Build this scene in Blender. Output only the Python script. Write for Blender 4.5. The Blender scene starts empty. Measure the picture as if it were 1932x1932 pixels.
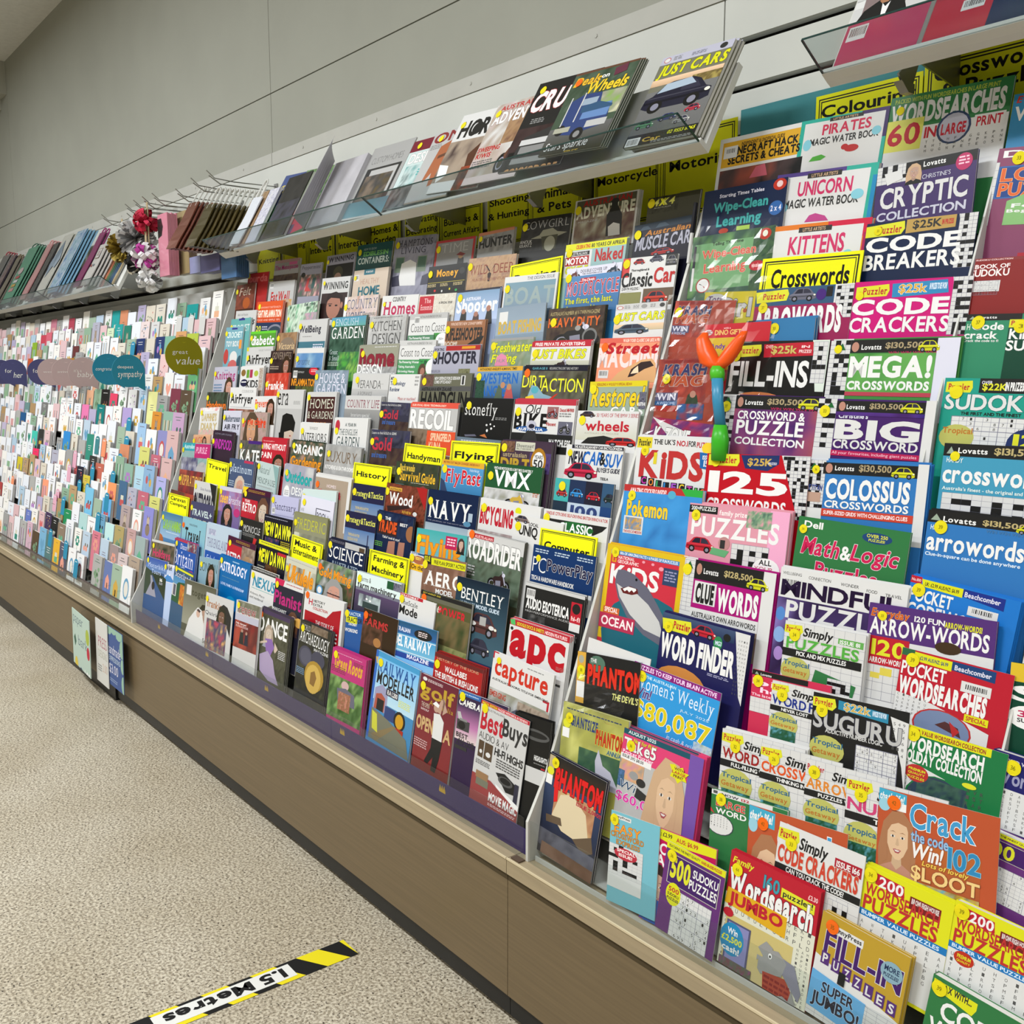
import bpy, bmesh, math, random
from mathutils import Vector, Matrix
import numpy as np
S = bpy.context.scene
COL = S.collection
# ------------------------------------------------------------------ camera, light, exposure
FPX = 1883.0
yaw, pit, rol = math.radians(38.388), math.radians(7.985), math.radians(0.0965)
fw = Vector((-math.cos(yaw) * math.cos(pit), math.sin(yaw) * math.cos(pit), -math.sin(pit)))
r0 = fw.cross(Vector((0, 0, 1))).normalized()
u0 = r0.cross(fw)
rt = math.cos(rol) * r0 + math.sin(rol) * u0
up = -math.sin(rol) * r0 + math.cos(rol) * u0
cam = bpy.data.cameras.new('camera')
cam.sensor_width = 36
cam.lens = FPX / 1932 * 36
cam.clip_start = 0.05
camo = bpy.data.objects.new('camera', cam)
COL.objects.link(camo)
m = Matrix((rt, up, -fw)).transposed().to_4x4()
m.translation = Vector((0, 0, 1.5))
camo.matrix_world = m
S.camera = camo
w = bpy.data.worlds.new('room_light')
S.world = w
w.use_nodes = True
w.node_tree.nodes['Background'].inputs[0].default_value = (0.9, 0.95, 1.0, 1)
w.node_tree.nodes['Background'].inputs[1].default_value = 0.06


def area(name, loc, sx, sy, power, col):
    l = bpy.data.lights.new(name, 'AREA')
    l.shape = 'RECTANGLE'
    l.size, l.size_y = sx, sy
    l.energy = power
    l.color = col
    o = bpy.data.objects.new(name, l)
    o.location = loc
    COL.objects.link(o)
    return o


COOL, WARM = (0.93, 0.97, 1.0), (1.0, 0.96, 0.89)
for x, e in ((-8.2, 125), (-5.2, 118), (-2.1, 96), (1.0, 84)):
    area('ceiling_light_panel', (x, -0.5, 3.86), 1.2, 0.3, e, COOL)
for x in (-9.5, -6.3, -3.1, 0.1, 3.0):
    area('ceiling_light_panel', (x, -3.2, 3.86), 1.2, 0.3, 48, WARM)
S.view_settings.view_transform = 'Standard'
S.view_settings.look = 'None'
S.view_settings.gamma = 1
S.view_settings.use_curve_mapping = False
S.view_settings.exposure = -0.14
S.cycles.use_denoising = True
S.cycles.max_bounces = 6
S.cycles.transparent_max_bounces = 12
S.cycles.caustics_reflective = False
S.cycles.caustics_refractive = False


# ------------------------------------------------------------------ helpers
def lin(h):
    if len(h) == 3:
        h = ''.join(c + c for c in h)
    out = []
    for i in (0, 2, 4):
        v = int(h[i:i + 2], 16) / 255
        out.append(v / 12.92 if v <= 0.04045 else ((v + 0.055) / 1.055) ** 2.4)
    return tuple(out)


def mat(name, col, rough=0.5, spec=0.4, metal=0.0, noise=None, bump=None):
    """plain procedural surface; noise=(scale, amount, stretch) varies the colour"""
    m = bpy.data.materials.new(name)
    m.use_nodes = True
    nt = m.node_tree
    b = nt.nodes['Principled BSDF']
    c = lin(col) if isinstance(col, str) else col
    b.inputs['Base Color'].default_value = (*c, 1)
    b.inputs['Roughness'].default_value = rough
    b.inputs['Specular IOR Level'].default_value = spec
    b.inputs['Metallic'].default_value = metal
    if noise:
        tc = nt.nodes.new('ShaderNodeTexCoord')
        mp = nt.nodes.new('ShaderNodeMapping')
        mp.inputs['Scale'].default_value = noise[2]
        n = nt.nodes.new('ShaderNodeTexNoise')
        n.inputs['Scale'].default_value = noise[0]
        n.inputs['Detail'].default_value = 4
        r = nt.nodes.new('ShaderNodeMapRange')
        r.inputs[1].default_value, r.inputs[2].default_value = 0.3, 0.7
        r.inputs[3].default_value, r.inputs[4].default_value = 1 - noise[1], 1 + noise[1]
        mx = nt.nodes.new('ShaderNodeMix')
        mx.data_type = 'RGBA'
        mx.blend_type = 'MULTIPLY'
        mx.inputs[0].default_value = 1
        mx.inputs[6].default_value = (*c, 1)
        L = nt.links.new
        L(tc.outputs['Object'], mp.inputs[0])
        L(mp.outputs[0], n.inputs['Vector'])
        L(n.outputs[0], r.inputs[0])
        L(r.outputs[0], mx.inputs[7])
        L(mx.outputs[2], b.inputs['Base Color'])
        if bump:
            bp = nt.nodes.new('ShaderNodeBump')
            bp.inputs['Strength'].default_value = bump
            bp.inputs['Distance'].default_value = 0.002
            L(n.outputs[0], bp.inputs['Height'])
            L(bp.outputs[0], b.inputs['Normal'])
    return m


def clear_mat(name, tint, refl):
    m = bpy.data.materials.new(name)
    m.use_nodes = True
    nt = m.node_tree
    nt.nodes.clear()
    o = nt.nodes.new('ShaderNodeOutputMaterial')
    t = nt.nodes.new('ShaderNodeBsdfTransparent')
    t.inputs[0].default_value = (*tint, 1)
    g = nt.nodes.new('ShaderNodeBsdfGlossy')
    g.inputs['Roughness'].default_value = 0.12
    f = nt.nodes.new('ShaderNodeLayerWeight')
    p = nt.nodes.new('ShaderNodeMath')
    p.operation = 'POWER'
    p.inputs[1].default_value = 4
    a = nt.nodes.new('ShaderNodeMath')
    a.operation = 'MULTIPLY_ADD'
    a.inputs[1].default_value = 0.5
    a.inputs[2].default_value = refl
    x = nt.nodes.new('ShaderNodeMixShader')
    L = nt.links.new
    L(f.outputs['Facing'], p.inputs[0])
    L(p.outputs[0], a.inputs[0])
    L(a.outputs[0], x.inputs[0])
    L(t.outputs[0], x.inputs[1])
    L(g.outputs[0], x.inputs[2])
    L(x.outputs[0], o.inputs[0])
    return m


def ink_mat(name, rough, spec, metal=0.0):
    m = bpy.data.materials.new(name)
    m.use_nodes = True
    nt = m.node_tree
    b = nt.nodes['Principled BSDF']
    a = nt.nodes.new('ShaderNodeVertexColor')
    a.layer_name = 'ink'
    nt.links.new(a.outputs[0], b.inputs['Base Color'])
    b.inputs['Roughness'].default_value = rough
    b.inputs['Specular IOR Level'].default_value = spec
    b.inputs['Metallic'].default_value = metal
    return m


INK = ink_mat('printed_gloss_paper', 0.3, 0.22)
MATTE = ink_mat('printed_matt_card', 0.6, 0.15)
FOIL = ink_mat('metallic_gift_paper', 0.3, 0.6, 0.55)
PAGES = mat('page_edges', 'd8d6d2', 0.8, 0.1, noise=(60, 0.12, (0.2, 40, 0.2)))
PAPER = mat('white_envelopes', 'd4d2d0', 0.8, 0.1, noise=(50, 0.1, (0.3, 30, 0.3)))
CLEAR = clear_mat('clear_acrylic', (0.93, 0.95, 0.95), 0.02)
GLASS = clear_mat('smoky_edge_glass', (0.8, 0.84, 0.84), 0.08)
EDGE = mat('green_glass_edge', '1c3b38', 0.2, 0.5)
FILM = clear_mat('clear_film', (0.97, 0.97, 0.97), 0.03)
WHITE = mat('white_laminate', 'cfcfca', 0.45, 0.4, noise=(6, 0.03, (1, 1, 1)))
STEEL = mat('brushed_steel', '9a9a98', 0.3, 0.5, 0.9)


class MB:
    """collects shapes, each with its own printed colour, into one mesh"""

    def __init__(s):
        s.v, s.f, s.c = [], [], []

    def add(s, verts, faces, col):
        """col: one rgb for all, or one rgb per vertex"""
        n = len(s.v)
        s.v += [tuple(p) for p in verts]
        per = isinstance(col[0], (tuple, list))
        for f in faces:
            s.f.append([i + n for i in f])
            s.c.append([col[i] for i in f] if per else [col] * len(f))

    def box(s, x0, y0, z0, x1, y1, z1, col=(.6, .6, .6)):
        v = [(x, y, z) for x in (x0, x1) for y in (y0, y1) for z in (z0, z1)]
        s.add(v, [(0, 1, 3, 2), (4, 6, 7, 5), (0, 4, 5, 1), (2, 3, 7, 6), (0, 2, 6, 4), (1, 5, 7, 3)], col)

    def prism(s, pts, x0, x1, col=(.6, .6, .6)):
        """polygon of (y, z) pushed from x0 to x1"""
        n = len(pts)
        v = [(x0, *p) for p in pts] + [(x1, *p) for p in pts]
        s.add(v, [list(range(n))[::-1], list(range(n, 2 * n))] + [(i, (i + 1) % n, n + (i + 1) % n, n + i) for i in range(n)], col)

    def tube(s, path, r, col=(.6, .6, .6), n=6):
        path = [Vector(p) for p in path]
        rings = []
        for i, p in enumerate(path):
            d = (path[min(i + 1, len(path) - 1)] - path[max(i - 1, 0)]).normalized()
            a = d.orthogonal().normalized() if i == 0 else (a - d * a.dot(d)).normalized()
            b = d.cross(a)
            rings.append([p + r * (math.cos(2 * math.pi * k / n) * a + math.sin(2 * math.pi * k / n) * b) for k in range(n)])
        v = [q for g in rings for q in g]
        f = [(i * n + k, i * n + (k + 1) % n, (i + 1) * n + (k + 1) % n, (i + 1) * n + k) for i in range(len(path) - 1) for k in range(n)]
        f += [list(range(n))[::-1], [(len(path) - 1) * n + k for k in range(n)]]
        s.add(v, f, col)

    def build(s, name, material, parent=None, smooth=False):
        me = bpy.data.meshes.new(name)
        me.from_pydata(s.v, [], s.f)
        at = me.color_attributes.new('ink', 'FLOAT_COLOR', 'CORNER')
        flat = np.ones((len(me.loops), 4), dtype=np.float32)
        if len(me.loops):
            flat[:, :3] = np.array([c for f in s.c for c in f], dtype=np.float32)
        at.data.foreach_set('color', flat.ravel())
        me.materials.append(material)
        if smooth:
            me.polygons.foreach_set('use_smooth', [True] * len(me.polygons))
        me.update()
        o = bpy.data.objects.new(name, me)
        COL.objects.link(o)
        if parent:
            o.parent = parent
        return o


def tag(o, label, cat, group=None):
    o['label'] = label
    o['category'] = cat
    if group:
        o['group'] = group
    return o


def thing(name, label, cat, loc=(0, 0, 0), group=None):
    o = bpy.data.objects.new(name, None)
    COL.objects.link(o)
    o.location = loc
    o.empty_display_size = 0.05
    return tag(o, label, cat, group)


def struct(o):
    o['kind'] = 'structure'
    return o


# ------------------------------------------------------------------ lettering
_G = {}


def glyph(ch, st):
    """outline of one letter as triangles; st: weight letter plus s (slab serifs)"""
    k = (ch, st)
    if k in _G:
        return _G[k]
    off = {'l': -0.012, 'r': 0.0, 'b': 0.026, 'k': 0.042, 'h': 0.058}.get(st[0], 0.0) + (0.02 if 'o' in st else 0)
    c = bpy.data.curves.new('t', 'FONT')
    c.body = ch
    c.resolution_u = 3
    c.offset = off
    o = bpy.data.objects.new('t', c)
    me = bpy.data.meshes.new_from_object(o)
    v = [(p.co.x, p.co.y) for p in me.vertices]
    f = [list(p.vertices) for p in me.polygons]
    if 's' in st and v and ch.isalpha():
        cnt = {}
        for q in f:
            for i in range(len(q)):
                e = tuple(sorted((q[i], q[(i + 1) % len(q)])))
                cnt[e] = cnt.get(e, 0) + 1
        lo, hi = min(p[1] for p in v), max(p[1] for p in v)
        for (a, b), n in cnt.items():
            if n == 1 and abs(v[a][1] - v[b][1]) < 0.004:
                y, x0, x1 = v[a][1], min(v[a][0], v[b][0]), max(v[a][0], v[b][0])
                top, bot = y > hi - 0.02 or abs(y - 0.48) < 0.05, y < lo + 0.02 or abs(y + off) < 0.02
                if 0.03 < x1 - x0 < 0.2 and (top or bot):
                    h, ex = 0.035, 0.065
                    s = -1 if top else 1
                    n0 = len(v)
                    v += [(x0 - ex, y), (x1 + ex, y), (x1 + ex, y + s * h), (x0 - ex, y + s * h)]
                    f.append([n0, n0 + 1, n0 + 2, n0 + 3])
    bpy.data.objects.remove(o)
    bpy.data.curves.remove(c)
    bpy.data.meshes.remove(me)
    xs = [p[0] for p in v] or [0, 0.25]
    _G[k] = (np.array(v) if v else np.zeros((0, 2)), f, min(xs), max(xs))
    return _G[k]


def lettering(text, st):
    """(verts, faces) of a line of text and, for the same layout, its outline"""
    base = ''.join(c for c in st if c in 'lrbkh')[:1] or 'r'
    base += 's' if 's' in st else ''
    x, res, oth = 0.0, [], []
    for ch in text:
        if ch == ' ':
            x += 0.26
            continue
        v, f, a, b = glyph(ch, base)
        res.append((v + np.array([x - a, 0]), f))
        vo, fo, _, _ = glyph(ch, base + 'o')
        oth.append((vo + np.array([x - a, 0]), fo))
        x += b - a + (0.05 if base[0] in 'bkh' else 0.085)
    return res, oth


# ------------------------------------------------------------------ printed pictures
def vnoise(x, y, seed):
    def h(i, j):
        n = math.sin(i * 127.1 + j * 311.7 + seed * 74.7) * 43758.5453
        return n - math.floor(n)
    i, j = math.floor(x), math.floor(y)
    a, b = x - i, y - j
    a, b = a * a * (3 - 2 * a), b * b * (3 - 2 * b)
    return (h(i, j) * (1 - a) + h(i + 1, j) * a) * (1 - b) + (h(i, j + 1) * (1 - a) + h(i + 1, j + 1) * a) * b


class Art:
    """flat print on a sheet: u right and v down in percent of unit width, sheet size w x h in metres"""

    def __init__(s, mb, unit, w, h, flip=1):
        s.mb, s.u, s.w, s.h, s.z = mb, unit / 100, w, h, 0.00006
        s.rng = random.Random(len(mb.v) + int(w * 1e5) + int(h * 1e4))

    def put(s, pts, faces, col):
        v = [(min(max(p[0] * s.u, 0), s.w), -s.z, min(max(s.h - p[1] * s.u, 0), s.h)) for p in pts]
        s.mb.add(v, faces, col)

    def up(s):
        s.z += 0.00003

    def rect(s, a, b, c, d, col):
        if c * 1.0 <= a or d <= b:
            return
        s.put([(a, d), (c, d), (c, b), (a, b)], [(0, 1, 2, 3)], col)

    def ell(s, a, b, c, d, col, n=18):
        cx, cy, rx, ry = (a + c) / 2, (b + d) / 2, (c - a) / 2, (d - b) / 2
        s.put([(cx + rx * math.cos(2 * math.pi * k / n), cy - ry * math.sin(2 * math.pi * k / n)) for k in range(n)], [list(range(n))], col)

    def poly(s, pts, col):
        ar = sum(pts[i][0] * pts[(i + 1) % len(pts)][1] - pts[(i + 1) % len(pts)][0] * pts[i][1] for i in range(len(pts)))
        s.put(pts[::-1] if ar > 0 else pts, [list(range(len(pts)))], col)

    def text(s, a, b, c, d, col, st, txt):
        out = None
        if '/' in st:
            st, out = st.split('/')
        res, oth = lettering(txt, st)
        if not res:
            return
        al = np.concatenate([r[0] for r in res])
        if 'i' in st:
            sh = lambda q: np.column_stack([q[:, 0] + 0.2 * q[:, 1], q[:, 1]])
        else:
            sh = lambda q: q
        al = sh(al)
        x0, x1, y0, y1 = al[:, 0].min(), al[:, 0].max(), al[:, 1].min(), al[:, 1].max()
        if x1 - x0 < 1e-6:
            return
        fx, fy = (c - a) / (x1 - x0), (d - b) / max(y1 - y0, 1e-6)
        if st[0] in 'bk' and 'z' not in st and fx < 0.62 * abs(fy):
            return s.text(a, b, c, d, col, ('k' if st[0] == 'b' and fx > 0.45 * abs(fy) else 'h') + st[1:] + 'z' + ('/' + out if out else ''), txt)
        for grp, cc in ((oth, out), (res, col)):
            if cc is None:
                continue
            cc = lin(cc)
            for v, f in grp:
                q = sh(v)
                s.put([(a + (p[0] - x0) * fx, d - (p[1] - y0) * fy) for p in q], f, cc)
            s.up()

    def noise(s, a, b, c, d, cols, n):
        d = min(d, s.h / s.u)
        if d <= b or c <= a:
            return
        nx = max(4, int(n * 2.2))
        ny = max(3, min(60, int(nx * (d - b) / (c - a))))
        seed = s.rng.random() * 50
        cs = [lin(k) for k in cols]
        P, C = [], []
        for j in range(ny + 1):
            for i in range(nx + 1):
                x, y = a + (c - a) * i / nx, b + (d - b) * j / ny
                q = (c - a) / n
                t = 0.55 * vnoise(x / q, y / q, seed) + 0.45 * vnoise(x / q * 2.1 + 9, y / q * 2.1, seed)
                t = min(max((t - 0.22) / 0.56, 0), 0.999) * (len(cs) - 1)
                k = int(t)
                t -= k
                C.append(tuple(cs[k][m] * (1 - t) + cs[k + 1][m] * t for m in range(3)))
                P.append((x, y))
        W = nx + 1
        s.put(P, [(j * W + W + i, j * W + W + i + 1, j * W + i + 1, j * W + i) for j in range(ny) for i in range(nx)], C)

    def run(s, spec):
        for el in spec.split(';'):
            t = el.split(' ')
            k = t[0]
            if k in ('D', ''):
                continue
            if k == 'P':
                v = [float(q) for q in t[2:]]
                s.poly(list(zip(v[::2], v[1::2])), lin(t[1]))
                s.up()
                continue
            a, b, c, d = [float(q) for q in t[1:5]]
            r = t[5:]
            if k == 'T':
                s.text(a, b, c, d, r[0], r[1], ' '.join(r[2:]))
            elif k == 'R':
                s.rect(a, b, c, d, lin(r[0]))
            elif k == 'E':
                s.ell(a, b, c, d, lin(r[0]))
            elif k == 'G':
                d = min(d, s.h / s.u)
                p, q = lin(r[0]), lin(r[1])
                s.put([(a, d), (c, d), (c, b), (a, b)], [(0, 1, 2, 3)], [q, q, p, p])
            elif k == 'N':
                cols, n = (r[:-1], int(r[-1])) if len(r[-1]) < 3 else (r, 10)
                s.noise(a, b, c, d, cols, n)
            elif k == 'L':
                n = int(r[0])
                for i in range(n):
                    y = b + (d - b) * i / n
                    x = a
                    hh = (d - b) / n * 0.5
                    while x < c - 1:
                        e = min(c, x + s.rng.uniform(2.5, 7))
                        s.rect(x, y, e, y + hh, lin(r[1]))
                        x = e + 1.2
            elif k == 'Q':
                s.rect(a, b, c, d, lin('ddd'))
                s.up()
                x = a + (c - a) * 0.1
                while x < c - (c - a) * 0.1:
                    e = (c - a) * s.rng.uniform(0.015, 0.05)
                    s.rect(x, b + (d - b) * 0.12, x + e, d - (d - b) * 0.3, lin('222'))
                    x += e + (c - a) * s.rng.uniform(0.02, 0.05)
            elif k in 'XWS':
                s.grid(k, a, b, c, d, r)
            elif k == 'C':
                s.car(a, b, c, d, r[0])
            elif k == 'M':
                s.bike(a, b, c, d, r[0])
            elif k == 'F':
                s.face(a, b, c, d, *r)
            s.up()

    def grid(s, k, a, b, c, d, r):
        d = min(d, s.h / s.u)
        if k == 'S':
            nx = ny = 9
        else:
            nx, ny = int(r[0]), int(r[1])
        dx, dy = (c - a) / nx, (d - b) / ny
        if k != 'W':
            if k == 'X':
                s.rect(a, b, c, d, lin('d8d8d8'))
                s.up()
                if 'w' not in r:
                    for i in range(nx):
                        for j in range(ny):
                            if (i % 2 and j % 2 and s.rng.random() < 0.85) or s.rng.random() < 0.14:
                                s.rect(a + i * dx, b + j * dy, a + (i + 1) * dx, b + (j + 1) * dy, lin('1c1c1c'))
            g = lin('889')
            for i in range(nx + 1):
                t = 0.35 if (k == 'S' and i % 3 == 0) else 0.14
                s.rect(a + i * dx - t, b, a + i * dx + t, d, g)
            for j in range(ny + 1):
                t = 0.35 if (k == 'S' and j % 3 == 0) else 0.14
                s.rect(a, b + j * dy - t, c, b + j * dy + t, g)
            s.up()
            if k == 'X':
                return
        dig = k == 'S' or 'd' in r
        for i in range(nx):
            for j in range(ny):
                if k == 'W' or s.rng.random() < 0.3:
                    ch = s.rng.choice('123456789' if dig else 'ABCDEFGHIKLMNOPRSTUVW')
                    x, y = a + (i + 0.5) * dx, b + (j + 0.5) * dy
                    q = min(dx, dy) * 0.3
                    if y + q < s.h / s.u:
                        s.text(x - q * 0.8, y - q, x + q * 0.8, y + q, '555' if k == 'W' else '333', 'r', ch)
                        s.z -= 0.00003

    def car(s, a, b, c, d, col):
        X = lambda u, v: (a + (c - a) * u, b + (d - b) * v)
        base = lin(col)
        dk = tuple(q * 0.45 for q in base)
        lt = tuple(min(0.9, q * 1.5 + 0.03) for q in base)
        s.poly([X(*p) for p in ((0, .78), (.02, .48), (.12, .4), (.26, .06), (.36, 0), (.66, 0), (.78, .12), (.9, .42), (.99, .5), (1, .82), (.9, .9), (.1, .88))], base)
        s.up()
        s.poly([X(*p) for p in ((.2, .4), (.31, .1), (.38, .06), (.5, .06), (.5, .4))], lin('223'))
        s.poly([X(*p) for p in ((.53, .06), (.65, .06), (.74, .16), (.82, .4), (.53, .4))], lin('334'))
        s.poly([X(*p) for p in ((.02, .6), (.98, .58), (.98, .66), (.02, .68))], dk)
        s.poly([X(*p) for p in ((.05, .46), (.95, .46), (.95, .5), (.05, .5))], lt)
        s.up()
        for x in (.22, .76):
            s.ell(*X(x - .11, .58), *X(x + .11, 1.02), lin('181818'))
            s.up()
            s.ell(*X(x - .06, .68), *X(x + .06, .92), lin('889'))
        s.ell(*X(.9, .5), *X(.98, .62), lin('eed'))

    def bike(s, a, b, c, d, col):
        X = lambda u, v: (a + (c - a) * u, b + (d - b) * v)
        for x in (.2, .8):
            s.ell(*X(x - .2, .45), *X(x + .2, 1.0), lin('181818'))
            s.up()
            s.ell(*X(x - .13, .56), *X(x + .13, .9), lin('99a'))
            s.up()
            s.ell(*X(x - .1, .6), *X(x + .1, .86), lin('332'))
        s.poly([X(*p) for p in ((.2, .5), (.3, .34), (.5, .3), (.62, .12), (.72, .14), (.8, .6), (.62, .8), (.36, .8))], lin(col))
        s.up()
        s.poly([X(*p) for p in ((.36, .55), (.58, .5), (.6, .76), (.38, .78))], lin('889'))
        s.poly([X(*p) for p in ((.6, .02), (.64, 0), (.82, .66), (.77, .7))], lin('aab'))
        s.ell(*X(.62, .1), *X(.76, .3), lin('dde'))

    def face(s, a, b, c, d, hair, skin, cloth):
        X = lambda u, v: (a + (c - a) * u, b + (d - b) * v)
        H, K = lin(hair), lin(skin)
        sh = tuple(q * 0.8 for q in K)
        s.poly([X(*p) for p in ((.08, 1), (.04, .6), (.14, .2), (.34, .02), (.6, .0), (.84, .16), (.95, .55), (.92, 1))], H)
        s.up()
        s.poly([X(*p) for p in ((.0, 1), (.1, .86), (.38, .76), (.62, .76), (.9, .86), (1, 1))], lin(cloth))
        s.up()
        s.poly([X(*p) for p in ((.4, .6), (.6, .6), (.62, .78), (.5, .86), (.38, .78))], sh)
        s.up()
        s.poly([X(*p) for p in ((.25, .3), (.3, .16), (.5, .1), (.7, .16), (.76, .3), (.75, .5), (.66, .64), (.56, .71), (.46, .71), (.35, .64), (.26, .5))], K)
        s.up()
        s.poly([X(*p) for p in ((.24, .34), (.24, .16), (.5, .06), (.78, .14), (.78, .34), (.7, .2), (.5, .17), (.34, .22))], H)
        D = lin('322')
        for x in (.385, .615):
            s.ell(*X(x - .055, .362), *X(x + .055, .395), lin('ddd'), 10)
            s.poly([X(x - .08, .322), X(x, .3), X(x + .08, .322), X(x, .312)], tuple(q * .7 for q in H))
        s.poly([X(.485, .4), X(.515, .4), X(.545, .495), X(.5, .51), X(.455, .495)], sh)
        s.poly([X(.4, .565), X(.46, .555), X(.5, .562), X(.54, .555), X(.6, .565), X(.54, .615), X(.46, .615)], lin('a8545a'))
        s.up()
        for x in (.385, .615):
            s.ell(*X(x - .022, .36), *X(x + .022, .397), lin('33281f'), 10)
        s.poly([X(.43, .57), X(.57, .57), X(.53, .592), X(.47, .592)], lin('e4e0dc'))
        for e in (-1, 1):
            s.poly([X(.5 + e * q, v) for q, v in ((.24, .26), (.34, .4), (.33, .8), (.22, .74), (.25, .5))], H)
# ------------------------------------------------------------------ the room
WY = 2.03                                     # face of the back wall
GREY = mat('grey_wall_paint', '999a90', 0.7, 0.2, noise=(3, 0.03, (1, 1, 1)))
TRIMG = mat('pale_grey_trim', 'b2b2ab', 0.6, 0.3, noise=(8, 0.04, (1, 1, 1)))
SLAT = mat('white_slatwall', 'c6c8c2', 0.5, 0.3, noise=(4, 0.03, (1, 1, 1)))
DARK = mat('dark_gap', '1a1a18', 0.9, 0.1)
XL, XR, YN, ZC = -15.0, 5.0, -6.0, 3.95

b = MB()
b.box(XL, WY + .03, 0, XR, WY + .15, ZC)
wall = struct(b.build('wall_back', DARK))
for k, (x0, x1) in enumerate(((XL, -9.094), (-9.09, -4.284), (-4.28, 0.52), (0.524, XR))):
    b = MB()
    b.box(x0, WY, 2.462, x1, WY + .03, 2.712)
    b.box(x0, WY, 2.717, x1, WY + .03, ZC)
    o = struct(b.build('wall_panel', GREY, wall))
    b = MB()
    b.box(x0, WY - .004, 2.408, x1, WY + .03, 2.4615)
    for i in range(int((x1 - x0) / .6)):
        for dz in (2.437,):
            b.tube([(x0 + .3 + i * .6, WY - .006, dz), (x0 + .3 + i * .6, WY - .003, dz)], .006)
    struct(b.build('wall_trim', TRIMG, wall))
b = MB()
b.box(XL, WY, 1.965, -1.7225, WY + .03, 2.407)
b.box(XL, WY, 0, -1.7225, WY + .03, 1.94)
for z0, z1 in ((2.306, 2.407), (2.196, 2.288), (2.08, 2.18), (0, 2.062)):
    b.box(-1.7185, WY, z0, XR, WY + .03, z1)
o = struct(b.build('wall_slats', SLAT, wall))

FL = bpy.data.materials.new('speckled_vinyl_floor')
FL.use_nodes = True
nt = FL.node_tree
bs = nt.nodes['Principled BSDF']
tc = nt.nodes.new('ShaderNodeTexCoord')
L = nt.links.new


def chain(scale, p0, p1, c0, c1, detail=2):
    n = nt.nodes.new('ShaderNodeTexNoise')
    n.inputs['Scale'].default_value = scale
    n.inputs['Detail'].default_value = detail
    r = nt.nodes.new('ShaderNodeValToRGB')
    r.color_ramp.elements[0].position, r.color_ramp.elements[1].position = p0, p1
    r.color_ramp.elements[0].color, r.color_ramp.elements[1].color = (*lin(c0), 1), (*lin(c1), 1)
    L(tc.outputs['Object'], n.inputs['Vector'])
    L(n.outputs[0], r.inputs[0])
    return r


base = chain(130, 0.4, 0.6, '968c7a', 'd2cab8', 3)
dots = chain(150, 0.34, 0.4, '5a5048', 'ffffff')
wear = chain(2.2, 0.3, 0.75, 'e8e4dc', 'ffffff', 3)
for other in (dots, wear):
    mx = nt.nodes.new('ShaderNodeMix')
    mx.data_type = 'RGBA'
    mx.blend_type = 'MULTIPLY'
    mx.inputs[0].default_value = 1
    L(base.outputs[0] if other is dots else last.outputs[2], mx.inputs[6])
    L(other.outputs[0], mx.inputs[7])
    last = mx
L(last.outputs[2], bs.inputs['Base Color'])
bs.inputs['Roughness'].default_value = 0.42
bs.inputs['Specular IOR Level'].default_value = 0.35
b = MB()
b.box(XL, YN, -.1, XR, WY + .15, 0)
struct(b.build('floor', FL))
CEIL = mat('ceiling_tile', 'd9d8d2', 0.8, 0.1, noise=(30, 0.05, (1, 1, 1)))
b = MB()
b.box(XL, YN, ZC, XR, WY + .15, ZC + .1)
struct(b.build('ceiling', CEIL))
ROOM = mat('shop_wall_paint', 'b5b2a8', 0.7, 0.2, noise=(3, 0.04, (1, 1, 1)))
for nm, bx in (('wall_left', (XL - .1, YN, 0, XL, WY + .15, ZC)), ('wall_right', (XR, YN, 0, XR + .1, WY + .15, ZC)), ('wall_front', (XL, YN - .1, 0, XR, YN, ZC))):
    b = MB()
    b.box(*bx)
    struct(b.build(nm, ROOM))
# the boxed bulkhead under the ceiling at the far end of the wall
b = MB()
b.box(-15, 1.62, 3.62, -9.3, WY, 3.7)
b.box(-15, 1.35, 3.7, -9.1, WY, ZC)
struct(b.build('ceiling_bulkhead', mat('bulkhead_paint', 'b0b0a6', 0.7, 0.2)))

# ------------------------------------------------------------------ the counter base
WOOD = mat('brown_wood_laminate', '73634a', 0.45, 0.35, noise=(5, 0.1, (0.6, 8, 30)))
WOODT = mat('light_wood_laminate', 'a6967a', 0.42, 0.35, noise=(6, 0.1, (0.5, 12, 12)))
ARRIS = mat('cream_edge_band', 'd8c9a8', 0.4, 0.4)
KICK = mat('black_kickboard', '1c1c1c', 0.4, 0.3, noise=(10, 0.1, (1, 1, 1)))
for k, (x0, x1, lab) in enumerate(((-14.0, -4.601, 'long brown laminate counter base below the greeting cards'), (-4.599, -1.683, 'brown laminate counter base below the magazines'), (-1.681, 1.5, 'brown laminate counter base below the puzzle books'))):
    t = thing('counter_base', lab, 'counter', (x0, 1.318, 0), 'counter bases along the wall')
    n = x1 - x0
    b = MB()
    b.box(0, .004, .066, n, .022, .352)
    b.box(0, .1, .066, .018, .7, .352)
    b.box(n - .018, .1, .066, n, .7, .352)
    b.build('front_panel', WOOD, t)
    b = MB()
    b.box(0, 0, .3685, n, .71, .4055)
    b.build('worktop', WOODT, t)
    b = MB()
    b.box(0, -.0015, .4035, n, .002, .4078)
    b.build('edge_band', ARRIS, t)
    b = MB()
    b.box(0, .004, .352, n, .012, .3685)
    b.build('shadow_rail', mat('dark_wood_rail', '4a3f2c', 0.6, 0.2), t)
    b = MB()
    b.box(0, .012 if k else .004, 0.014 if k else 0, n, .03, .066)
    b.build('kickboard', KICK, t)
b = MB()
b.box(-14, 1.35, 0, 1.5, 1.37, .05)
tag(b.build('plinth', mat('dark_brown_plinth', '2b2420', 0.8, 0.2)), 'dark recessed plinth under the counter kickboards', 'plinth')

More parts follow.
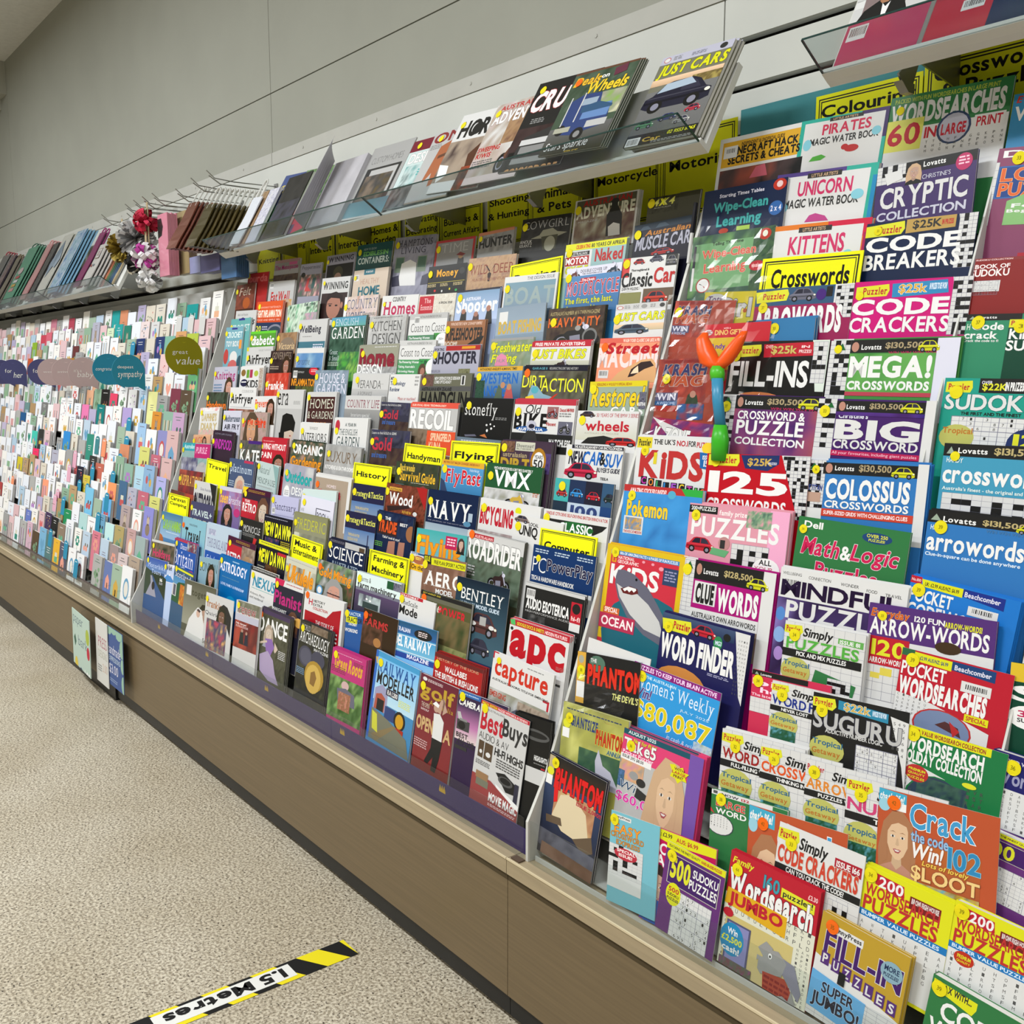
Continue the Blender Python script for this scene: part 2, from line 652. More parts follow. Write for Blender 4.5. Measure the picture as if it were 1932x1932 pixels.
# ------------------------------------------------------------------ stepped racks
PIT = .0893


def rack(name, label, x0, x1, z0, top, fronts, strip):
    t = thing(name, label, 'display rack', (0, 0, 0), 'stepped racks along the wall')
    b = MB()
    b.box(x0, 1.99, .4056, x1, 2.005, 1.9)
    b.build('back_panel', WHITE, t)
    for k in range(15):
        z = z0 + PIT * k
        c = 1.16 + .225 * (z + top)
        y = c + .15 * z + (.0065 if top > .2 else .0095)
        b = MB()
        b.box(x0 + .002, y, z - .004, x1 - .002, 1.989, z)
        b.build('shelf', WHITE, t)
    for x in fronts:
        b = MB()
        b.prism([(1.345, .4058), (1.345, .5), (1.40, .6), (1.888, 1.9), (1.989, 1.9), (1.989, .4058)], x - .004, x + .004)
        b.build('end_panel', WHITE, t)
    if strip is None:
        strip = (lin('c8c8c4'), lin('c8c8c4'))
        hs = .4175
    else:
        hs = .4665
    b = MB()
    c0, c1 = strip
    b.box(x0 + .005, 1.362, .4058, x1 - .005, 1.3645, hs, c0)
    u = x0 + .3
    while u < x1 - .1 and hs > .42:
        z = .446
        for i in range(3):
            q = u + (i - 1) * .009
            b.add([(q - .005, 1.3618, z), (q, 1.3618, z + .014), (q + .005, 1.3618, z)], [(0, 1, 2)][::1], c1)
        b.add([(u - .014, 1.3618, z - .006), (u + .014, 1.3618, z - .006), (u + .014, 1.3618, z), (u - .014, 1.3618, z)], [(0, 1, 2, 3)], c1)
        u += .52
    b.build('header_strip', INK, t)
    n = max(1, round((x1 - x0) / .9))
    for i in range(n):
        a, e = x0 + .006 + (x1 - x0 - .012) * i / n, x0 + .006 + (x1 - x0 - .012) * (i + 1) / n - .003
        b = MB()
        b.box(a, 1.3455, .4058, e, 1.348, .505 if top > .2 else .47)
        b.build('acrylic_lip', CLEAR, t)
    return t


PURPLE, CROWN = lin('3a2a63'), lin('c8a02c')
BROWN = lin('57494b')
r1 = rack('display_rack', 'white stepped rack holding the magazines between two white end panels', -4.383, -1.646, .418, .272, (-4.387, -1.642), (PURPLE, CROWN))
r2 = rack('display_rack', 'white stepped rack holding the puzzle books, nearest to the camera', -1.638, 1.2, .418, .272, (), None)
r3 = rack('display_rack', 'white stepped rack holding the greeting cards', -12.0, -4.391, .42, .18, (), (BROWN, lin('b09a60')))
for (x, z0, z1) in ((-.94, 1.3, 1.9), (-.69, .9, 1.3)):
    b = MB()
    b.prism([(1.355 + .375 * (z0 - .52) + .016, z0), (1.355 + .375 * (z1 - .52) + .016, z1), (1.98, z1), (1.98, z0)], x - .002, x + .002)
    b.build('divider', WHITE, r2)
b = MB()
b.box(-1.675, 1.325, .4058, -1.645, 1.343, .409)
tag(b.build('floor_clip', mat('dark_clip', '5a4a3c', 0.5, 0.3)), 'small brown clip on the worktop at the foot of the white end panel', 'clip')

# ------------------------------------------------------------------ magazines, books and signs
ITEMS=[
('mM',-1.7209,1.8855,1.9346,0.05,0.0689,0.2675,0.15,-0.7,4,0,0,'333','dark grey car magazine with yellow lettering behind the four-wheel-drive magazine','R 0 0 100 19.8 556;R 10 5.3 90 14.5 223;T 8 19.8 80 29.1 da2 bi CRUISERS'),
('mM',-1.823,1.8817,1.9327,0.1031,0.171,0.2662,0.15,-0.2,2,0,0,'443','dark olive four-wheel-drive magazine on top tier under the shelf','N 0 0 100 39.4 332 443 221;T 18 5.3 88 22.3 dd6 bi 4X4;T 36 5.3 60 22.3 ee2 bi X;T 22 25 78 28.2 bba r AUSTRALIA;D 13 14.4 11.4 y'),
('mM',-2.1131,1.8967,1.9645,0.2431,0.2431,0.2967,0.15,-0.1,7,1,0,'ccc','grey adventure motorcycle magazine with goggled rider on top tier','N 3 1.3 97 58.1 644 876 bba;R 3 1.3 97 14.2 554;T 14 1.9 90 8.4 a22 b AUSTRALIAN;T 4 9 96 22 ddc k ADVENTURE;T 8 23.9 40 26.5 bbb r MAGAZINE;P 333 56 45.2 54 22 60 14.2 60 7.8 64 5.2 69 7.8 70 12.9 78 23.3 80 45.2;E 59 4.5 71 11 333;P ddd 60 45.2 58 34.9 66 31 76 33.6 78 45.2;D 7 11.6 4.9 y'),
('mM',-2.3321,1.8872,1.939,0.2141,0.2141,0.267,0.15,-1.4,8,0,0,'222','black and white magazine with a woman in a cowboy hat','N 0 0 100 43.9 222 333 181818;T 5 4.4 97 15 aaa ls COWGIRL;P 998 22 27.6 40 23.8 46 17.6 66 16.3 76 21.3 96 23.8 78 27.6 50 28.8;P 443 44 26.3 78 25.1 76 43.9 50 43.9;E 52 26.3 74 46.4 998;T 0 28.8 26 33.2 ddd r ANOUK;T 0 33.9 26 38.2 ddd r KRANTZ;D 8 11.3 5.5 y'),
('mM',-2.5386,1.8805,1.9213,0.1759,0.1759,0.2542,0.15,1.1,9,0,0,'999','grey hunting magazine with orange top strip and black capitals','R 0 0 100 5.5 b75;N 0 5.5 100 36.6 888 999 777;T 8 8.5 45 12.2 333 b Australian;T 4 12.2 98 28.1 222 k HUNTER;D 8 11 4.8 y'),
('mM',-2.7695,1.8798,1.9195,0.2159,0.2159,0.2498,0.15,-0.8,6,0,0,'888','grey news magazine with red border and a small figure in a red cap','R 0 0 100 71.8 a22;R 5 3.6 95 71.8 888;T 16 6 84 19.1 aaa ls TIME;P 333 60 41.9 62 28.7 76 28.7 78 41.9;E 62 22.7 74 29.9 a86;P 722 56 23.9 66 20.3 80 23.9 72 26.3;D 9 13.2 5.5 y'),
('mM',-3.0427,1.8947,1.9592,0.2577,0.2577,0.281,0.15,-2.6,8,0,0,'99a','grey homes magazine with black serif title and white chairs','N 0 0 100 76.2 889 99a 778;T 10 4.1 92 12.9 334 rs HAMPTONS;T 18 14.1 78 22.3 334 rs LIVING;R 8 26.4 30 46.9 787;R 62 26.4 84 46.9 787;R 10 27.5 28 41 465;R 64 27.5 82 41 465;P ddd 20 64.5 24 35.2 44 30.5 60 35.2 64 64.5;P 445 4 52.7 20 50.4 26 64.5 6 65.6;P 445 92 49.2 78 52.7 76 64.5 98 63.3;D 9 10.5 4.6 y'),
('mM',-3.3044,1.8945,1.9585,0.246,0.246,0.2862,0.15,-1.4,6,0,0,'255','dark teal gardening book with green and white sans capitals','T 20 5.7 56 9.1 9aa b HOW TO GROW;T 20 10.9 74 17.7 7b6 b EDIBLES;T 76 10.9 90 17.7 7b6 b IN;T 6 19.4 94 29.1 dee b CONTAINERS:;D 10 11.4 4.8 y'),
('mM',-3.5267,1.8872,1.9393,0.2207,0.2207,0.2709,0.15,-0.5,6,0,0,'99a','grey magazine in back with black title and only dark hair showing','T 6 3.4 94 12.3 223 bs WINNING;R 4 16.8 96 61.5 222;E 28 20.1 62 42.5 443;E 32 31.3 58 50.3 a87;D 6 11.2 3.9 y'),
('mM',-3.7369,1.882,1.9252,0.1821,0.1821,0.253,0.15,-1.8,5,0,0,'99a','grey wellness magazine with dark serif title above red and green botanical art','T 6 4.4 94 14.2 333 rs Peppermint;N 0 24.1 100 71.1 856 465 fbb 9;P b44 30 60.2 38 32.8 52 29.5 44 49.2 60 60.2;P 355 60 54.7 64 32.8 78 30.6 72 54.7;E 6 18.6 26 29.5 333'),
('mM',-4.0023,1.8955,1.9613,0.2291,0.2291,0.2901,0.15,-1.1,10,0,0,'999','grey health magazine with magenta serif title by the knitting sign','R 0 0 100 5.4 a88;R 60 5.4 92 10.8 c69;T 4 9.7 96 20.5 a27 bs The Menopause;N 0 26.9 100 59.3 433 654 322 9'),
('mM',-4.246,1.882,1.9253,0.2119,0.2119,0.2542,0.15,-1.3,4,0,0,'a22','red sewing magazine tucked behind the brown felt magazine','T 8 3.2 96 19 c66 b burda;D 6 5.3 5.6 y'),
('mM',-1.8482,1.86,1.8665,0.1929,0.1929,0.2895,0.15,1.8,6,0,0,'112','black muscle car magazine with gold and silver lettering','R 0 0 100 8.6 234;P 456 10 7.9 16 3.3 24 3.3 30 7.9;P 456 38 7.9 44 2.6 54 2.6 62 7.3;T 20 9.3 98 16.5 b72 bi Australian;T 4 17.2 98 34.4 aab bi MUSCLE CAR;C 34 35.7 74 43.6 a22;D 8 13.2 6.1 y'),
('mM',-2.0995,1.8509,1.8424,0.2343,0.2343,0.2629,0.15,-0.4,5,1,0,'9bb','motorcycle magazine with yellow strip and red word on pale blue','R 0 0 100 7.7 dd1;T 18 1.9 42 6.4 c30 b CELEBRATING;T 44 1.9 97 6.4 222 b 80 YEARS OF APRILIA;R 0 8.4 46 38.6 ddd;R 2 9.6 42 14.1 222;T 8 10.3 38 13.5 eee r AUSTRALIAN;R 2 14.8 42 25.1 a22;T 3 16.1 41 23.8 fff b MOTOR;T 4 25.7 42 34.7 dd2 b/222 CYCLE;T 52 9 96 23.1 b22 b Naked;M 60 24.4 96 38.6 344;D 8 10.3 5.0 y'),
('mM',-2.5492,1.8515,1.8441,0.2341,0.2341,0.2625,0.15,-1,8,0,0,'a86','wood-grain hunting magazine with antler emblem and red letters','N 0 0 100 48.9 a86 b97 976 20;T 4 9.8 44 22 843 rs WILD;T 56 9.8 98 22 843 rs DEER;P 322 46 31.8 44 22 48 19.6 52 22 50 31.8;P 322 47 19.6 38 11 42 12.2 49 18.3;P 322 50 19.6 60 9.8 56 12.2 51 18.9;T 12 26.9 88 30.6 965 r HUNTING ADVENTURES;D 5 11 5.0 y'),
('mM',-2.7677,1.8487,1.8365,0.2117,0.2117,0.2568,0.15,-0.6,7,0,0,'181818','black finance magazine with orange serif title','T 22 6 80 20.3 ea2 bs Money;E 82 6 96 15.5 333;R 2 25 98 25.6 cb4;L 2 27.4 24 32.2 3 cb8;L 36 27.4 56 32.2 3 cb8;L 70 27.4 94 32.2 3 cb8;E 20 35.7 26 39.3 c33;E 40 36.9 44 40.5 ddd;E 60 34.6 64 38.1 dc2;E 76 36.9 82 40.5 3a5;D 7 11.9 5.6 y'),
('mM',-3.2705,1.8585,1.8626,0.2393,0.2393,0.2822,0.15,-0.7,4.5,1,0,'cba','cream health book with teal tab and blue HOME capitals','R 30 0 62 8 167;T 36 2.3 56 5.1 eee b MY LIFE COACH;Q 3 6.8 16 16;T 22 13.7 76 21.7 b98 r HEALTHY;T 18 25.1 80 38.8 167 b HOME;D 6 11.4 3.6 y'),
('mM',-3.5089,1.8547,1.8525,0.2189,0.2189,0.2693,0.15,-1.5,4,1,0,'ccc',"white magazine in front with black title over a man's face",'T 6 7.8 94 20.1 222 bs WINNING;R 4 26.7 96 72.4 322;E 26 27.9 76 71.3 a76;P 211 22 42.4 28 27.9 56 24.5 80 31.2 82 43.5 72 36.8 40 34.6;E 34 46.8 44 49.6 222;E 56 46.8 66 49.6 222;R 30 44.6 46 45.7 322;E 76 42.4 84 53.5 a76;D 10 8.9 3.9 y'),
('mM',-3.7374,1.82,1.7601,0.2505,0.2505,0.2716,0.15,1.7,10,0,0,'9b9','floral magazine with dense green leaves on pale ground','N 0 0 100 49.1 396 ded 253 12;N 60 16.4 100 43.7 caa b9b 8a8 7;T 56 0 92 5.5 344 b ile me;D 6 21.8 3.4 y'),
('mM',-3.9915,1.8623,1.8728,0.2381,0.2381,0.2884,0.15,-1.7,9,0,0,'bbb','pale grey food magazine with red serif title','Q 4 3.2 18 11.8;T 12 18.3 86 35.5 b22 bs EatWell;N 60 32.2 96 46.2 c93 ba9 da6 6'),
('mM',-4.3285,1.8648,1.8794,0.1889,0.1889,0.3023,0.15,0.4,8,0,0,'421','dark brown craft magazine with cream script title by the divider','N 0 0 100 57.5 421 843 632 8;T 16 7.3 80 26.1 dcb ri Felt;E 40 31.3 80 57.5 a52;D 4 15.7 6.2 y'),
('mM',-4.0513,1.8318,1.7916,0.2499,0.2499,0.298,0.15,-1.3,4.5,1,0,'d52','orange and navy health book about fighting inflammation','T 10 8.5 92 11.7 fcb r YOUR PATHWAY TO BETTER HEALTH;T 4 14.4 97 26.7 fed b FIGHT INFLAMMATION;R 0 27.7 100 34.1 c41;T 6 29.3 94 32.5 fcb r FOOD AND SIMPLE TIPS;R 0 35.2 100 74.6 235;T 2 40.5 26 50.1 dd4 b 120;L 30 41.6 52 49.1 2 ccd;E 50 38.4 110 64 889;E 56 41.6 104 60.8 345;D 12 8.5 4.7 y'),
('mM',-3.2792,1.823,1.7679,0.2371,0.2371,0.2775,0.15,-0.6,7,0,0,'cba','peach homes magazine with blue serif capitals on two lines','N 0 0 100 45.4 cba dcc b98;R 0 0 8 51 eee;T 8 4.5 98 19.3 457 ls COUNTRY;T 8 23.8 66 39.7 457 ls HOMES;T 62 26.1 96 30.6 455 r AND INTERIORS;R 66 35.2 92 43.1 258;T 70 36.3 88 42 fff b 20%;D 6 15.9 5.0 y'),
('mM',-3.0089,1.8187,1.7566,0.2274,0.2274,0.2622,0.15,-1.6,7,0,0,'ddd','white country homes magazine with large crimson lettering','T 30 2.3 66 9.3 333 b COUNTRY;T 6 9.3 94 29 b25 bs Homes;D 8 12.8 3.7 y'),
('mM',-2.7752,1.8148,1.746,0.2088,0.2088,0.2543,0.15,-1.1,4,0,0,'ddd','pale news weekly with red box at its left','N 0 0 100 35.6 dedbd0 cdc5b8 e5e2d8 25;R 2 2.4 42 29.6 b23;T 16 5.9 34 13 fdd rs The;T 8 15.4 40 23.7 fdd rs Economist;T 56 11.9 92 15.4 444 b A SPECIAL ISSUE'),
('mM',-2.5625,1.814,1.7438,0.2163,0.2163,0.2556,0.15,0.2,3.5,1,0,'9ac','blue shooting magazine with white title and three men','G 0 0 100 42.4 79b bce;R 0 0 100 1.8 223;T 24 9.7 58 14.5 eef b AUSTRALIAN;T 3 10.9 98 31.5 eee k Shooter;P 333 12 48.5 16 30.3 22 26.7 28 30.3 30 48.5;E 16 25.5 26 32.7 a76;P 544 42 48.5 46 35.2 52 30.3 58 35.2 60 48.5;E 46 30.3 56 37.6 a76;P 333 72 48.5 76 30.3 86 29.1 90 48.5;E 74 23 84 31.5 a76;D 10 9.7 5.5 y'),
('mM',-2.3359,1.8244,1.7718,0.2359,0.2359,0.2824,0.15,-0.5,3.6,0,0,'ddd','white boating magazine with silver three-dimensional letters','T 44 1.9 94 5.6 334 rs THE DESIGN ISSUE;R 3 7.5 97 56.1 678;G 3 7.5 97 43.7 79a 89a;T 5 13.7 97 34.9 9aa b BOAT;R 14 18.7 16 21.2 abb;D 8 15 5.0 y'),
('mM',-2.0645,1.8253,1.7742,0.2089,0.2089,0.2865,0.15,0.7,6,0,0,'37a','blue classic motorcycle magazine with red title and yellow headline','R 0 0 100 10.9 dde;M 4 1.3 26 16.7 633;T 26 3.2 74 7.1 334 rs DOUBLE COVER UP;T 30 7.7 66 10.3 445 r Fully clothed Indian and JL;M 74 0 98 16.7 234;G 0 10.9 100 70.6 58b 369;R 28 14.1 56 18.6 b23;T 30 14.8 54 18 fee b The Classic;T 3 18 98 35.9 b22 rs/fde MOTORCYCLE;T 2 38.5 90 47.5 dd2 bs/333 The first, the last,;T 2 48.8 70 57.8 dd2 bs/333 the everything;D 5 12.8 5.6 y'),
('mM',-1.8546,1.8289,1.7837,0.1837,0.1837,0.2937,0.15,-0.8,5,0,0,'ddd','white classic car magazine with car photos and black and red title',"R 0 0 14 26.3 c44;C 20 2 42 9.9 a22;C 50 0 76 8.5 556;R 80 0 100 14.5 333;C 80 1.3 100 13.1 777;T 18 15.8 52 19.7 333 b Thoroughbred &;T 2 19.7 60 40.7 111 b Classic;T 62 15.8 100 36.8 b22 b Car;P ddd 2 40.7 38 36.8 38 43.4 2 47.3;T 4 40.1 36 44.7 222 bi QUENTIN WILSON'S;R 2 47.3 42 65.7 885;R 46 43.4 100 65.7 654;C 48 47.3 92 63.1 b32;D 8 7.9 6.4 y"),
('mM',-4.2508,1.821,1.7628,0.215,0.215,0.2706,0.15,-1.2,5,0,0,'ccc','white quilting magazine mostly hidden by teal crochet magazines','T 10 6.3 60 10.5 666 r GREAT AUSTRALIAN;T 24 13.6 96 31.4 444 bi Quilts;D 6 20.9 5.5 y'),
('mM',-4.2752,1.8078,1.7273,0.2083,0.2083,0.239,0.15,0.1,6.5,0,0,'6aa','teal crochet book behind another like it by the divider','R 40 0 70 4.2 338;T 8 12.5 96 27.1 cdd b CROCHET;D 6 17.7 5.7 y'),
('mM',-4.0194,1.7845,1.6655,0.2396,0.2396,0.2659,0.15,-0.2,7,0,0,'593','green diabetes food magazine with white bubbly title','R 0 0 100 4.2 6c3;T 6 7.4 96 24.4 fff b/463 diabetic;N 0 26.5 100 42.5 363 8b6 352 8;D 6 11.7 4.9 y'),
('mM',-3.7524,1.7795,1.652,0.1692,0.1692,0.2531,0.15,0.1,7,0,0,'864','brown and gold style magazine with cream script title','N 0 0 100 48.5 864 a86 643 7;E 14 10.8 96 59.2 876;T 12 23.7 92 38.8 ec9 ri Victoria;D 6 12.9 7.0 y'),
('mM',-3.5958,1.7957,1.6951,0.2334,0.2334,0.2954,0.15,-0.3,3.5,1,0,'ccc','white wellbeing magazine with blue band','T 4 8.8 80 24.2 223 b WellBeing;L 18 26.4 50 28.6 1 888;R 2 35.2 98 50.6 478;L 58 39.6 92 47.3 2 dde;D 8 9.9 5.1 y'),
('mM',-3.3302,1.7957,1.6951,0.2477,0.2477,0.2955,0.15,-0.2,4.5,1,0,'354','garden magazine with white serif title over trees and pond','G 0 0 100 16.9 59b 6a9;N 0 13.5 100 101.4 243 465 132 9;N 30 50.7 100 101.4 5a4 364 8b5 9;T 14 2.3 80 12.4 cde ls ENGLISH;T 4 14.6 98 31.5 eee rs GARDEN;T 4 47.3 28 54.1 dee ls Great;T 4 56.3 34 63.1 dee ls & Small;L 2 65.3 34 72.1 3 bcb;D 7 9 4.8 y'),
('mM',-3.0556,1.7932,1.6885,0.2378,0.2378,0.29,0.15,-0,7,0,0,'bbb','pale grey kitchen magazine with dark serif capitals','N 0 0 100 40.4 ccc bbb aaa;L 12 2.3 92 4.6 1 777;T 10 8.1 90 21.9 555 rs KITCHEN;T 14 25.4 90 40.4 555 rs DESIGN;D 9 12.7 5.0 y'),
('mM',-2.795,1.7916,1.6843,0.2151,0.2151,0.2848,0.15,-0.3,6,0,0,'ddd','white business magazine with green band, behind its twin',"R 0 0 100 8.3 bbb;T 26 3 84 6.5 444 r AUSTRALIAN BUSINESSES FOR SALE;Q 14 4.7 28 16.5;T 6 14.2 96 27.1 555 l Coast to Coast;R 0 31.9 70 49.6 586;T 3 34.2 60 38.9 eee b The Pioneering Women;T 3 40.1 52 44.8 eee b Taking Australia's;N 70 29.5 100 49.6 353 4a4 243;E 76 29.5 110 49.6 eee;T 84 36.6 96 40.1 444 r 150+"),
('mM',-2.5704,1.7802,1.6539,0.2001,0.2001,0.2532,0.15,-0.5,3.5,1,0,'964','tan rifle magazine with condensed black capitals',"T 12 2.4 92 7.2 dba bi WINCHESTER'S NEW .21 SHARP RIMFIRE;T 3 10.8 97 30.1 222 b RIFLESHOOTER;T 0 31.3 34 38.5 dcb b BOOM!;P 222 60 36.1 90 24.1 100 24.1 90 38.5;D 6 13.2 5.9 y"),
('mM',-2.3286,1.7908,1.6822,0.2165,0.2165,0.2841,0.15,1.7,4,0,0,'89a','grey-blue fishing magazine with orange capitals and small white tag','G 0 0 100 37.2 89a 9ab;R 6 6.2 24 22.3 ddd;T 6 18.6 94 36 ca4 b BOAT FISHING'),
('mM',-2.0932,1.7852,1.6671,0.2195,0.2195,0.268,0.15,0.4,3,2,0,'332','dark cruiser motorcycle magazine with orange-red metallic letters',"N 0 0 100 44.6 322 543 211;T 4 3.8 92 8.9 ba7 r AUSTRALIA'S NUMBER #1 V-TWIN MAGAZINE;T 2 11.5 94 23 d62 b/433 HEAVY DUTY;M 14 17.9 96 47.2 222;E 52 21.7 62 28.1 999;E 66 25.5 92 44.6 777;E 69 28.1 89 43.4 222;D 12 16.6 5.4 y"),
('mM',-1.8337,1.785,1.6667,0.169,0.169,0.2681,0.15,0.4,6,0,0,'ddd','car magazine with fat yellow italic title over a silver coupe','R 0 0 100 9.2 ccc;E 2 2.6 16 7.9 b66;E 4 3.3 14 7.2 ddd;L 18 2.6 30 7.9 3 888;L 36 2.6 48 7.9 3 888;E 52 2 64 7.9 999;L 70 2.6 80 7.9 3 888;E 88 2 98 7.9 444;T 2 13.1 100 28.8 dd2 ki/222 JUST CARS;G 0 30.1 100 39.3 eca cb9;C 2 30.1 72 44.5 456;D 6 22.3 7.0 y'),
('mM',-4.3004,1.7947,1.6926,0.1845,0.1845,0.2936,0.15,-0.2,6,0,0,'6ab','teal crochet book with knitted animals in front beside the divider','R 0 0 100 103.6 7ab;R 34 2.1 66 6.2 338;T 8 11.4 96 25.9 dee b CROCHET;T 8 33.2 82 46.6 eee b TOY BOX;R 84 31.1 98 51.8 e94;E 0 51.8 28 88.1 b44;E 36 57 80 88.1 ddd;E 30 77.7 84 108.8 c66;E 80 67.4 110 103.6 356;D 6 15.5 6.4 y'),
('mM',-4.0089,1.7598,1.5996,0.2502,0.2502,0.2905,0.15,0.3,6,0,0,'ccc',"white air fryer cookbook with vegetarian line, behind brown-haired woman's magazine",'T 46 4.2 94 7.4 999 r VEGETARIAN;T 4 12.7 96 32.8 222 b AirFryer;N 0 42.4 100 63.6 c64 865 a98 6;R 0 0 8 6.4 dc3;D 8 18 4.7 y'),
('mM',-3.7645,1.7533,1.582,0.1899,0.1899,0.2723,0.15,-0.3,2.5,0,0,'322','dark magazine with a long-haired woman in black','N 0 0 100 59.1 433 322 211;T 10 3.2 96 18.3 987 rs GOVERNESS;F 54 10.7 100 64.4 321 a76 332;L 4 32.2 44 40.8 2 a98;D 8 21.5 6.2 y'),
('mM',-3.539,1.7557,1.5886,0.2207,0.2207,0.2783,0.15,-0.3,6,0,0,'ccc','white mindfulness magazine with a blue sky picture','R 0 0 100 8.8 ddd;R 2 8.8 98 49.4 68b;N 2 8.8 98 38.4 79c 58b acd 4;T 10 16.5 52 28.5 456 l breathe;D 6 18.7 5.3 y'),
('mM',-3.0649,1.756,1.5895,0.2573,0.2573,0.2799,0.15,0.1,3,2,0,'998','grey design magazine with big dark red title and white subtitle','L 40 2.3 94 4.6 1 ccc;T 4 4.6 92 29.9 823 k/633 home;N 0 28.7 100 51.7 aaa 888 ccc;T 0 25.3 64 37.9 eee b/888 DESIGN;L 76 36.8 96 41.4 2 eee;D 12 11.5 4.6 y'),
('mM',-2.8095,1.7601,1.6003,0.211,0.211,0.2892,0.15,-0.5,7,0,0,'ddd','white business magazine with green band, the front one of two',"R 0 0 100 8.2 ccc;T 22 2.9 90 6.5 444 r AUSTRALIAN BUSINESSES FOR SALE;T 6 11.7 98 24.6 444 l Coast to Coast;R 0 29.3 70 56.3 596;T 3 31.1 60 35.8 eee b The Pioneering Women;T 3 38.1 50 42.8 eee b Taking Australia's;T 3 45.2 50 49.9 eee b Growing Hemp;N 60 28.2 100 56.3 354 4a5 243;E 60 35.2 82 58.7 543;E 66 41.1 78 52.8 a76;E 80 28.2 110 52.8 eee"),
('mM',-2.6005,1.7515,1.5773,0.242,0.242,0.268,0.15,0.3,3,1,0,'aab','pale grey shooting magazine with big black capitals and red corner','R 28 0 100 6 a22;R 62 1.2 90 4.2 d92;T 2 2.4 24 6 334 b SPORTING;T 2 7.2 96 22.8 223 k SHOOTER;T 0 30 20 33.6 556 rs MOUFLON;N 60 28.8 84 36 664 886 553;D 6 10.8 4.9 y'),
('mM',-2.3139,1.7574,1.5931,0.1907,0.1907,0.284,0.15,0.9,6,0,0,'8a7','freshwater fishing magazine with yellow-green italic title and pink cap','N 0 0 100 43.2 898 786 aa9 9;R 0 0 100 3.7 999;T 6 6.2 98 21 dd2 bi/363 Freshwater;T 4 23.4 66 39.5 dd2 bi/363 Fishing;P d8a 14 40.7 18 27.1 28 22.2 40 25.9 46 40.7;T 18 30.8 40 35.8 888 r HUK;D 8 11.1 6.2 y'),
('mM',-2.1234,1.753,1.5813,0.2355,0.2355,0.2705,0.15,-0.3,4,1,0,'ddd','motorcycle magazine with red strip reading free private advertising','R 0 0 100 6.3 b23;T 6 1.3 90 5.1 fee b FREE PRIVATE ADVERTISING;T 3 8.9 94 22.8 dd2 ki/222 JUST BIKES;G 0 21.6 100 38 ccb aa9;M 40 19 70 34.2 322;D 8 13.9 5.0 y'),
('mM',-1.8568,1.7539,1.5837,0.2174,0.2048,0.2737,0.15,-0.2,6,0,0,'e97','salmon street car magazine with red script and orange fastback','R 0 0 100 5.9 d65;T 38 1.3 96 5.2 fdc b WASH YOUR CLASSIC CAR LIKE A PRO;T 0 10.5 100 34 edd k MACHINE;T 12 5.2 94 18.3 b12 ki Street;Q 4 36.6 20 45.8;P da7 24 49.7 36 39.3 54 31.4 70 24.9 86 23.6 92 28.8 100 39.3 100 49.7;P 322 52 44.5 56 35.3 70 27.5 84 26.2 90 31.4 76 35.3 60 43.2;P fdb 56 40.6 60 35.3 66 31.4 68 39.3;D 10 10.5 5.4 o'),
('mM',-4.2883,1.7293,1.5183,0.2416,0.2416,0.2988,0.15,1.1,5,0,0,'bbc','pale knitting magazine with pink serif title and smiling young woman','T 46 5.2 60 7.7 369 r Australian;T 6 8.3 94 26.8 a37 bs Knitting;F 48 18.6 92 67.1 432 c98 ddd;L 4 31 40 46.4 3 68a;D 6 12.4 4.9 y'),
('mM',-4.0098,1.7299,1.5198,0.2266,0.2266,0.2998,0.15,1.2,4,1,0,'ddd',"white children's craft magazine with bold black letters and food shapes",'E 4 5.3 24 17.9 863;R 28 6.3 40 21.1 693;R 42 6.3 54 21.1 a35;E 60 8.4 78 19 ab4;E 4 23.2 36 36.9 224;R 8 27.4 32 29.5 eee;T 30 25.3 80 40 222 b KIDS;T 38 43.2 84 54.8 222 b CAN;N 82 4.2 98 57.9 ccb 976 ddd 9'),
('mM',-3.7421,1.7195,1.4918,0.2001,0.2001,0.2715,0.15,0.9,4,1,0,'c43','red-orange magazine with white lowercase title','N 0 0 100 48.2 c43 b32 d65 8;T 4 15 82 32.2 eee b frankie;D 8 21.4 5.9 y'),
('mM',-3.5288,1.7284,1.5157,0.211,0.211,0.2947,0.15,-0.4,5,0,0,'222','black inflammation magazine with orange capitals and red roundel','T 24 6.6 48 9.8 ccc r WITHOUT;Q 6 5.5 22 18.6;T 2 19.7 96 32.8 e92 b INFLAMMATION;E 66 -1.1 100 13.1 c23;L 74 3.3 94 8.7 2 fcc;N 20 32.8 100 49.2 332 663 352 8'),
('mM',-3.33,1.7233,1.5054,0.2434,0.2434,0.2862,0.15,-0,2,0,0,'89a','blue-grey interiors magazine with white serif title and slumped corner','N 0 0 100 39 89a 789 9ab;T 14 4.5 92 19 dde rs HOUSE &;T 8 20.1 98 34.6 dde rs GARDEN;D 6 10 4.8 y'),
('mM',-3.0481,1.72,1.4934,0.2374,0.2374,0.2725,0.15,-0.2,3.5,1,0,'ccc','cream decor magazine with thin black capitals above grey picture','T 14 9.1 80 20.6 444 l VERANDA;G 0 21.7 100 51.4 bbb 999;T 18 25.2 58 30.9 777 rs A ROMANCE;L 70 13.7 86 14.9 1 999;D 14 9.1 5.0 y'),
('mM',-2.8054,1.7195,1.492,0.1774,0.1774,0.2723,0.15,0.2,4,0,0,'ddd','plain white technology review with small blue-black words','T 3 4.7 14 10.5 333 b MIT;T 3 12.8 54 22.1 346 b Technology;T 3 23.3 36 31.4 346 b Review;L 84 3.5 96 23.3 3 999;T 34 40.7 92 46.5 b55 r Muse or machine?;D 18 12.8 6.7 y'),
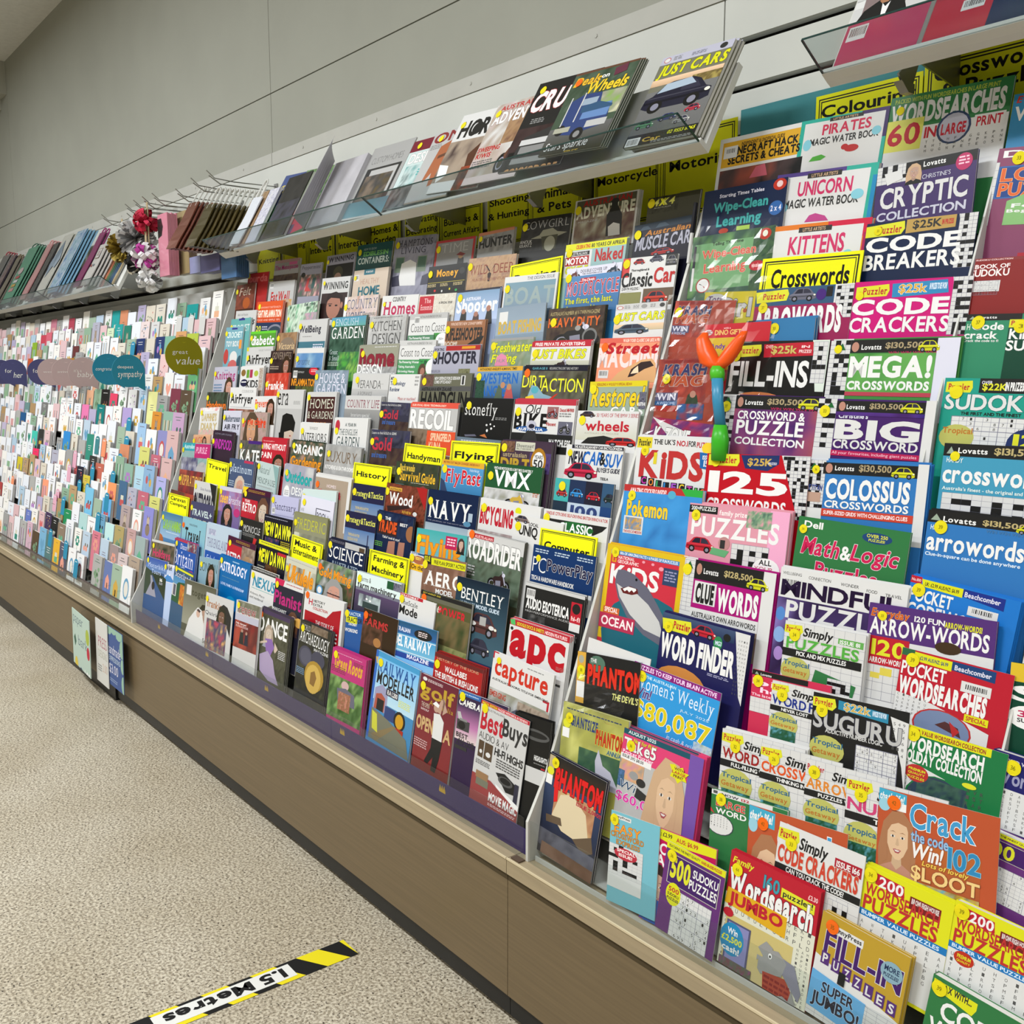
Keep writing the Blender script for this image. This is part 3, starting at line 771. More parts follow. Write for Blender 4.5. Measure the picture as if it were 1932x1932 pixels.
('mM',-2.622,1.719,1.4907,0.2662,0.2662,0.2707,0.15,0.6,3,1,0,'555','dark handgun magazine with tall black capitals','R 0 0 100 13.2 665;N 0 0 26 13.2 543 755 332;T 28 2.4 78 6 ddd b NEW DEFENCE FORCE SIDEARM;T 28 6.6 62 10.2 ddd b COMES OPTICS-READY;R 80 1.2 88 12 ddd;R 82 1.8 86 11.4 333;T 4 14.4 64 18.6 222 b AUSTRALIAN & NEW ZEALAND;R 0 18.6 100 41.9 665;T 4 19.2 94 38.3 111 b HANDGUN;D 8 7.8 4.4 y'),
('mM',-2.34,1.7275,1.5132,0.2067,0.2067,0.2936,0.15,0.9,5,0,0,'37a','blue angling magazine with yellow strip and man holding a fish',"R 0 0 100 6.1 da3;T 6 1.2 88 4.9 332 bi WITH BONUS ANGLER'S ALMANAC TIMES;G 0 6.1 100 43 79b 357;T 8 8.6 92 23.3 26b b WESTERN;T 12 25.8 80 40.5 26b b ANGLER;N 0 18.4 20 43 243 354 132;E 56 20.9 66 29.5 b86;P 565 44 43 52 24.6 60 30.7 62 43;P b55 66 43 70 28.2 80 28.2 86 43;E 70 23.3 80 31.9 b86;D 6 13.5 5.7 y"),
('mM',-2.1283,1.7287,1.5164,0.2552,0.2552,0.2958,0.15,-0.2,3,1,0,'443','dirt bike magazine with thin yellow capitals over a colourful rider','R 0 0 100 5.1 112;T 14 1.3 38 3.8 59a b GARAGE 11;T 42 1.3 86 3.8 bbb r RESURRECTING DIRT BIKE HISTORY;N 0 5.1 100 38 433 665 332 10;T 0 10.1 36 22.8 ee3 r DIRT;T 32 12.7 97 26.6 ee3 r ACTION;P 8ab 10 35.5 16 20.3 26 21.5 36 29.1 50 31.7 54 35.5;E 16 21.5 28 29.1 5ab;P c32 44 35.5 56 29.1 60 27.9 50 35.5;P ec3 8 32.9 20 30.4 24 35.5 8 36.7;D 7 7.6 4.6 o'),
('mM',-1.8486,1.7136,1.4763,0.2081,0.1966,0.2561,0.15,1.4,6,0,0,'9a9','grey restored cars magazine with yellow script title','R 0 0 100 6.5 dc2;T 12 2 70 5.2 a52 b REBUILDING A WOLSLEY 15 SPECIAL SEDAN;T 4 6.5 92 30 ec2 bi/222 Restored;T 40 30 92 39.1 eee bs CARS;N 84 13 100 32.6 556 778 334;T 82 24.7 98 28.7 eee b AUSTRALIA;D 7 9.1 5.7 y'),
('mM',-4.2835,1.6888,1.4102,0.2234,0.2234,0.2796,0.15,1,6,0,0,'332','dark magazine with orange blackletter title beside the divider','N 0 0 100 41 322 454 221 9;T 2 17.4 96 37.9 e72 b Handspun;D 6 11.3 5.3 y'),
('mM',-4.0483,1.6978,1.4342,0.2587,0.2587,0.3037,0.15,0.7,7,0,0,'ddd','white air fryer cookbook with food photos below, the lower one','T 46 4.2 90 8.4 777 l COOKBOOK;T 4 10.5 90 30.4 222 b AirFryer;L 6 31.4 86 32.5 1 777;N 0 34.6 100 52.4 b65 643 a87 7;E 6 34.6 24 44 b34;D 8 12.6 4.6 y'),
('mM',-3.7778,1.686,1.4025,0.1921,0.1921,0.272,0.15,1.5,4.6,0,0,'ddd','white health magazine with orange title and laughing dark-haired woman','T 2 6.4 84 23.4 d52 b Prevention;F 52 5.3 100 58.5 321 b87 321;T 8 31.9 36 40.4 222 b LOSE;D 10 21.3 6.1 y'),
('mM',-3.5976,1.696,1.4295,0.2238,0.2238,0.2988,0.15,0.9,4,1,0,'ccc','white fashion magazine with a woman in a tall black hat','T 6 5.4 46 26 222 rs era;L 66 18.4 90 24.9 3 999;R 0 31.4 100 102.9 bbb;P 111 26 74.7 30 43.3 44 39 66 41.2 80 54.2 78 70.4 60 69.3;P cba 40 71.5 66 67.2 78 70.4 70 86.7 62 97.5 44 95.3;P 111 22 72.6 42 70.4 44 92.1 26 97.5;E 62 75.8 68 78 a33;D 6 7.6 5.3 y'),
('mM',-3.3435,1.6947,1.4258,0.2215,0.2215,0.2948,0.15,1.2,5,1,0,'ccc','white homes magazine with maroon panel and orange word','R 6 7.7 96 94.1 422;T 12 11.1 92 26.6 ccb rs HOMES;T 8 31 94 43.2 ccb rs & GARDENS;T 30 48.7 76 56.5 e92 b COLOUR;D 8 8.9 5.3 y'),
('mM',-3.0536,1.6922,1.4191,0.2346,0.2346,0.2876,0.15,0.6,4.3,2,0,'bbb','grey interiors magazine with dark red serif title','R 0 0 100 19.3 ccc;T 6 5.7 96 17.1 845 rs COUNTRY LIFE;G 0 19.3 100 45.5 999 777;T 20 25 72 31.9 ddd rs Interiors special'),
('mM',-2.8095,1.6865,1.4039,0.1723,0.1723,0.2732,0.15,-0,6,0,0,'334','dark prospecting magazine with red title, behind its twin','N 0 0 100 23.2 335 445 223;N 0 34.7 100 52.1 543 433 322;T 2 3.5 70 6.9 bbb b Learn to find GOLD & GEMS;T 6 13.9 64 31.3 b34 bs/434 Gold;T 10 32.4 56 41.7 46a b/223 and treasure;D 6 23.2 6.8 y'),
('mM',-2.6338,1.6868,1.4049,0.2544,0.2544,0.2742,0.15,0.4,3,1,0,'bbb','firearms magazine with huge white capitals and orange box','R 0 0 100 5.3 d54;T 4 1.2 76 3.6 fdc b SURVIVAL GEAR TECHNOLOGY;T 2 7.1 94 30.9 eee k/888 RECOIL;N 0 30.9 50 59.4 765 876 543 8;R 42 32.1 100 59.4 d53;T 50 34.5 92 44 eca b SPRINGFIELD;T 48 45.2 74 55.9 eca b KUNA'),
('mM',-2.36,1.695,1.4268,0.2287,0.2287,0.2965,0.15,0.3,5,0,0,'181818','black fly fishing magazine with white calligraphic title','T 4 6.1 70 26.9 ddd rs stonefly;L 68 23.2 90 26.9 2 888;E 50 31.8 54 34.3 ddd;E 58 30.6 61 33 eee;E 60 35.5 64 38.5 ddd;E 66 33 69 34.9 eee;E 52 37.9 56 41.6 eee;P 667 8 46.5 30 45.3 34 47.7 10 48.9;P c74 40 46.5 50 44 56 48.9;D 12 9.8 5.2 y'),
('mM',-2.1252,1.6955,1.4279,0.246,0.246,0.2971,0.15,0.5,3,2,0,'ddd','white vintage motorbike magazine with ornate black title and helmeted rider','R 0 0 100 5.7 b34;T 20 5.7 46 15.1 222 ri Old;T 2 15.1 58 32.8 111 ks BIKE;E 6 29 60 35.3 259;T 10 30.9 52 34 fff b AUSTRALIA;R 56 7.6 74 20.2 966;M 57 8.8 73 18.9 722;T 76 8.8 98 12.6 b44 b Ducati MH900;L 76 13.9 94 18.9 2 888;T 56 23.9 72 27.7 b44 b Vincent;R 76 22.7 98 36.6 667;M 78 23.9 96 35.3 333;R 0 36.6 100 56.7 222;E 24 22.7 40 32.8 bbc;E 28 26.5 38 31.5 223;P 333 16 46.6 26 34 40 34 46 46.6;T 64 41.6 98 49.2 ddd b MATCHLESS;D 8 13.9 4.8 y'),
('mM',-1.8637,1.6868,1.4048,0.2314,0.2117,0.2741,0.15,1.2,6,0,0,'ddd','white car magazine with large red lowercase title',"C 4 0.6 28 7.1 433;T 30 2.6 92 6.5 b34 r 50 YEARS OF THE BMW 3 SERIES;G 0 7.8 100 31.2 ddd ccb;T 14 10.4 80 21.4 b23 b wheels;T 14 22.7 66 24.7 aa9 r AUSTRALIA'S CAR MAGAZINE;P 222 10 35.1 20 28.6 44 26 60 28.6 64 35.1;C 48 27.3 96 36.4 b22;D 9 10.4 5.1 y"),
('mM',-4.3038,1.663,1.3415,0.212,0.212,0.2995,0.15,2.5,6,1,0,'ddd','white diary magazine with ornate gold letters and pink confetti',"N 0 0 100 7.1 d99 eee ddd 14;T 12 12.2 88 27.5 cb8 b/865 DAPHNE'S;T 10 31.6 92 45.8 cb8 b/865 DIARY;N 0 45.8 100 56 dba bba e9a 9;D 10 10.2 5.6 y"),
('mM',-4.0423,1.6616,1.3376,0.1799,0.1799,0.2966,0.15,1.8,5,0,0,'ccd','pale blue Mediterranean air fry cookbook','T 8 10.4 96 25.9 345 bi Mediterranean;T 10 31.1 96 43.5 223 b AIR FRY;L 10 46.6 60 48.7 1 888;D 8 15.5 6.6 y'),
('mM',-3.854,1.6617,1.3378,0.2371,0.2371,0.2961,0.15,1.2,5,1,0,'a98',"fashion magazine with orange-red title over a woman's close-up face",'N 0 0 100 63.4 a98 b99 987;T 6 9.5 96 25.4 d42 b marie claire;F 8 -3.2 76 79.2 543 c97 a98;T 26 9.5 96 21.1 d42 b rie claire;D 8 14.8 5.0 y'),
('mM',-3.3237,1.6542,1.3179,0.2173,0.2173,0.2764,0.15,1,3.5,1,0,'ddd','white interiors magazine with black Roman capitals','T 34 6.6 62 11 555 rs THE WORLD OF;T 6 16.5 94 29.8 333 rs INTERIORS;R 2 36.4 98 60.6 733;R 0 35.3 100 36.4 ddd;D 10 14.3 5.4 y'),
('mM',-3.0832,1.6639,1.3438,0.2264,0.2264,0.3023,0.15,1.5,3,2,0,'ddd','white yearbook with stacked green-grey serif words about an English garden','T 34 7.9 66 13 344 b A YEAR IN;T 18 16.9 72 26 455 rs THE ENGLISH;T 12 28.2 80 44 455 rs GARDEN;N 36 52 100 67.8 475 593 ca5 8;E 4 3.4 18 21.5 b34;D 10 20.3 5.2 y'),
('mM',-2.8169,1.6535,1.3161,0.2283,0.2283,0.2748,0.15,1,6,0,0,'334','dark prospecting magazine with red title, in front beside the handyman sign','N 0 0 100 23.2 335 445 223;N 0 24.3 100 69.5 543 433 322;T 2 2.9 66 6.4 bbb b Learn to find GOLD & GEMS;T 4 10.4 58 29 b34 bs/434 Gold;T 6 31.3 46 39.4 46a b/223 and treasure;L 0 53.3 24 63.7 3 bbb;N 54 48.6 84 63.7 994 775 553 8;D 5 17.4 5.2 y'),
('mM',-2.3413,1.6539,1.3171,0.2025,0.2025,0.2754,0.15,-0.2,4,0,0,'678','grey-blue magazine tucked behind the flying sign','L 10 3.6 90 7.3 1 bbc'),
('mM',-2.1327,1.6538,1.3167,0.2098,0.2098,0.2742,0.15,0.7,3.5,3,0,'434','purple dirt bike magazine with gold anniversary medallion','N 0 0 28 13.7 643 865 432 8;R 30 0 68 11.2 ccb;T 32 2.5 66 6.9 554 bs/eee Shootout!;T 32 7.5 62 10 444 r 300cc 2T HARD ENDURO;T 6 13.7 54 20 a97 b ustralasian;T 2 21.2 62 37.4 b93 k DIRT;N 60 12.5 100 37.4 436 547 325;E 62 6.2 92 39.9 a72;E 66 11.2 88 34.9 eee;T 69 15 85 20 333 b YEARS;T 68 20.6 86 31.2 333 b 50;D 8 8.7 5.6 y'),
('mM',-1.8687,1.6557,1.3217,0.1998,0.1998,0.2804,0.15,1,6,0,0,'ddd',"white new car buyer's guide with a crimson hatchback","R 10 0 100 4.5 223;T 14 0.6 98 3.9 eee b THE AUSTRALIAN NEW CAR ENCYCLOPAEDIA;T 6 7.7 36 24.5 223 bi NEW;T 32 7.1 66 23.8 26b bi CAR;T 62 7.7 72 23.2 222 b &;T 70 8.4 100 25.1 26b bi SUV;T 58 25.8 98 31.6 334 bi BUYER'S GUIDE;C 0 21.9 60 41.2 b24;T 66 37.4 80 40.6 333 b TESLA;D 8 10.3 4.3 y"),
('mM',-4.285,1.62,1.2268,0.1392,0.19,0.2749,0.15,2.9,5,0,0,'da8','peach puzzle magazine with red letters beside the divider','T 10 6 98 30.2 c64 b/fd9 WORD;F 70 5 110 45.4 321 b87 433;D 8 20.2 8.5 y'),
('mM',-4.0839,1.6301,1.2536,0.215,0.215,0.3003,0.15,-0.3,3,2,0,'323','dark purple food magazine with magenta capitals','T 10 3.1 90 6.2 889 r LOVE LIFE FOOD;T 6 14.4 94 34 b3a b MiNDFOOD;D 6 20.6 5.5 y'),
('mM',-3.7902,1.6213,1.2302,0.1977,0.1977,0.2787,0.15,1.3,2.6,0,0,'443','dark magazine with white serif first name and floral ground','N 0 0 100 47.4 343 555 765 9;R 40 0 100 6.3 427;T 4 17.9 96 42.1 eee bs KATE;D 8 11.6 6.0 y'),
('mM',-3.5993,1.6287,1.2498,0.2169,0.2169,0.2979,0.15,1.1,3.5,1,0,'b23','red health book about living without pain with a dark-haired woman','T 6 4.3 50 7 fcc r The natural guide to;T 2 9.6 96 20.4 fee b LIVING WITHOUT;T 2 24.7 44 35.4 fee b PAIN;F 44 26.8 100 69.7 221 a76 c44;D 4 16.1 3.9 y'),
('mM',-3.3499,1.6298,1.2528,0.2471,0.2471,0.3006,0.15,0.3,4.5,1,0,'232','garden magazine with white and yellow stacked title','N 0 0 100 49.4 343 454 a87 9;T 8 4.4 98 18.7 eee k/233 ORGANIC;T 3 22 97 41.8 e92 b/333 Gardening;D 10 7.7 4.8 y'),
('mM',-3.0875,1.6298,1.2528,0.2434,0.2434,0.3005,0.15,0.1,3.3,2,0,'aaa','grey luxury kitchens magazine with brown thin capitals','N 0 0 100 39.4 bbb aaa 999;T 6 7.9 90 23.6 765 r LUXURY;T 4 28.1 84 33.8 eee b KITCHENS & BATHROOMS;D 12 12.4 4.8 y'),
('mM',-2.6159,1.6207,1.2284,0.2274,0.2274,0.2762,0.15,0.6,3.5,1,0,'332','survival guide magazine with yellow serif title and red barn','N 0 0 100 53 343 443 232 9;T 10 2.4 46 11.8 db4 bs Backwoods;T 12 11.8 96 24.7 eb3 bs Survival Guide;L 40 25.9 84 27.1 1 ccb;P 844 52 47.1 56 33 70 28.3 84 33 86 47.1;R 64 36.5 72 47.1 322;R 4 29.4 24 47.1 466;D 9 12.9 5.2 y'),
('mM',-2.3789,1.629,1.2508,0.2014,0.2014,0.2993,0.15,0.2,4,0,0,'48b','blue aviation history magazine with red title and yellow strip','R 0 0 100 7.8 da3;T 4 1.8 90 6 943 b MOVING OUT: MAJOR CHANGES UNDERWAY;G 0 7.8 100 54.3 59c 37a;T 12 12.1 96 37.4 c23 bs/fff FlyPast;T 68 9 90 14.5 def r Aviation Heritage;P 346 4 54.3 0 26.5 10 30.2 26 54.3;D 9 13.3 5.9 y'),
('mM',-2.1665,1.6303,1.2541,0.234,0.234,0.3022,0.15,0.3,3.5,1,0,'253','green vintage motocross magazine with big white letters','T 14 2.5 84 6.2 eee b VINTAGE MOTOCROSS & DIRT BIKE QUARTERLY;T 16 6.2 82 24.8 fff b VMX;R 0 27.3 100 55.9 ccc;N 0 28.6 100 55.9 ddd bbb 998 12;M 40 28.6 84 47.2 ca4;L 88 27.3 98 32.3 3 b64;D 10 13.7 5.0 y'),
('mM',-1.8747,1.6248,1.2393,0.2076,0.2076,0.2874,0.15,0.3,6,0,0,'245','teal and navy grid magazine of small sports cars','R 0 0 26 27 4aa;R 26 0 54 27 235;R 54 0 82 27 223;R 82 0 110 27 357;R 0 27 26 51.4 234;R 26 27 82 51.4 bcd;R 82 27 110 51.4 247;T 32 29.5 78 42.4 347 k 100;C 4 11.6 24 21.8 a33;C 29 10.3 51 20.5 38c;C 57 11.6 80 21.8 b23;C 86 11.6 104 21.8 233;D 14 9 5.7 y'),
('mM',-4.377,1.6055,1.1879,0.3144,0.3144,0.2352,0.15,2.2,7.2,0,0,'9bb','craft kit magazine in clear bag with teal and pink header','R 0 0 46 11.1 3ab;T 6 2 44 8.1 dff bi Australian;R 46 1 100 20.2 c27;T 50 5.1 90 14.2 fbd bi PURSLE;N 0 20.2 60 55.6 447 889 bbc 8;E 56 25.3 96 50.6 bbb;D 4 10.1 3.8 y'),
('mM',-4.3172,1.5637,1.0765,0.265,0.265,0.3032,0.15,1.3,7,0,0,'833','dark red needlework magazine with gold capitals beside the divider','N 0 0 100 50.3 933 533 b54 5;T 6 8.1 96 25.2 eb5 rs INSPIRATIONS;D 6 15.1 4.5 y'),
('mM',-3.8354,1.5937,1.1566,0.2357,0.2357,0.2932,0.15,-0.1,4.5,1,0,'457',"steel blue women's magazine with white serif title and blonde woman",'R 60 0 96 4.2 b35;T 6 8.4 94 26.2 cde rs platinum;F 26 26.2 76 68.1 cba c98 889;L 68 36.7 96 47.1 3 abc;L 4 36.7 28 47.1 3 abc;D 8 10.5 5.0 y'),
('mM',-3.5682,1.5964,1.1637,0.1809,0.1809,0.2934,0.15,-2.4,8,0,0,'bcc','pale grey menopause magazine with grey script heading','P 8aa 70 0 100 4.3 100 69.3 90 32;T 8 7.5 60 23.5 788 ri Natural;T 4 32 90 44.8 677 rs MENOPAUSE;L 6 49.1 80 52.3 2 999;D 6 10.7 6.5 y'),
('mM',-3.3481,1.5984,1.1691,0.2303,0.2303,0.3038,0.15,-0.6,4.5,1,0,'aab','outdoor design magazine with teal rounded title over grey deck','N 0 0 100 65.5 aab 99a ccc 6;T 6 8.7 96 27.3 2aa b/177 Outdoor;T 34 32.8 94 45.9 eee b/678 DESIGN;E 6 32.8 28 60.1 eee;L 10 40.4 24 49.1 3 999;N 24 51.3 100 65.5 665 887 443 8;D 12 13.1 5.1 y'),
('mM',-3.0938,1.593,1.1547,0.2466,0.2466,0.2915,0.15,-0.1,3.8,1,0,'a98','kitchens magazine with pink-red title on white-edged taupe cover','R 0 0 100 4.5 ddd;R 92 0 100 72.7 ddd;T 34 12.3 60 16.8 dcc b HOMES;T 12 20.1 76 30.2 d45 b Kitchens &;D 8 14.5 4.8 o'),
('mM',-2.8317,1.5893,1.1448,0.1988,0.1988,0.2821,0.15,0.7,6,0,0,'224','navy strategy magazine with yellow title, directly below the history sign','G 0 28.6 100 68.6 57a abc;T 3 10.3 96 22.9 dd6 bs Strategy&Tactics;T 14 36.6 56 41.1 cb8 b THE FINLAND & BATTLES;T 14 43.4 52 49.1 cb8 b RUSSIAN WAR;D 8 13.7 5.9 y'),
('mM',-2.6338,1.5962,1.163,0.2244,0.2244,0.3001,0.15,-0.1,6.6,0,0,'532','woodworking magazine with white title on wood grain and red flash','N 0 0 100 46.8 632 843 421 18;R 8 4.7 40 9.4 da4;T 10 5.9 38 8.8 432 b AUSTRALIAN;T 10 11.7 68 28.1 eee b Wood;P a22 74 0 100 0 100 29.3;T 46 33.9 68 37.5 da4 b REVIEW;E 72 32.8 82 38.6 ddd;P 322 6 31.6 60 25.8 64 29.3 10 38.6;D 4 11.7 5.3 y'),
('mM',-2.4024,1.5962,1.1631,0.2435,0.2435,0.3003,0.15,0.6,4,1,0,'124','navy blue naval magazine with white serif capitals','T 4 10.8 88 32.5 eee bs NAVY;T 4 34.9 86 36.7 99a r THE JOURNAL OF THE NAVY LEAGUE;R 84 20.5 92 30.1 abc;G 0 38.5 100 60.2 9ab cdd;E 76 30.1 90 36.1 58a;D 7 13.2 4.8 y'),
('mM',-2.1498,1.5965,1.1642,0.2536,0.2536,0.3007,0.15,-0.2,3.5,1,0,'ddd','white cycling magazine with tall red condensed capitals','T 2 7.5 58 27.3 b23 b BICYCLING;E 60 3.7 70 11.2 dd2;L 76 12.4 92 16.1 2 888;N 0 33.5 60 55.9 baa 988 ddd 8;D 8 9.9 4.7 y'),
('mM',-1.9898,1.5875,1.1402,0.0996,0.19,0.2722,0.15,-1.7,3.7,0,0,'ddd','white used car magazine with a grey sedan, half hidden','C 0 2.5 60 21.1 766;T 60 14.9 98 23.6 333 b LOCAL;T 24 24.8 98 55.9 222 b UNIQ;D 20 31 11.8 y'),
('mM',-1.8852,1.5962,1.1632,0.2442,0.2332,0.3006,0.15,0.5,7,0,0,'ddd','white classic car magazine with green winged badge','T 4 1.9 94 5.8 b44 b UNIQUE CITROENS SELF-DRIVING BRITISH INNOVATOR;P 222 8 9 94 9 88 14.1 76 19.3 24 19.3 14 14.1;E 22 9 76 21.8 263;T 26 10.9 74 19.9 fff b CLASSIC;D 6 9 4.8 y'),
('mM',-4.342,1.5305,0.9878,0.2627,0.2627,0.3018,0.15,-0.5,5,0,0,'943','red magazine behind the caravan and camping sign','N 0 0 100 30 a43 743 333 5'),
('mM',-4.1144,1.5525,1.0465,0.2354,0.2354,0.2732,0.15,0.1,4.9,0,0,'ccc','white outdoors magazine with tall black capitals and curled dark corner','T 30 10.2 80 15.3 557 r Great Australian;T 4 20.4 90 56 223 b OUTDOORS;P 222 70 0 100 2 100 45.8 90 30.5;D 8 10.2 5.0 y'),
('mM',-3.8437,1.5528,1.0474,0.2133,0.2133,0.2739,0.15,0.9,6,0,0,'769','purple teen magazine with a dark-haired girl','R 0 0 100 7.3 ccd;N 0 7.3 100 46.7 76a a68 98b 9;T 6 13.5 42 31.1 eb4 bi teen;T 46 15.6 98 30.1 dde rs Breathe;F 16 31.1 72 77.9 222 b87 334;E 72 36.3 100 51.9 b37;D 8 10.4 5.5 y'),
('mM',-3.6294,1.5588,1.0636,0.2437,0.2437,0.2893,0.15,-0.2,7,0,0,'323','retro magazine with red title block, the upper of two','R 0 0 100 8.5 413;P ec2 0 0 20 0 0 11.7;L 20 3.2 80 7.4 2 a83;R 0 18 58 47.7 b23;T 4 24.4 54 38.2 eee b RETRO;T 10 19.1 30 23.3 fee b YOURS;F 52 10.6 104 68.9 643 cba 977;N 0 48.8 40 63.6 bbc 99a ddd 8;D 12 10.6 4.8 y'),
('mM',-3.3696,1.5565,1.0572,0.2123,0.2123,0.2836,0.15,1.6,8,0,0,'bbd','pale lilac magazine with indigo serif title','T 12 11.9 92 28.1 446 rs Sanctuary;Q 4 21.6 16 32.4;L 10 32.4 90 35.7 1 99b;N 0 37.9 100 54.1 99a bbc 88a 6;D 6 8.7 5.6 y'),
('mM',-3.153,1.572,1.0985,0.2385,0.2385,0.2353,0.15,3.1,6,0,0,'cdd','white pool magazine with small bracketed title, the back one','P 445 48 14.4 88 14.4 88 15.5 50 15.5 50 27.7 48 27.7;T 52 17.7 88 25.5 444 r POOL+;D 5 12.2 4.9 y'),
('mM',-3.1493,1.5642,1.0779,0.2371,0.2371,0.3032,0.15,-0.5,2.8,0,0,'dde','white pool magazine with small bracketed title, the front one','T 3 18.8 12 23.3 777 r 60 PAGES;P 445 48 14.4 90 14.4 90 15.5 50 15.5 50 31 48 31;T 52 19.9 88 31 334 r POOL+;T 52 34.3 92 36.6 777 l OUTDOOR DESIGN;D 11 10 5.0 y'),
('mM',-3.1652,1.5417,1.0179,0.2443,0.2443,0.2441,0.15,0.5,3.2,1,0,'885','olive-grey interiors magazine with yellow serif title','G 0 0 100 55.1 886 998;N 0 27.6 100 60.7 998 776 bba 5;T 10 6.6 96 22.1 bb4 rs FREDERIC;R 6 27.6 22 46.3 ccb;R 76 33.1 96 60.7 997;D 8 14.3 4.8 y'),
('mM',-2.8227,1.5572,1.059,0.1881,0.1881,0.2862,0.15,0.5,2.7,0,0,'224','navy strategy magazine with yellow title, lower beside the tradesman magazine','G 0 28.4 100 68.2 57a abc;T 3 8 98 21.6 dd6 bs Strategy&Tactics;T 14 36.4 52 40.9 cb8 b THE FINLAND & BATTLES;T 14 43.2 48 48.9 cb8 b RUSSIAN WAR;R 78 34.1 81 62.5 335;D 8 12.5 6.3 y'),
('mM',-2.6401,1.5642,1.0777,0.2058,0.2058,0.3028,0.15,-0.5,3,1,0,'124','tradesman tool magazine with orange lettering and bare legs',"N 0 0 100 34.9 124 235 113;R 6 10.5 60 32.5 322;T 8 11.6 58 29.1 d52 b TRADIE;T 24 5.8 40 10.5 eee b THE;T 22 33.7 70 38.4 ddd bi Talkin' tools & toys!;T 66 10.5 86 15.1 eee b BEST;P a76 36 69.7 40 40.7 58 38.4 60 69.7;P a76 66 69.7 68 38.4 84 37.2 84 69.7;E 84 11.6 110 34.9 964;L 2 44.2 24 52.3 3 6a4;D 10 9.3 5.7 y"),
('mM',-2.4036,1.5553,1.0543,0.2458,0.2458,0.2813,0.15,1.5,3.7,0,0,'5ab','sky blue flying magazine with big yellow lettering','G 0 0 100 47.9 4aa 8bc;T 4 7.2 92 37.1 e92 b/b71 Flying;R 60 3.6 82 18 b25;L 63 6 80 15.6 3 fcd;F 82 3.6 98 21.5 433 ca9 222;D 7 12 4.8 y'),
('mM',-2.1657,1.564,1.0772,0.2455,0.2455,0.2998,0.15,-0.9,3,2,0,'443','road motorcycle magazine with white condensed title and rider in bush','R 0 0 100 29.6 ccc;N 0 14.8 100 67.8 454 676 332 10;R 10 1.8 48 6.8 a23;T 14 3.1 46 6.2 fcc b AUSTRALIAN;T 2 7.4 98 29.6 eee b/777 ROADRIDER;M 46 34.5 84 55.5 322;L 0 37 22 49.3 4 bbb;D 9 3.7 4.8 o'),
('mM',-1.8853,1.5635,1.076,0.2259,0.2259,0.3029,0.15,0.1,5.7,0,0,'136','navy computer magazine with white outlined title and hardware headline','L 4 3.8 26 8.9 2 bcd;L 36 3.8 60 8.9 2 bcd;L 72 3.8 96 8.9 2 bcd;T 2 12.8 24 29.3 eee l PC;T 26 12.8 98 29.3 224 b/eee PowerPlay;T 2 33.2 72 38.3 eee b TECH & HARDWARE HANDBOOK;R 0 40.8 100 63.8 ddd;T 0 42.1 96 53.6 223 b BUILD A 5090;D 11 14 3.8 y'),
('mM',-4.0818,1.5217,0.9646,0.2428,0.2428,0.2809,0.15,0.6,3.4,0,0,'446','indigo travel magazine with cream sans capitals','T 6 12.2 94 23.4 cdd b TRAVEL+;T 4 28.4 92 39.6 dca b LEISURE;D 6 11.2 4.9 y'),
('mM',-4.368,1.4945,0.8919,0.2479,0.2479,0.2972,0.15,0.9,7,0,0,'58b','blue sky caravanning magazine with green lettering beside the divider','G 0 0 100 44.6 479 9bd;T 12 11.9 96 29.7 9c4 b/364 CARAVANNING;E -20 39.6 20 64.4 b63;L 30 32.7 90 35.6 1 cde;D 10 9.9 4.8 y'),
('mM',-4.1151,1.4962,0.8964,0.2556,0.2556,0.3014,0.15,0.3,4.5,1,0,'8bc','pale aqua travel magazine with condensed black serif title','T 30 7.1 64 11.1 334 r vacations;T 14 15.2 80 38.4 222 bs Travel;L 10 40.4 80 42.4 1 455;D 6 13.1 4.6 o'),
('mM',-3.8563,1.4978,0.9008,0.3153,0.3153,0.3059,0.15,0.7,4.5,1,0,'bcd','white heritage magazine with grey serif title and deep blue panel','T 6 17.6 70 29 779 rs THIS ENGLAND;N 8 6.2 30 13.5 abc 99b dde 9;R 2 34.2 100 67.4 25a;T 8 39.4 50 47.7 cdf ri Fabulous;L 8 48.7 48 51.8 2 abd;P c84 60 67.4 72 53.9 78 49.8 84 53.9 92 67.4'),
('mM',-3.5693,1.5178,0.9543,0.1995,0.1995,0.2701,0.15,0.1,5.9,0,0,'222','black current affairs magazine with white serif capitals','T 16 11.6 90 24.3 ccc rs MONOCLE;L 14 26.4 70 32.7 3 888;R 58 34.8 76 52.8 222;P c33 66 31.7 80 32.7 68 52.8 60 52.8;D 8 10.6 5.9 y'),
('mM',-3.3822,1.5303,0.9874,0.2274,0.2274,0.3037,0.15,0.4,5.4,0,0,'112','black magazine with yellow block capitals beside the olive-grey one, upper of two','L 4 3.2 84 5.4 1 99a;T 4 10.8 94 33.4 ee2 b NEW DAWN;N 10 35.6 60 53.9 234 336 a65 6;L 66 36.6 98 45.3 3 cb3;E 84 16.2 98 26.9 dd4;D 10 16.2 3.7 y'),
('mM',-2.8771,1.5223,0.966,0.2333,0.2333,0.2801,0.15,-0.3,3.3,2,0,'124','navy science magazine with white serif title','R 0 0 46 5.7 223;L 4 1.1 44 4.5 3 778;R 46 0 100 7.9 bbb;R 84 2.3 98 7.9 543;T 4 9 96 26 eee rs SCIENCE;T 16 29.4 86 36.2 9ab b ILLUSTRATED;D 6 9 5.1 y'),
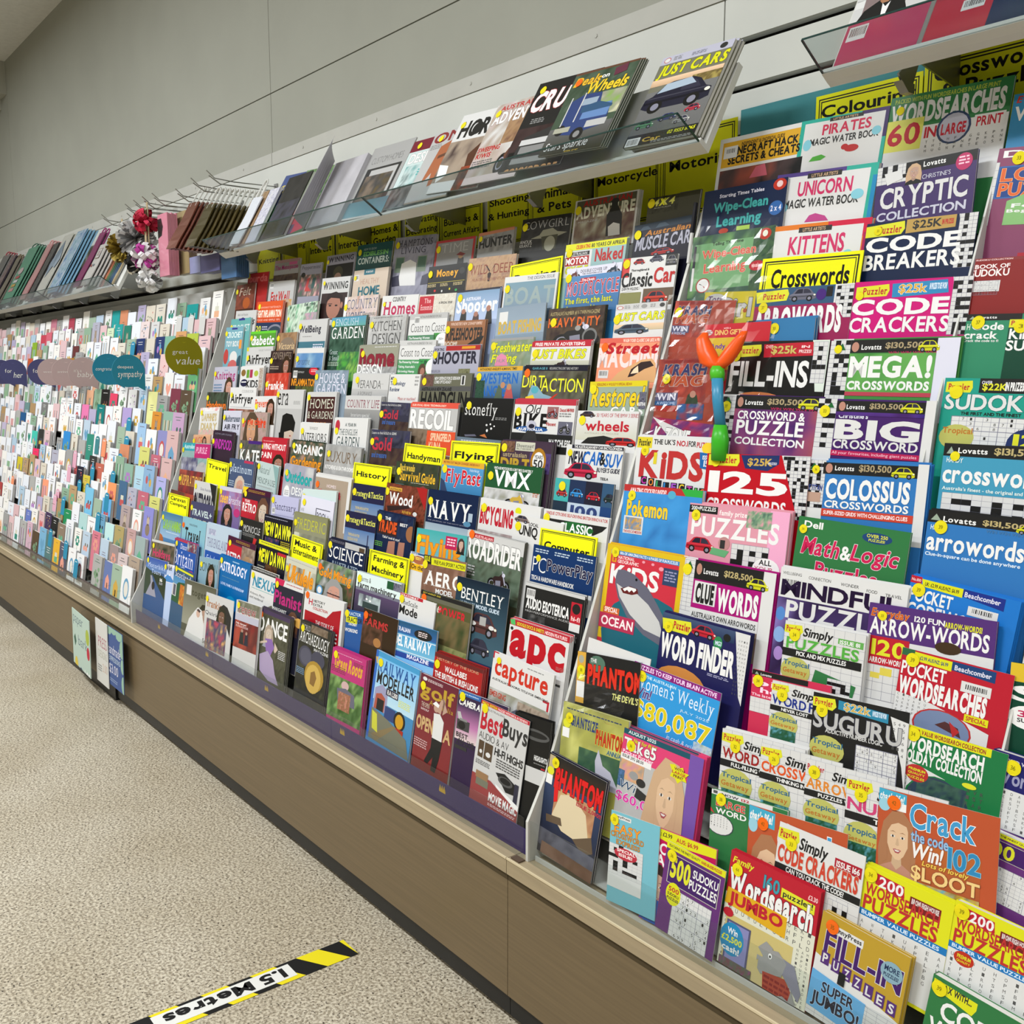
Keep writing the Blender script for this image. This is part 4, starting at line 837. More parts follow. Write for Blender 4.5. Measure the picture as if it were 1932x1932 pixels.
('mM',-2.4031,1.5307,0.9887,0.0679,0.19,0.3042,0.15,-0.3,4,0,0,'ddd','white steam engine magazine with yellow band, mostly hidden',"R 0 0 200 8.2 258;T 4 1.2 60 7 eef b Britain's;E 20 11.7 120 46.8 a64;T 40 17.5 90 29.2 fd6 b TEDDY;R 0 46.8 200 76 eb2;T 20 50.3 110 70.2 322 b On the;D 20 25.7 17.4 y"),
('mM',-2.3221,1.5244,0.991,0.2003,0.2003,0.3073,0.15,1.9,5.2,0,0,'865','model aircraft magazine with yellow strip and white letters','R 16 2.4 100 12 dd2;T 26 4.8 98 10.2 322 b FREE PLAN: SPOOKY ACTION;P 222 0 -1.2 18 0 20 12 10 21.5 0 18;T 2 1.2 16 8.4 dd2 b ISSUE;N 0 12 100 53.9 865 754 976;T 6 20.3 98 40.7 eee bs AERO;T 36 43.1 78 50.3 eee b/333 MODEL;D 6 13.2 5.9 y'),
('mM',-4.377,1.4492,0.771,0.2751,0.2751,0.2653,0.15,2.7,6.6,0,0,'343','dark green holidays magazine with pink lettering beside the divider','N 0 0 100 49.1 454 765 232 8;T 8 13.8 84 30.5 c36 b Holidays;L 34 32.4 86 36.4 1 eee;R 0 0 100 3.9 ccc;D 10 9.8 4.3 y'),
('mM',-4.1308,1.4627,0.8071,0.2455,0.2455,0.3014,0.15,0.3,4.5,1,0,'25a','blue British travel magazine with white serif title','R 0 0 100 3 b34;T 30 6 76 15 eef rs Discover;T 4 17 92 43.1 eef rs Britain;N 60 0 100 15 a44 235 ccc 8;E 70 45.1 100 55.1 b37;D 12 8 4.8 y'),
('mM',-3.827,1.4502,0.7737,0.1911,0.1911,0.2681,0.15,3.6,5.9,0,0,'8ab','pale blue magazine with a curly dark-haired woman resting her chin','T 6 10.2 94 28.6 344 l BONBON;F 40 11.2 90 71.5 221 b87 9ab;D 14 15.3 6.2 y'),
('mM',-3.6272,1.4904,0.8811,0.25,0.25,0.2812,0.15,-1.3,2.9,0,0,'534','retro magazine with red title block, the lower of two','R 0 0 100 9.5 413;L 30 3.2 80 7.4 2 a83;R 0 11.6 54 47.3 b23;T 4 23.1 52 37.8 eee b RETRO;N 54 8.4 100 57.8 a98 765 ca9 6;F 54 21 100 63 a86 dba ccb;D 10 10.5 4.7 y'),
('mM',-3.363,1.4973,0.8996,0.2396,0.2396,0.3009,0.15,-1,6,0,0,'112','black magazine with yellow strip and yellow block capitals, lower of two','R 0 0 100 6.5 dd2;L 8 2.2 92 4.3 1 443;T 6 11.8 92 32.3 ee2 b NEW DAWN;N 30 32.3 70 59.1 422 642 211 6;L 4 37.6 28 45.2 2 998;R 66 9.7 94 14 b23;D 10 19.4 4.9 y'),
('mM',-3.6467,1.4625,0.8068,0.2775,0.2775,0.3011,0.15,0,3,2,0,'06a','bright blue astrology book with white title','T 3 7.3 92 20.9 eef b ASTROLOGY;T 12 35.6 88 39.7 cdf b LOVE, FAMILY & FRIENDSHIP;E 34 50.2 66 68 18b;L 14 27.2 70 29.3 1 58a;R 44 3.1 66 4.7 9bd;D 8 7.3 4.3 y'),
('mM',-3.1229,1.4882,0.875,0.2222,0.2222,0.2745,0.15,-1.6,2.9,0,0,'ccb','ukulele magazine with large orange script title','L 8 3.3 94 5.5 1 aaa;N 0 11 100 49.3 ddc aa9 765 6;T 10 11 94 36.2 e92 bi/b71 Ukulele;D 8 18.6 5.3 y'),
('mM',-2.9054,1.4955,0.8947,0.2389,0.2389,0.2971,0.15,-0.7,7,0,0,'554','gold mining magazine with bespectacled man and orange title','N 0 0 100 33.7 8a7 454 bbb 8;N 50 22.5 100 73 332 453 844 8;T 6 7.9 94 24.7 e92 b/843 Gold Mining;F 20 19.1 84 73 999 c98 556;R 34 39.3 70 41 533;E 4 33.7 22 47.2 59c;E 7 35.9 19 44.9 eee;T 60 47.2 90 55 d42 b AFRICA;D 9 9 4.9 o'),
('mM',-2.6513,1.496,0.8959,0.2527,0.2527,0.3007,0.15,0.3,5,1,0,'778','farm machinery magazine with black and white title over dusk tractor lights','R 0 0 100 18.5 dee;T 10 4.6 34 10.4 333 r Farms &;T 4 11.6 92 20.8 222 b farm machinery;R 70 1.2 84 10.4 253;N 84 1.2 100 10.4 889 667 445;G 0 21.9 100 52 546 334;N 10 25.4 60 40.4 99a bcc 556 6;E 26 28.9 31 31.2 fff;E 34 30 39 32.3 fff;R 20 33.5 56 41.6 344;D 8 8.1 4.7 y'),
('mM',-4.377,1.4216,0.6976,0.2562,0.2562,0.2811,0.15,2.4,8,0,0,'358','blue motorbike touring magazine with winding road, front row by the divider','G 0 0 100 21.2 35a 68b;P 232 30 24.7 60 21.2 100 28.2 100 63.5 60 42.3;P 343 0 17.6 30 22.6 60 63.5 0 63.5;P 99a 10 63.5 30 42.3 26 29.6 34 29.6 44 42.3 60 63.5;T 10 8.5 94 16.2 cdf rs Motorbike;T 30 18.3 74 25.4 cdf rs Tours;T 72 29.6 84 35.3 eee b 16;L 70 36.7 86 40.9 3 bbc;E 36 38.8 50 52.9 222;D 10 5.6 4.6 y'),
('mM',-4.1449,1.4218,0.6982,0.1112,0.2,0.282,0.15,4.2,6,0,0,'bce','white magazine with tall black letters above blue snowy peaks','G 0 0 100 10.8 eee dde;T 2 2.2 70 25.3 222 b Wild;G 0 21.7 100 68.6 bce dde;P 48c 0 54.2 30 39.7 50 36.1 80 50.5 110 65 0 65;P eef 40 39 50 36.1 60 40.4 50 42.6;D 8 10.8 10.6 y'),
('mM',-4.025,1.4202,0.7138,0.2067,0.2067,0.2911,0.15,-2,2.5,0,0,'357','Scottish magazine with yellow strip and orange highland cattle','R 8 3 100 6.8 dd2;T 8 9 90 21 dde rs Scotland;G 0 21 100 41.3 48b 69b;P 253 0 48.9 30 30.1 60 26.3 100 41.3 100 71.4 0 71.4;N 40 31.6 100 71.4 c72 a52 db4 7;R 0 36.1 22 60.1 ccc;R 6 37.6 18 58.6 556;D 12 6 5.7 y'),
('mM',-3.8731,1.405,0.6803,0.3127,0.3127,0.2635,0.15,2.2,8.6,0,0,'554','taupe wedding magazine with bride and groom','G 0 0 100 55.1 554 998;R 8 5.5 24 18.1 ddd;T 26 8.7 98 19.7 443 b together;F 46 23.6 94 62.9 221 a87 222;P ddd 40 35.4 50 29.1 62 31.5 74 51.1 84 74.7 10 74.7 24 47.2;E 46 32.3 58 41.7 ca9;P 433 46 33 52 30.7 60 33 56 35.4;P 222 74 46.4 90 43.3 100 51.1 100 74.7 80 74.7'),
('mM',-3.3568,1.4623,0.8061,0.2142,0.2142,0.3003,0.15,-0.1,7,0,0,'ddd','white magazine with teal capitals and a sunken boat picture','R 0 0 100 6.4 222;L 6 1.6 96 4.8 2 ccc;T 10 13.9 96 32 28a bi NEXUS;L 8 34.2 92 36.3 1 6aa;T 4 41.6 60 45.9 444 r Atlantis, Plato;T 4 48 56 52.3 444 r and medieval;P 665 40 69.4 90 51.2 100 64 100 74.7;D 10 13.9 5.5 y'),
('mM',-3.6391,1.3998,0.669,0.2557,0.2557,0.2531,0.15,2.1,2,0,0,'ccc','white fashion magazine with woman in patchwork dress among black foliage','T 6 9 60 20.4 a75 b frankie;T 2 26.1 50 32.6 223 rs Quirk;P 222 50 16.3 66 9.8 80 12.2 96 24.5 96 53 84 40.8;F 42 13.9 82 53 221 754 b65;N 10 36.7 84 81.5 b45 346 da6 9;T 0 69.3 20 75.8 333 rs See;D 6 9 4.6 y'),
('mM',-3.3707,1.4065,0.6875,0.1956,0.1956,0.2708,0.15,2.6,9,0,0,'ccc','renovation magazine with red handwritten title and dark red room','R 8 0 100 21.4 776;N 8 0.9 96 17.1 887 665 998 8;T 14 10.3 86 23.1 933 r/ddd renew;R 0 24 100 38.5 bbc;N 0 36 100 85.6 822 522 a43 5;T 6 39.4 50 43.7 edd b Fully charged;L 6 44.5 60 48.8 2 dbb;P 222 24 77.1 28 55.7 40 53.1 46 77.1;P 223 46 77.1 50 57.4 60 55.7 64 77.1;E 30 49.7 40 55.7 a87;E 50 52.2 58 58.2 a87;D 12 8.6 6.0 y'),
('mM',-3.1495,1.4576,0.7978,0.2112,0.2112,0.293,0.15,0.1,2,0,0,'223','black piano magazine with magenta title','R 0 0 100 9.8 ddd;P c25 0 0 34 0 30 9.8 0 9.8;L 40 3.3 96 6.5 1 b66;T 2 18.5 98 40.2 b27 b Pianist;T 0 46.7 50 52.2 ddd b MARGARET;F 52 43.5 96 81.5 643 b98 433;E 80 50 110 65.2 da5;D 9 9.8 5.6 y'),
('mM',-2.926,1.4558,0.7889,0.26,0.26,0.283,0.15,1.7,4.5,1,0,'ddd','white history book with red panel about crime','T 12 6.7 22 14.5 b34 b H;T 24 6.7 54 10 444 b HISTORY;T 24 11.2 48 14.5 444 b EXTRA;T 24 15.6 62 19 b44 b COLLECTION;P a12 4 22.3 60 24.6 74 14.5 94 10 94 67 4 67;T 34 31.3 80 36.8 eee rs THE STORY OF;T 18 39.1 90 51.3 fff bs CRIME;D 8 3.3 4.5 o'),
('mM',-3.2,1.4188,0.6901,0.2333,0.2333,0.2729,0.15,0.5,3,3,0,'443','dark dance magazine with ballerina in lilac tutu','R 0 0 100 6.3 435;N 0 6.3 100 99.5 443 554 332;T 2 10.8 96 34.4 eee b DANCE;L 64 20.8 84 23.5 2 999;F 20 19.9 56 54.2 a98 cba 99a;P 86a 28 41.6 50 38.9 60 49.7 50 63.3 34 58.8;P a9b 14 67.8 40 57.9 60 67.8 70 85.9 84 99.5 50 99.5 20 90.4;P cba 10 49.7 34 43.4 36 46.1 12 52.4;P cba 60 41.6 72 49.7 64 57 60 54.2;L 74 50.6 96 63.3 5 ccc;T 4 93.1 14 95.8 ddd b PLUS;D 9 9 5.1 o'),
('mM',-2.8961,1.4237,0.7033,0.204,0.204,0.2856,0.15,-0.2,3,3,0,'333','dark archaeology magazine with silver and gold coins','N 0 0 100 106.6 332 222 443;N 36 0 90 11.6 654 876 432 6;T 4 3.9 34 12.6 ccc ls WORLD;T 2 14.5 98 32 eee rs ARCHAEOLOGY;T 52 33.9 98 38.8 ccc b MAGAZINE;E 4 35.9 50 67.9 445;E 10 38.8 46 64.9 556;E 46 36.8 90 63 445;E 30 53.3 92 100.8 a83;E 34 59.1 84 103.7 ca5;P 863 50 72.7 62 67.9 70 77.5 64 92.1 50 90.1;L 2 72.7 28 83.4 4 79b;D 10 10.7 5.8 y'),
('mM',-2.6479,1.4533,0.7822,0.0983,0.2,0.277,0.15,4.8,4,0,0,'259','blue and yellow tractor magazine mostly hidden by dark farm magazine','T 6 5.6 90 15.8 cde b TRACTOR;R 2 19.2 70 39.5 dd2;T 4 21.5 100 37.3 222 b TRACTOR;T 20 39.5 70 47.4 eee b & MACHINERY;T 0 56.5 76 67.8 eee b WORKING;D 8 12.4 12.0 y'),
('mM',-2.5393,1.4534,0.8072,0.117,0.19,0.3022,0.15,-0.1,2,0,0,'321','dark brown farms magazine with red block capitals','N 0 34.3 100 85.9 321 643 211 6;T 10 8 40 16 c33 r small;T 4 19.5 120 40.1 b33 b FARMS;E 60 63 96 85.9 a74;D 14 16 10.1 o'),
('mM',-2.418,1.4563,0.8035,0.2572,0.2572,0.2982,0.15,2,6,0,0,'48b','blue model railway magazine with white title and dark oval','G 0 0 100 15.3 257 36a;T 12 5.9 50 10.6 eef b AUSTRALIAN;G 0 13 100 35.4 49c 7bd;R 0 14.2 100 15.3 cde;T 4 15.3 92 27.1 fff b MODEL RAILWAY;R 0 30.7 100 31.8 cde;R 0 33 100 38.9 249;T 48 33 90 37.7 eef b MAGAZINE;E 58 3.5 92 14.2 222;L 66 5.9 84 11.8 3 edd;G 0 38.9 100 59 7be bde;D 8 7.1 4.6 y'),
('mM',-2.3905,1.4883,0.8756,0.0969,0.18,0.2799,0.15,-0.4,3.7,0,0,'ddd','white scale model magazine with red strip, mostly hidden','R 0 0 120 9.3 b23;T 4 2.3 96 8.2 eee b SCRATCHBUILT;T 6 17.5 96 31.5 222 rs TheScale;T 2 35 100 60.7 222 b Mode;D 12 17.5 12.2 y'),
('mM',-2.296,1.497,0.8987,0.2401,0.2401,0.304,0.15,-0,7,0,0,'553','railway magazine with silver and red title over autumn trees and train','R 0 0 100 4.8 222;T 4 1.2 40 3.6 cb4 b JULY-AUGUST 2025;T 0 9.6 42 20.4 ddc bi Motive;T 38 12 92 24 c23 bs POWER;N 0 20.4 100 78.1 453 764 342 8;R 0 4.8 100 9.6 665;N 40 54.1 100 72.1 785 996 563 8;P 933 40 78.1 60 70.9 100 69.7 100 80.5;D 8 8.4 4.9 o'),
('mM',-2.1473,1.5162,0.9595,0.2252,0.2252,0.276,0.15,0.4,1.7,0,0,'235','navy car guide with white serif title and vintage cars','G 0 0 100 91.9 123 467;T 10 11 92 24.5 eee rs BENTLEY;T 10 26.9 40 31.8 9ab b ULTIMATE;T 42 26.9 86 31.8 cde b MODEL GUIDE;C 26 35.5 86 61.2 533;R 52 39.2 64 49 aaa;E 34 46.5 46 51.4 ddd;E 70 46.5 80 51.4 ddd;C 36 64.9 76 84.5 334;P 79b 0 67.4 24 63.7 28 91.9 0 98;D 7 12.2 5.2 y'),
('mM',-1.8738,1.53,0.9867,0.2152,0.2152,0.3027,0.15,0.2,3.5,1,0,'222','black audio magazine with white condensed title and red headphones panel','R 0 0 100 3.8 ccc;Q 3 6.3 18 17.8;T 4 16.5 78 29.2 eee b AUDIO ESOTERICA;T 4 30.5 80 33 bbb r HIGH PERFORMANCE AUDIO;R 80 8.9 97 31.7 b23;E 82 10.2 95 21.6 222;R 80 31.7 97 40.6 ddd;T 82 24.1 96 29.2 fdd b hi-fi;N 10 34.3 40 50.8 444 222 666 5;T 48 45.7 94 52.1 999 rs HOMEGROWN'),
('mM',-2.6591,1.4108,0.6688,0.2013,0.2013,0.251,0.15,1,3,4,0,'b37','magenta country living magazine with yellow hand-drawn title','T 10 9.2 92 29.7 da3 bi Grass Roots;L 14 5.1 88 7.2 1 d9b;L 66 10.3 94 16.4 3 734;L 2 25.6 44 35.9 4 734;N 0 40 100 102.6 574 352 8a6 8;E 36 43.1 58 56.4 caa;P 667 24 57.4 50 53.3 76 58.5 80 76.9 30 76.9;N 30 60.5 66 87.2 a65 864 c87 9;D 12 9.2 5.9 y'),
('mM',-2.4241,1.4263,0.7102,0.2278,0.2278,0.2861,0.15,-2,7,0,0,'48b','blue railway modelling magazine with engine shed and blue loco','R 0 0 6 111 36b;P ca6 0 8.9 36 3.3 40 10 4 16.7;R 6 0 100 6.7 49c;G 6 6.7 100 61.1 7be bde;T 8 8.9 94 24.4 259 bs RAILWAY;T 8 24.4 96 40 222 bs MODELLER;P 99b 8 72.2 8 46.6 24 38.9 38 44.4 40 72.2;P a54 10 72.2 12 53.3 24 50 34 54.4 34 72.2;R 16 57.7 32 72.2 222;R 34 40 62 48.9 334;T 37 41.6 60 47.7 eee b RA L200;L 64 46.6 90 55.5 4 dd6;R 36 62.2 60 77.7 347;E 58 60 84 83.3 222;E 62 63.3 80 81.1 c92;R 48 81.1 82 86.6 a32;P 776 6 72.2 46 77.7 90 88.8 100 111 6 111;P 875 10 105.5 60 81.1 66 81.1 24 111;P cc4 8 75.5 20 77.7 26 99.9 12 97.7;D 14 13.3 5.2 y'),
('mM',-2.1525,1.445,0.7602,0.2137,0.2137,0.2531,0.15,0.5,3,4,0,'a22','dark red rugby magazine with white capitals','R 0 0 100 4.8 622;T 6 4.8 92 7.9 ca8 r HISTORY OF THE LIONS;T 24 12.1 70 19.4 eee b WALLABIES;T 4 21.8 94 29.6 eee b THE BRITISH & IRISH LIONS;D 8 13.3 5.5 y'),
('mM',-2.1855,1.4223,0.6996,0.1722,0.1722,0.2816,0.15,-0.5,8,0,0,'722','maroon golf magazine with gold title and golfer in white shirt','G 0 0 100 128.8 623 833;E 6 3.5 18 9.4 ddd;L 20 4.7 60 9.4 3 dcc;T 4 10.5 94 38.7 b93 b golf;T 30 35.1 94 42.2 b93 rs Australia;T 10 42.2 32 49.2 dcb rs THE OPEN;L 10 51.5 32 55.1 2 dcc;T 2 63.3 48 85.5 ca7 b OPEN;T 76 66.8 96 87.8 ca7 b A;P b98 50 46.9 62 25.8 68 25.8 64 49.2;P b98 68 49.2 72 26.9 66 23.4 80 41;E 44 36.3 58 49.2 b98;P eee 40 38.7 48 32.8 58 36.3 56 41;P ddd 46 51.5 62 49.2 74 58.6 74 91.4 48 91.4 48 70.3;P 222 48 89 76 89 72 117.1 66 139.4 54 138.2 56 117.1 44 131.2 34 130 48 105.4;R 42 26.4 66 26.9 543;L 2 99.6 38 113.6 4 caa;D 10 17.6 6.9 y'),
('mM',-2.0102,1.422,0.6988,0.0933,0.2,0.2823,0.15,1.6,8,0,0,'324','purple camera magazine with telephoto lens and cameras','R 0 0 100 13.3 36a;T 4 4.8 90 8.5 def b Camera checklists;T 6 21.7 100 39.8 eee ki CAMERA;G 0 39.8 100 90.6 435 b7a;G 0 90.6 100 132.8 b7a dcc;P bbb 2 60.4 16 58 26 73.6 40 79.7 26 84.5 10 78.5;R 4 78.5 62 106.2 444;E 10 82.1 44 103.8 222;R 16 74.9 50 80.9 888;T 6 113.5 60 126.8 222 b BEST;T 16 128 90 136.4 333 b ALL THE;T 8 137.6 92 146.1 333 b AWARDS;R 4 148.5 60 158.2 333;D 20 15.7 12.6 y'),
('mM',-1.9089,1.4186,0.6991,0.1879,0.1879,0.2793,0.15,-1.3,1.7,0,0,'ccc','grey hi-fi buying guide with speakers and turntable','R 0 0 100 5.1 b23;T 2 1.3 34 4.5 dd3 b SPECIAL EDITION;T 36 1.3 96 4.5 fdd b PACKED WITH HI-FI & AV REVIEWS;T 14 7.7 50 10.3 777 r AUSTRALIAN;T 4 10.3 52 37.3 b23 b Best;T 50 10.3 100 39.8 333 b Buys;T 4 39.8 66 48.8 444 l AUDIO & AV;T 40 51.4 98 61.7 222 b HI-FI HIGHS;L 46 64.3 94 77.1 4 555;R 6 51.4 17 73.3 543;R 19 51.4 36 73.3 543;E 9 63 15 68.1 ddd;E 23 63 33 69.4 ddd;L 4 77.1 34 83.5 3 666;P 222 48 82.2 66 78.4 96 87.4 96 97.7 72 100.2;E 54 82.2 84 93.8 555;E 58 83.5 80 91.2 222;R 88 83.5 96 109.2 334;P eee 50 96.4 100 109.2 100 122.1 60 110.5;P 944 0 96.4 40 96.4 100 115.7 100 141.4 0 141.4;R 8 91.2 34 100.2 975;R 10 100.2 36 109.2 776;T 40 110.5 98 122.1 eee b MOVIE MAGIC;L 40 124.7 96 128.5 2 ecc;D 10 9 6.3 y'),
('mM',-1.8931,1.4963,0.8969,0.222,0.222,0.3002,0.15,-0.4,3.3,2,0,'ddd','white computing magazine with huge red lowercase letters','R 0 0 100 6.9 b23;T 12 1.9 58 5.7 dd3 b GOOGLE DOCS & SHEETS;T 60 1.9 96 5.7 fdd b HIDDEN FEATURES;P 5b6 0 1.3 8 0 10 6.3 2 6.3;E 2 8.8 7 12.6 222;T 4 10.1 96 53 b12 k apc;L 84 35.3 97 39.1 3 b66;R 80 53 94 55.5 333'),
('mM',-1.9189,1.4647,0.8126,0.231,0.231,0.301,0.15,-1.6,6,0,0,'ddd','white photography magazine with red rounded title between corner brackets',"P b23 0 0 9 0 9 1.3 2 1.3 2 7.5 0 7.5;P b23 88 28.8 98 28.8 98 43.9 88 43.9 88 41.4 95 41.4 95 31.3 88 31.3;T 5 6.3 93 30.1 c32 b capture;L 58 3.8 84 5.6 1 888;T 3 27.6 96 30.1 444 b AUSTRALIA'S LEADING TITLE FOR EMERGING;N 0 38.9 100 75.2 ccc 998 887 6;T 2 41.4 30 47.6 b43 b EMERGING;N 50 41.4 100 62.7 987 ba9 654 9;P 667 30 62.7 50 50.1 70 56.4 80 69;D 11 8.1 3.7 y"),
('mM',-1.7821,1.4236,0.7029,0.1335,0.1301,0.2863,0.15,3.2,3,2,0,'181818','black hi-fi magazine with silver gear behind the grey buying guide','E 20 19.8 96 39.6 555;E 30 23.8 90 34.3 222;T 60 63.4 94 72.6 ddd b HIGHLIGHTS;L 60 76.6 90 79.2 1 999;R 40 85.8 100 112.2 ccc;R 80 81.9 90 84.5 b23'),
('mZ',-1.634,1.928,2.0479,0.2521,0.2521,0.2903,0.15,-0.4,8,0,0,'ddd','white-bordered yellow game guide with barcode sticker and black block capitals','R 4 4.1 96 27.5 da3;T 26 6.2 74 9.6 432 b INDEPENDENT & UNOFFICIAL GUIDE;T 22 9.6 94 17.2 222 k NECRAFT HACKS;T 12 17.9 92 25.4 222 k SECRETS & CHEATS;R 6 8.2 22 19.2 ddd;Q 8 9.6 20 16.5;N 4 30.2 96 54.9 222 544 a54 5;P c67 40 41.2 46 31.6 56 30.2 60 41.2'),
('mZ',-1.4053,1.9277,2.0471,0.2145,0.2145,0.2831,0.15,-2.1,10,0,0,'3a9','white activity book with teal and purple rim and red pirates heading','R 70 0 100 28.4 436;R 5 3.5 96 71 ddd;R 34 1.4 72 5 333;T 38 2.1 66 4.3 ca8 b LITTLE ARTISTS;T 27 7.1 82 17.7 c35 b PIRATES;T 14 19.9 92 27 333 b MAGIC WATER BOOK;E 6 19.9 16 31.2 8cd;E 84 17 94 25.6 8cd;P 5a4 16 42.6 20 38.3 30 36.9 36 39.7 30 42.6;E 56 31.2 72 38.3 b33;E 52 29.8 60 35.5 b33'),
('mZ',-1.4318,1.8845,1.9321,0.2502,0.2502,0.2546,0.15,-2.3,12,0,0,'548','white activity book with purple and teal rim and pink unicorn heading','R 70 0 100 84.9 3a9;R 96 9.9 100 99.1 28b;R 0 28.3 5 99.1 b36;R 5 3.5 93 84.9 ddd;R 32 2.1 66 6.4 333;T 36 2.8 62 5.7 ca8 b LITTLE ARTISTS;T 24 8.5 78 21.2 c36 b UNICORN;T 12 23.4 86 31.1 333 b MAGIC WATER BOOK;E 6 25.5 16 34 8cd;E 78 19.8 90 28.3 8cd;P b48 36 43.9 40 38.2 46 36.8 56 39.6 60 43.9'),
('mZ',-1.4185,1.8404,1.8144,0.2549,0.2549,0.3199,0.15,-1.5,10,0,0,'d72','white activity book with orange and crimson rim and pink kittens heading','R 60 0 100 14.1 c24;R 94 11.3 100 84.8 a25;R 5 4.2 93 84.8 ddd;R 32 2.8 64 7.1 333;T 36 3.5 58 6.4 ca8 b LITTLE ARTISTS;T 24 9.9 78 25.4 c36 b KITTENS;E 78 24 86 29.7 8cd'),
('mZ',-1.634,1.8767,1.9228,0.2358,0.2358,0.2567,0.15,0.2,2,0,0,'124','navy wipe-clean times tables workbook with turquoise bubble letters','T 20 5.5 74 10.2 dde b Starting Times Tables;T 14 13.6 80 25.9 4aa b/177 Wipe-Clean;T 20 27.3 74 40.9 4aa b/177 Learning;E 84 0 99 10.9 b32;E 88 2 95 8.2 ecc;E 82 20.5 98 34.1 36a;T 84 24.6 96 30 eef b 2 x 4;E 24 39.6 36 45 b43;R 46 39.6 62 43.7 ac5'),
('mZ',-1.634,1.8403,1.8143,0.2348,0.2348,0.2364,0.15,1.1,8,0,0,'465','green jungle wipe-clean clock workbook in clear pack with pen','N 0 0 100 61.1 465 354 7a6 7;R 4 8.1 84 54.3 7a7;N 76 0 100 61.1 353 464 243 8;T 26 8.1 64 12.2 232 b Telling The Time;T 14 14.9 80 25.8 d65 b/fcb Wipe-Clean;T 18 28.5 70 40.7 d65 b/fcb Learning;E 82 1.4 96 12.2 b32;E 86 3.4 92 9.5 eed;E 74 31.2 92 40.7 b23;T 77 33.3 90 38.7 fcc b wipe and re-use;E 10 42.1 28 57 a33;E 11.5 43.1 26.5 56 eee;P 222 19 49.6 15 47.5 14 48.2;P b22 19 49.6 22 51.6 21 52.3;R 3 9.5 6 31.2 223;R 3 31.2 6 54.3 ddd'),
('mZ',-1.634,1.7846,1.666,0.114,0.18,0.2598,0.15,-2.6,2,0,0,'a43',"first red-brown children's magazine in shiny wrap with jagged lettering, behind its twin",'N 0 0 100 73.1 a43 833 c54 6;R 10 2 100 8 822;T 8 10.6 100 29.3 336 ki/bba KRASH;T 8 26.6 96 46.5 b53 ki/ccc MAG;R 0 50.5 48 65.1 557;T 2 51.9 44 62.5 dde b WIN;T 2 63.8 40 69.1 abd b AWESOME;D 14 23.9 10.3 y 53'),
('mZ',-1.5498,1.7903,1.6808,0.138,0.18,0.2748,0.15,-2.2,10,0,0,'cb2',"yellow girls' magazine in shiny wrap with grey bubble letters and hearts",'N 0 0 100 61 cb2 cb3 aa3 4;E 0 2.7 50 33.9 bbb;T 8 6.8 44 16.3 536 bi Total;T 30 9.5 100 40.7 bbb k/333 Girl;E 20 17.6 30 23 b62;E 84 27.1 92 33.9 a52;E 60 38 66 42 a52;R 2 42 24 48.8 845;D 24 24.4 8.6 y 34'),
('mZ',-1.52,1.759,1.6057,0.108,0.18,0.2973,0.15,0.6,2,0,0,'c23','red and yellow pre-school magazine in bag with dinosaur gift','T 50 6.8 68 10.8 fcc b with a;T 28 12.2 96 23 fc7 b/a22 DINO GIFT;R 0 28.4 100 94.6 db3;E 0 10.8 22 23 ddd;T 6 13.5 20 20.3 a33 b BBC;T 20 40.5 60 54 63a b Andy'),
('mZ',-1.4136,1.7626,1.607,0.1202,0.18,0.2974,0.15,1.7,5,1,0,'37a','blue early years workbook behind the black fill-in puzzle book','R 0 0 20 20.6 222;T 2 4.1 17 8.2 db4 b Early;T 2 9.6 17 13.7 db4 b Years;P a33 22 9.6 34 5.5 60 8.2 60 13.7;T 20 12.4 58 22 ddd b/246 Workbook;E 2 30.2 30 41.2 d8b;D 68 15.1 9.8 y 30'),
('mZ',-1.634,1.7335,1.5295,0.1496,0.18,0.219,0.15,1.1,10,0,0,'a43',"second red-brown children's magazine in shiny wrap with jagged lettering, in front",'N 0 0 100 73.1 a43 833 c54 6;R 10 2 100 6.6 822;T 10 8 100 26.6 336 ki/bba KRASH;T 8 25.3 96 42.5 b53 ki/ccc MAG;R 0 51.8 46 66.5 557;T 3 53.2 42 63.8 dde b WIN;R 0 65.1 46 71.8 258;T 4 65.8 42 70.5 abd b AWESOME;T 2 73.1 44 81.1 b22 b PRIZES;P 343 60 79.8 66 55.8 74 50.5 84 55.8 92 79.8;E 70 49.2 82 59.8 b87;N 48 69.1 100 93.1 36a 258 a33 6;D 20 30.6 7.9 y 43'),
('mZ',-1.6056,1.6846,1.3989,0.184,0.184,0.2563,0.15,-3.5,10.5,0,0,'a24',"crimson children's magazine in shiny wrap with slanted white graffiti letters",'N 0 0 100 46.8 a24 537 c35 7;P ddd 0 0 30 20.1 60 26.8 60 13.4;T 6 10.7 66 30.8 eee ki/222 K-ZONE;T 64 17.4 96 26.8 8c3 b/111 FREE*'),
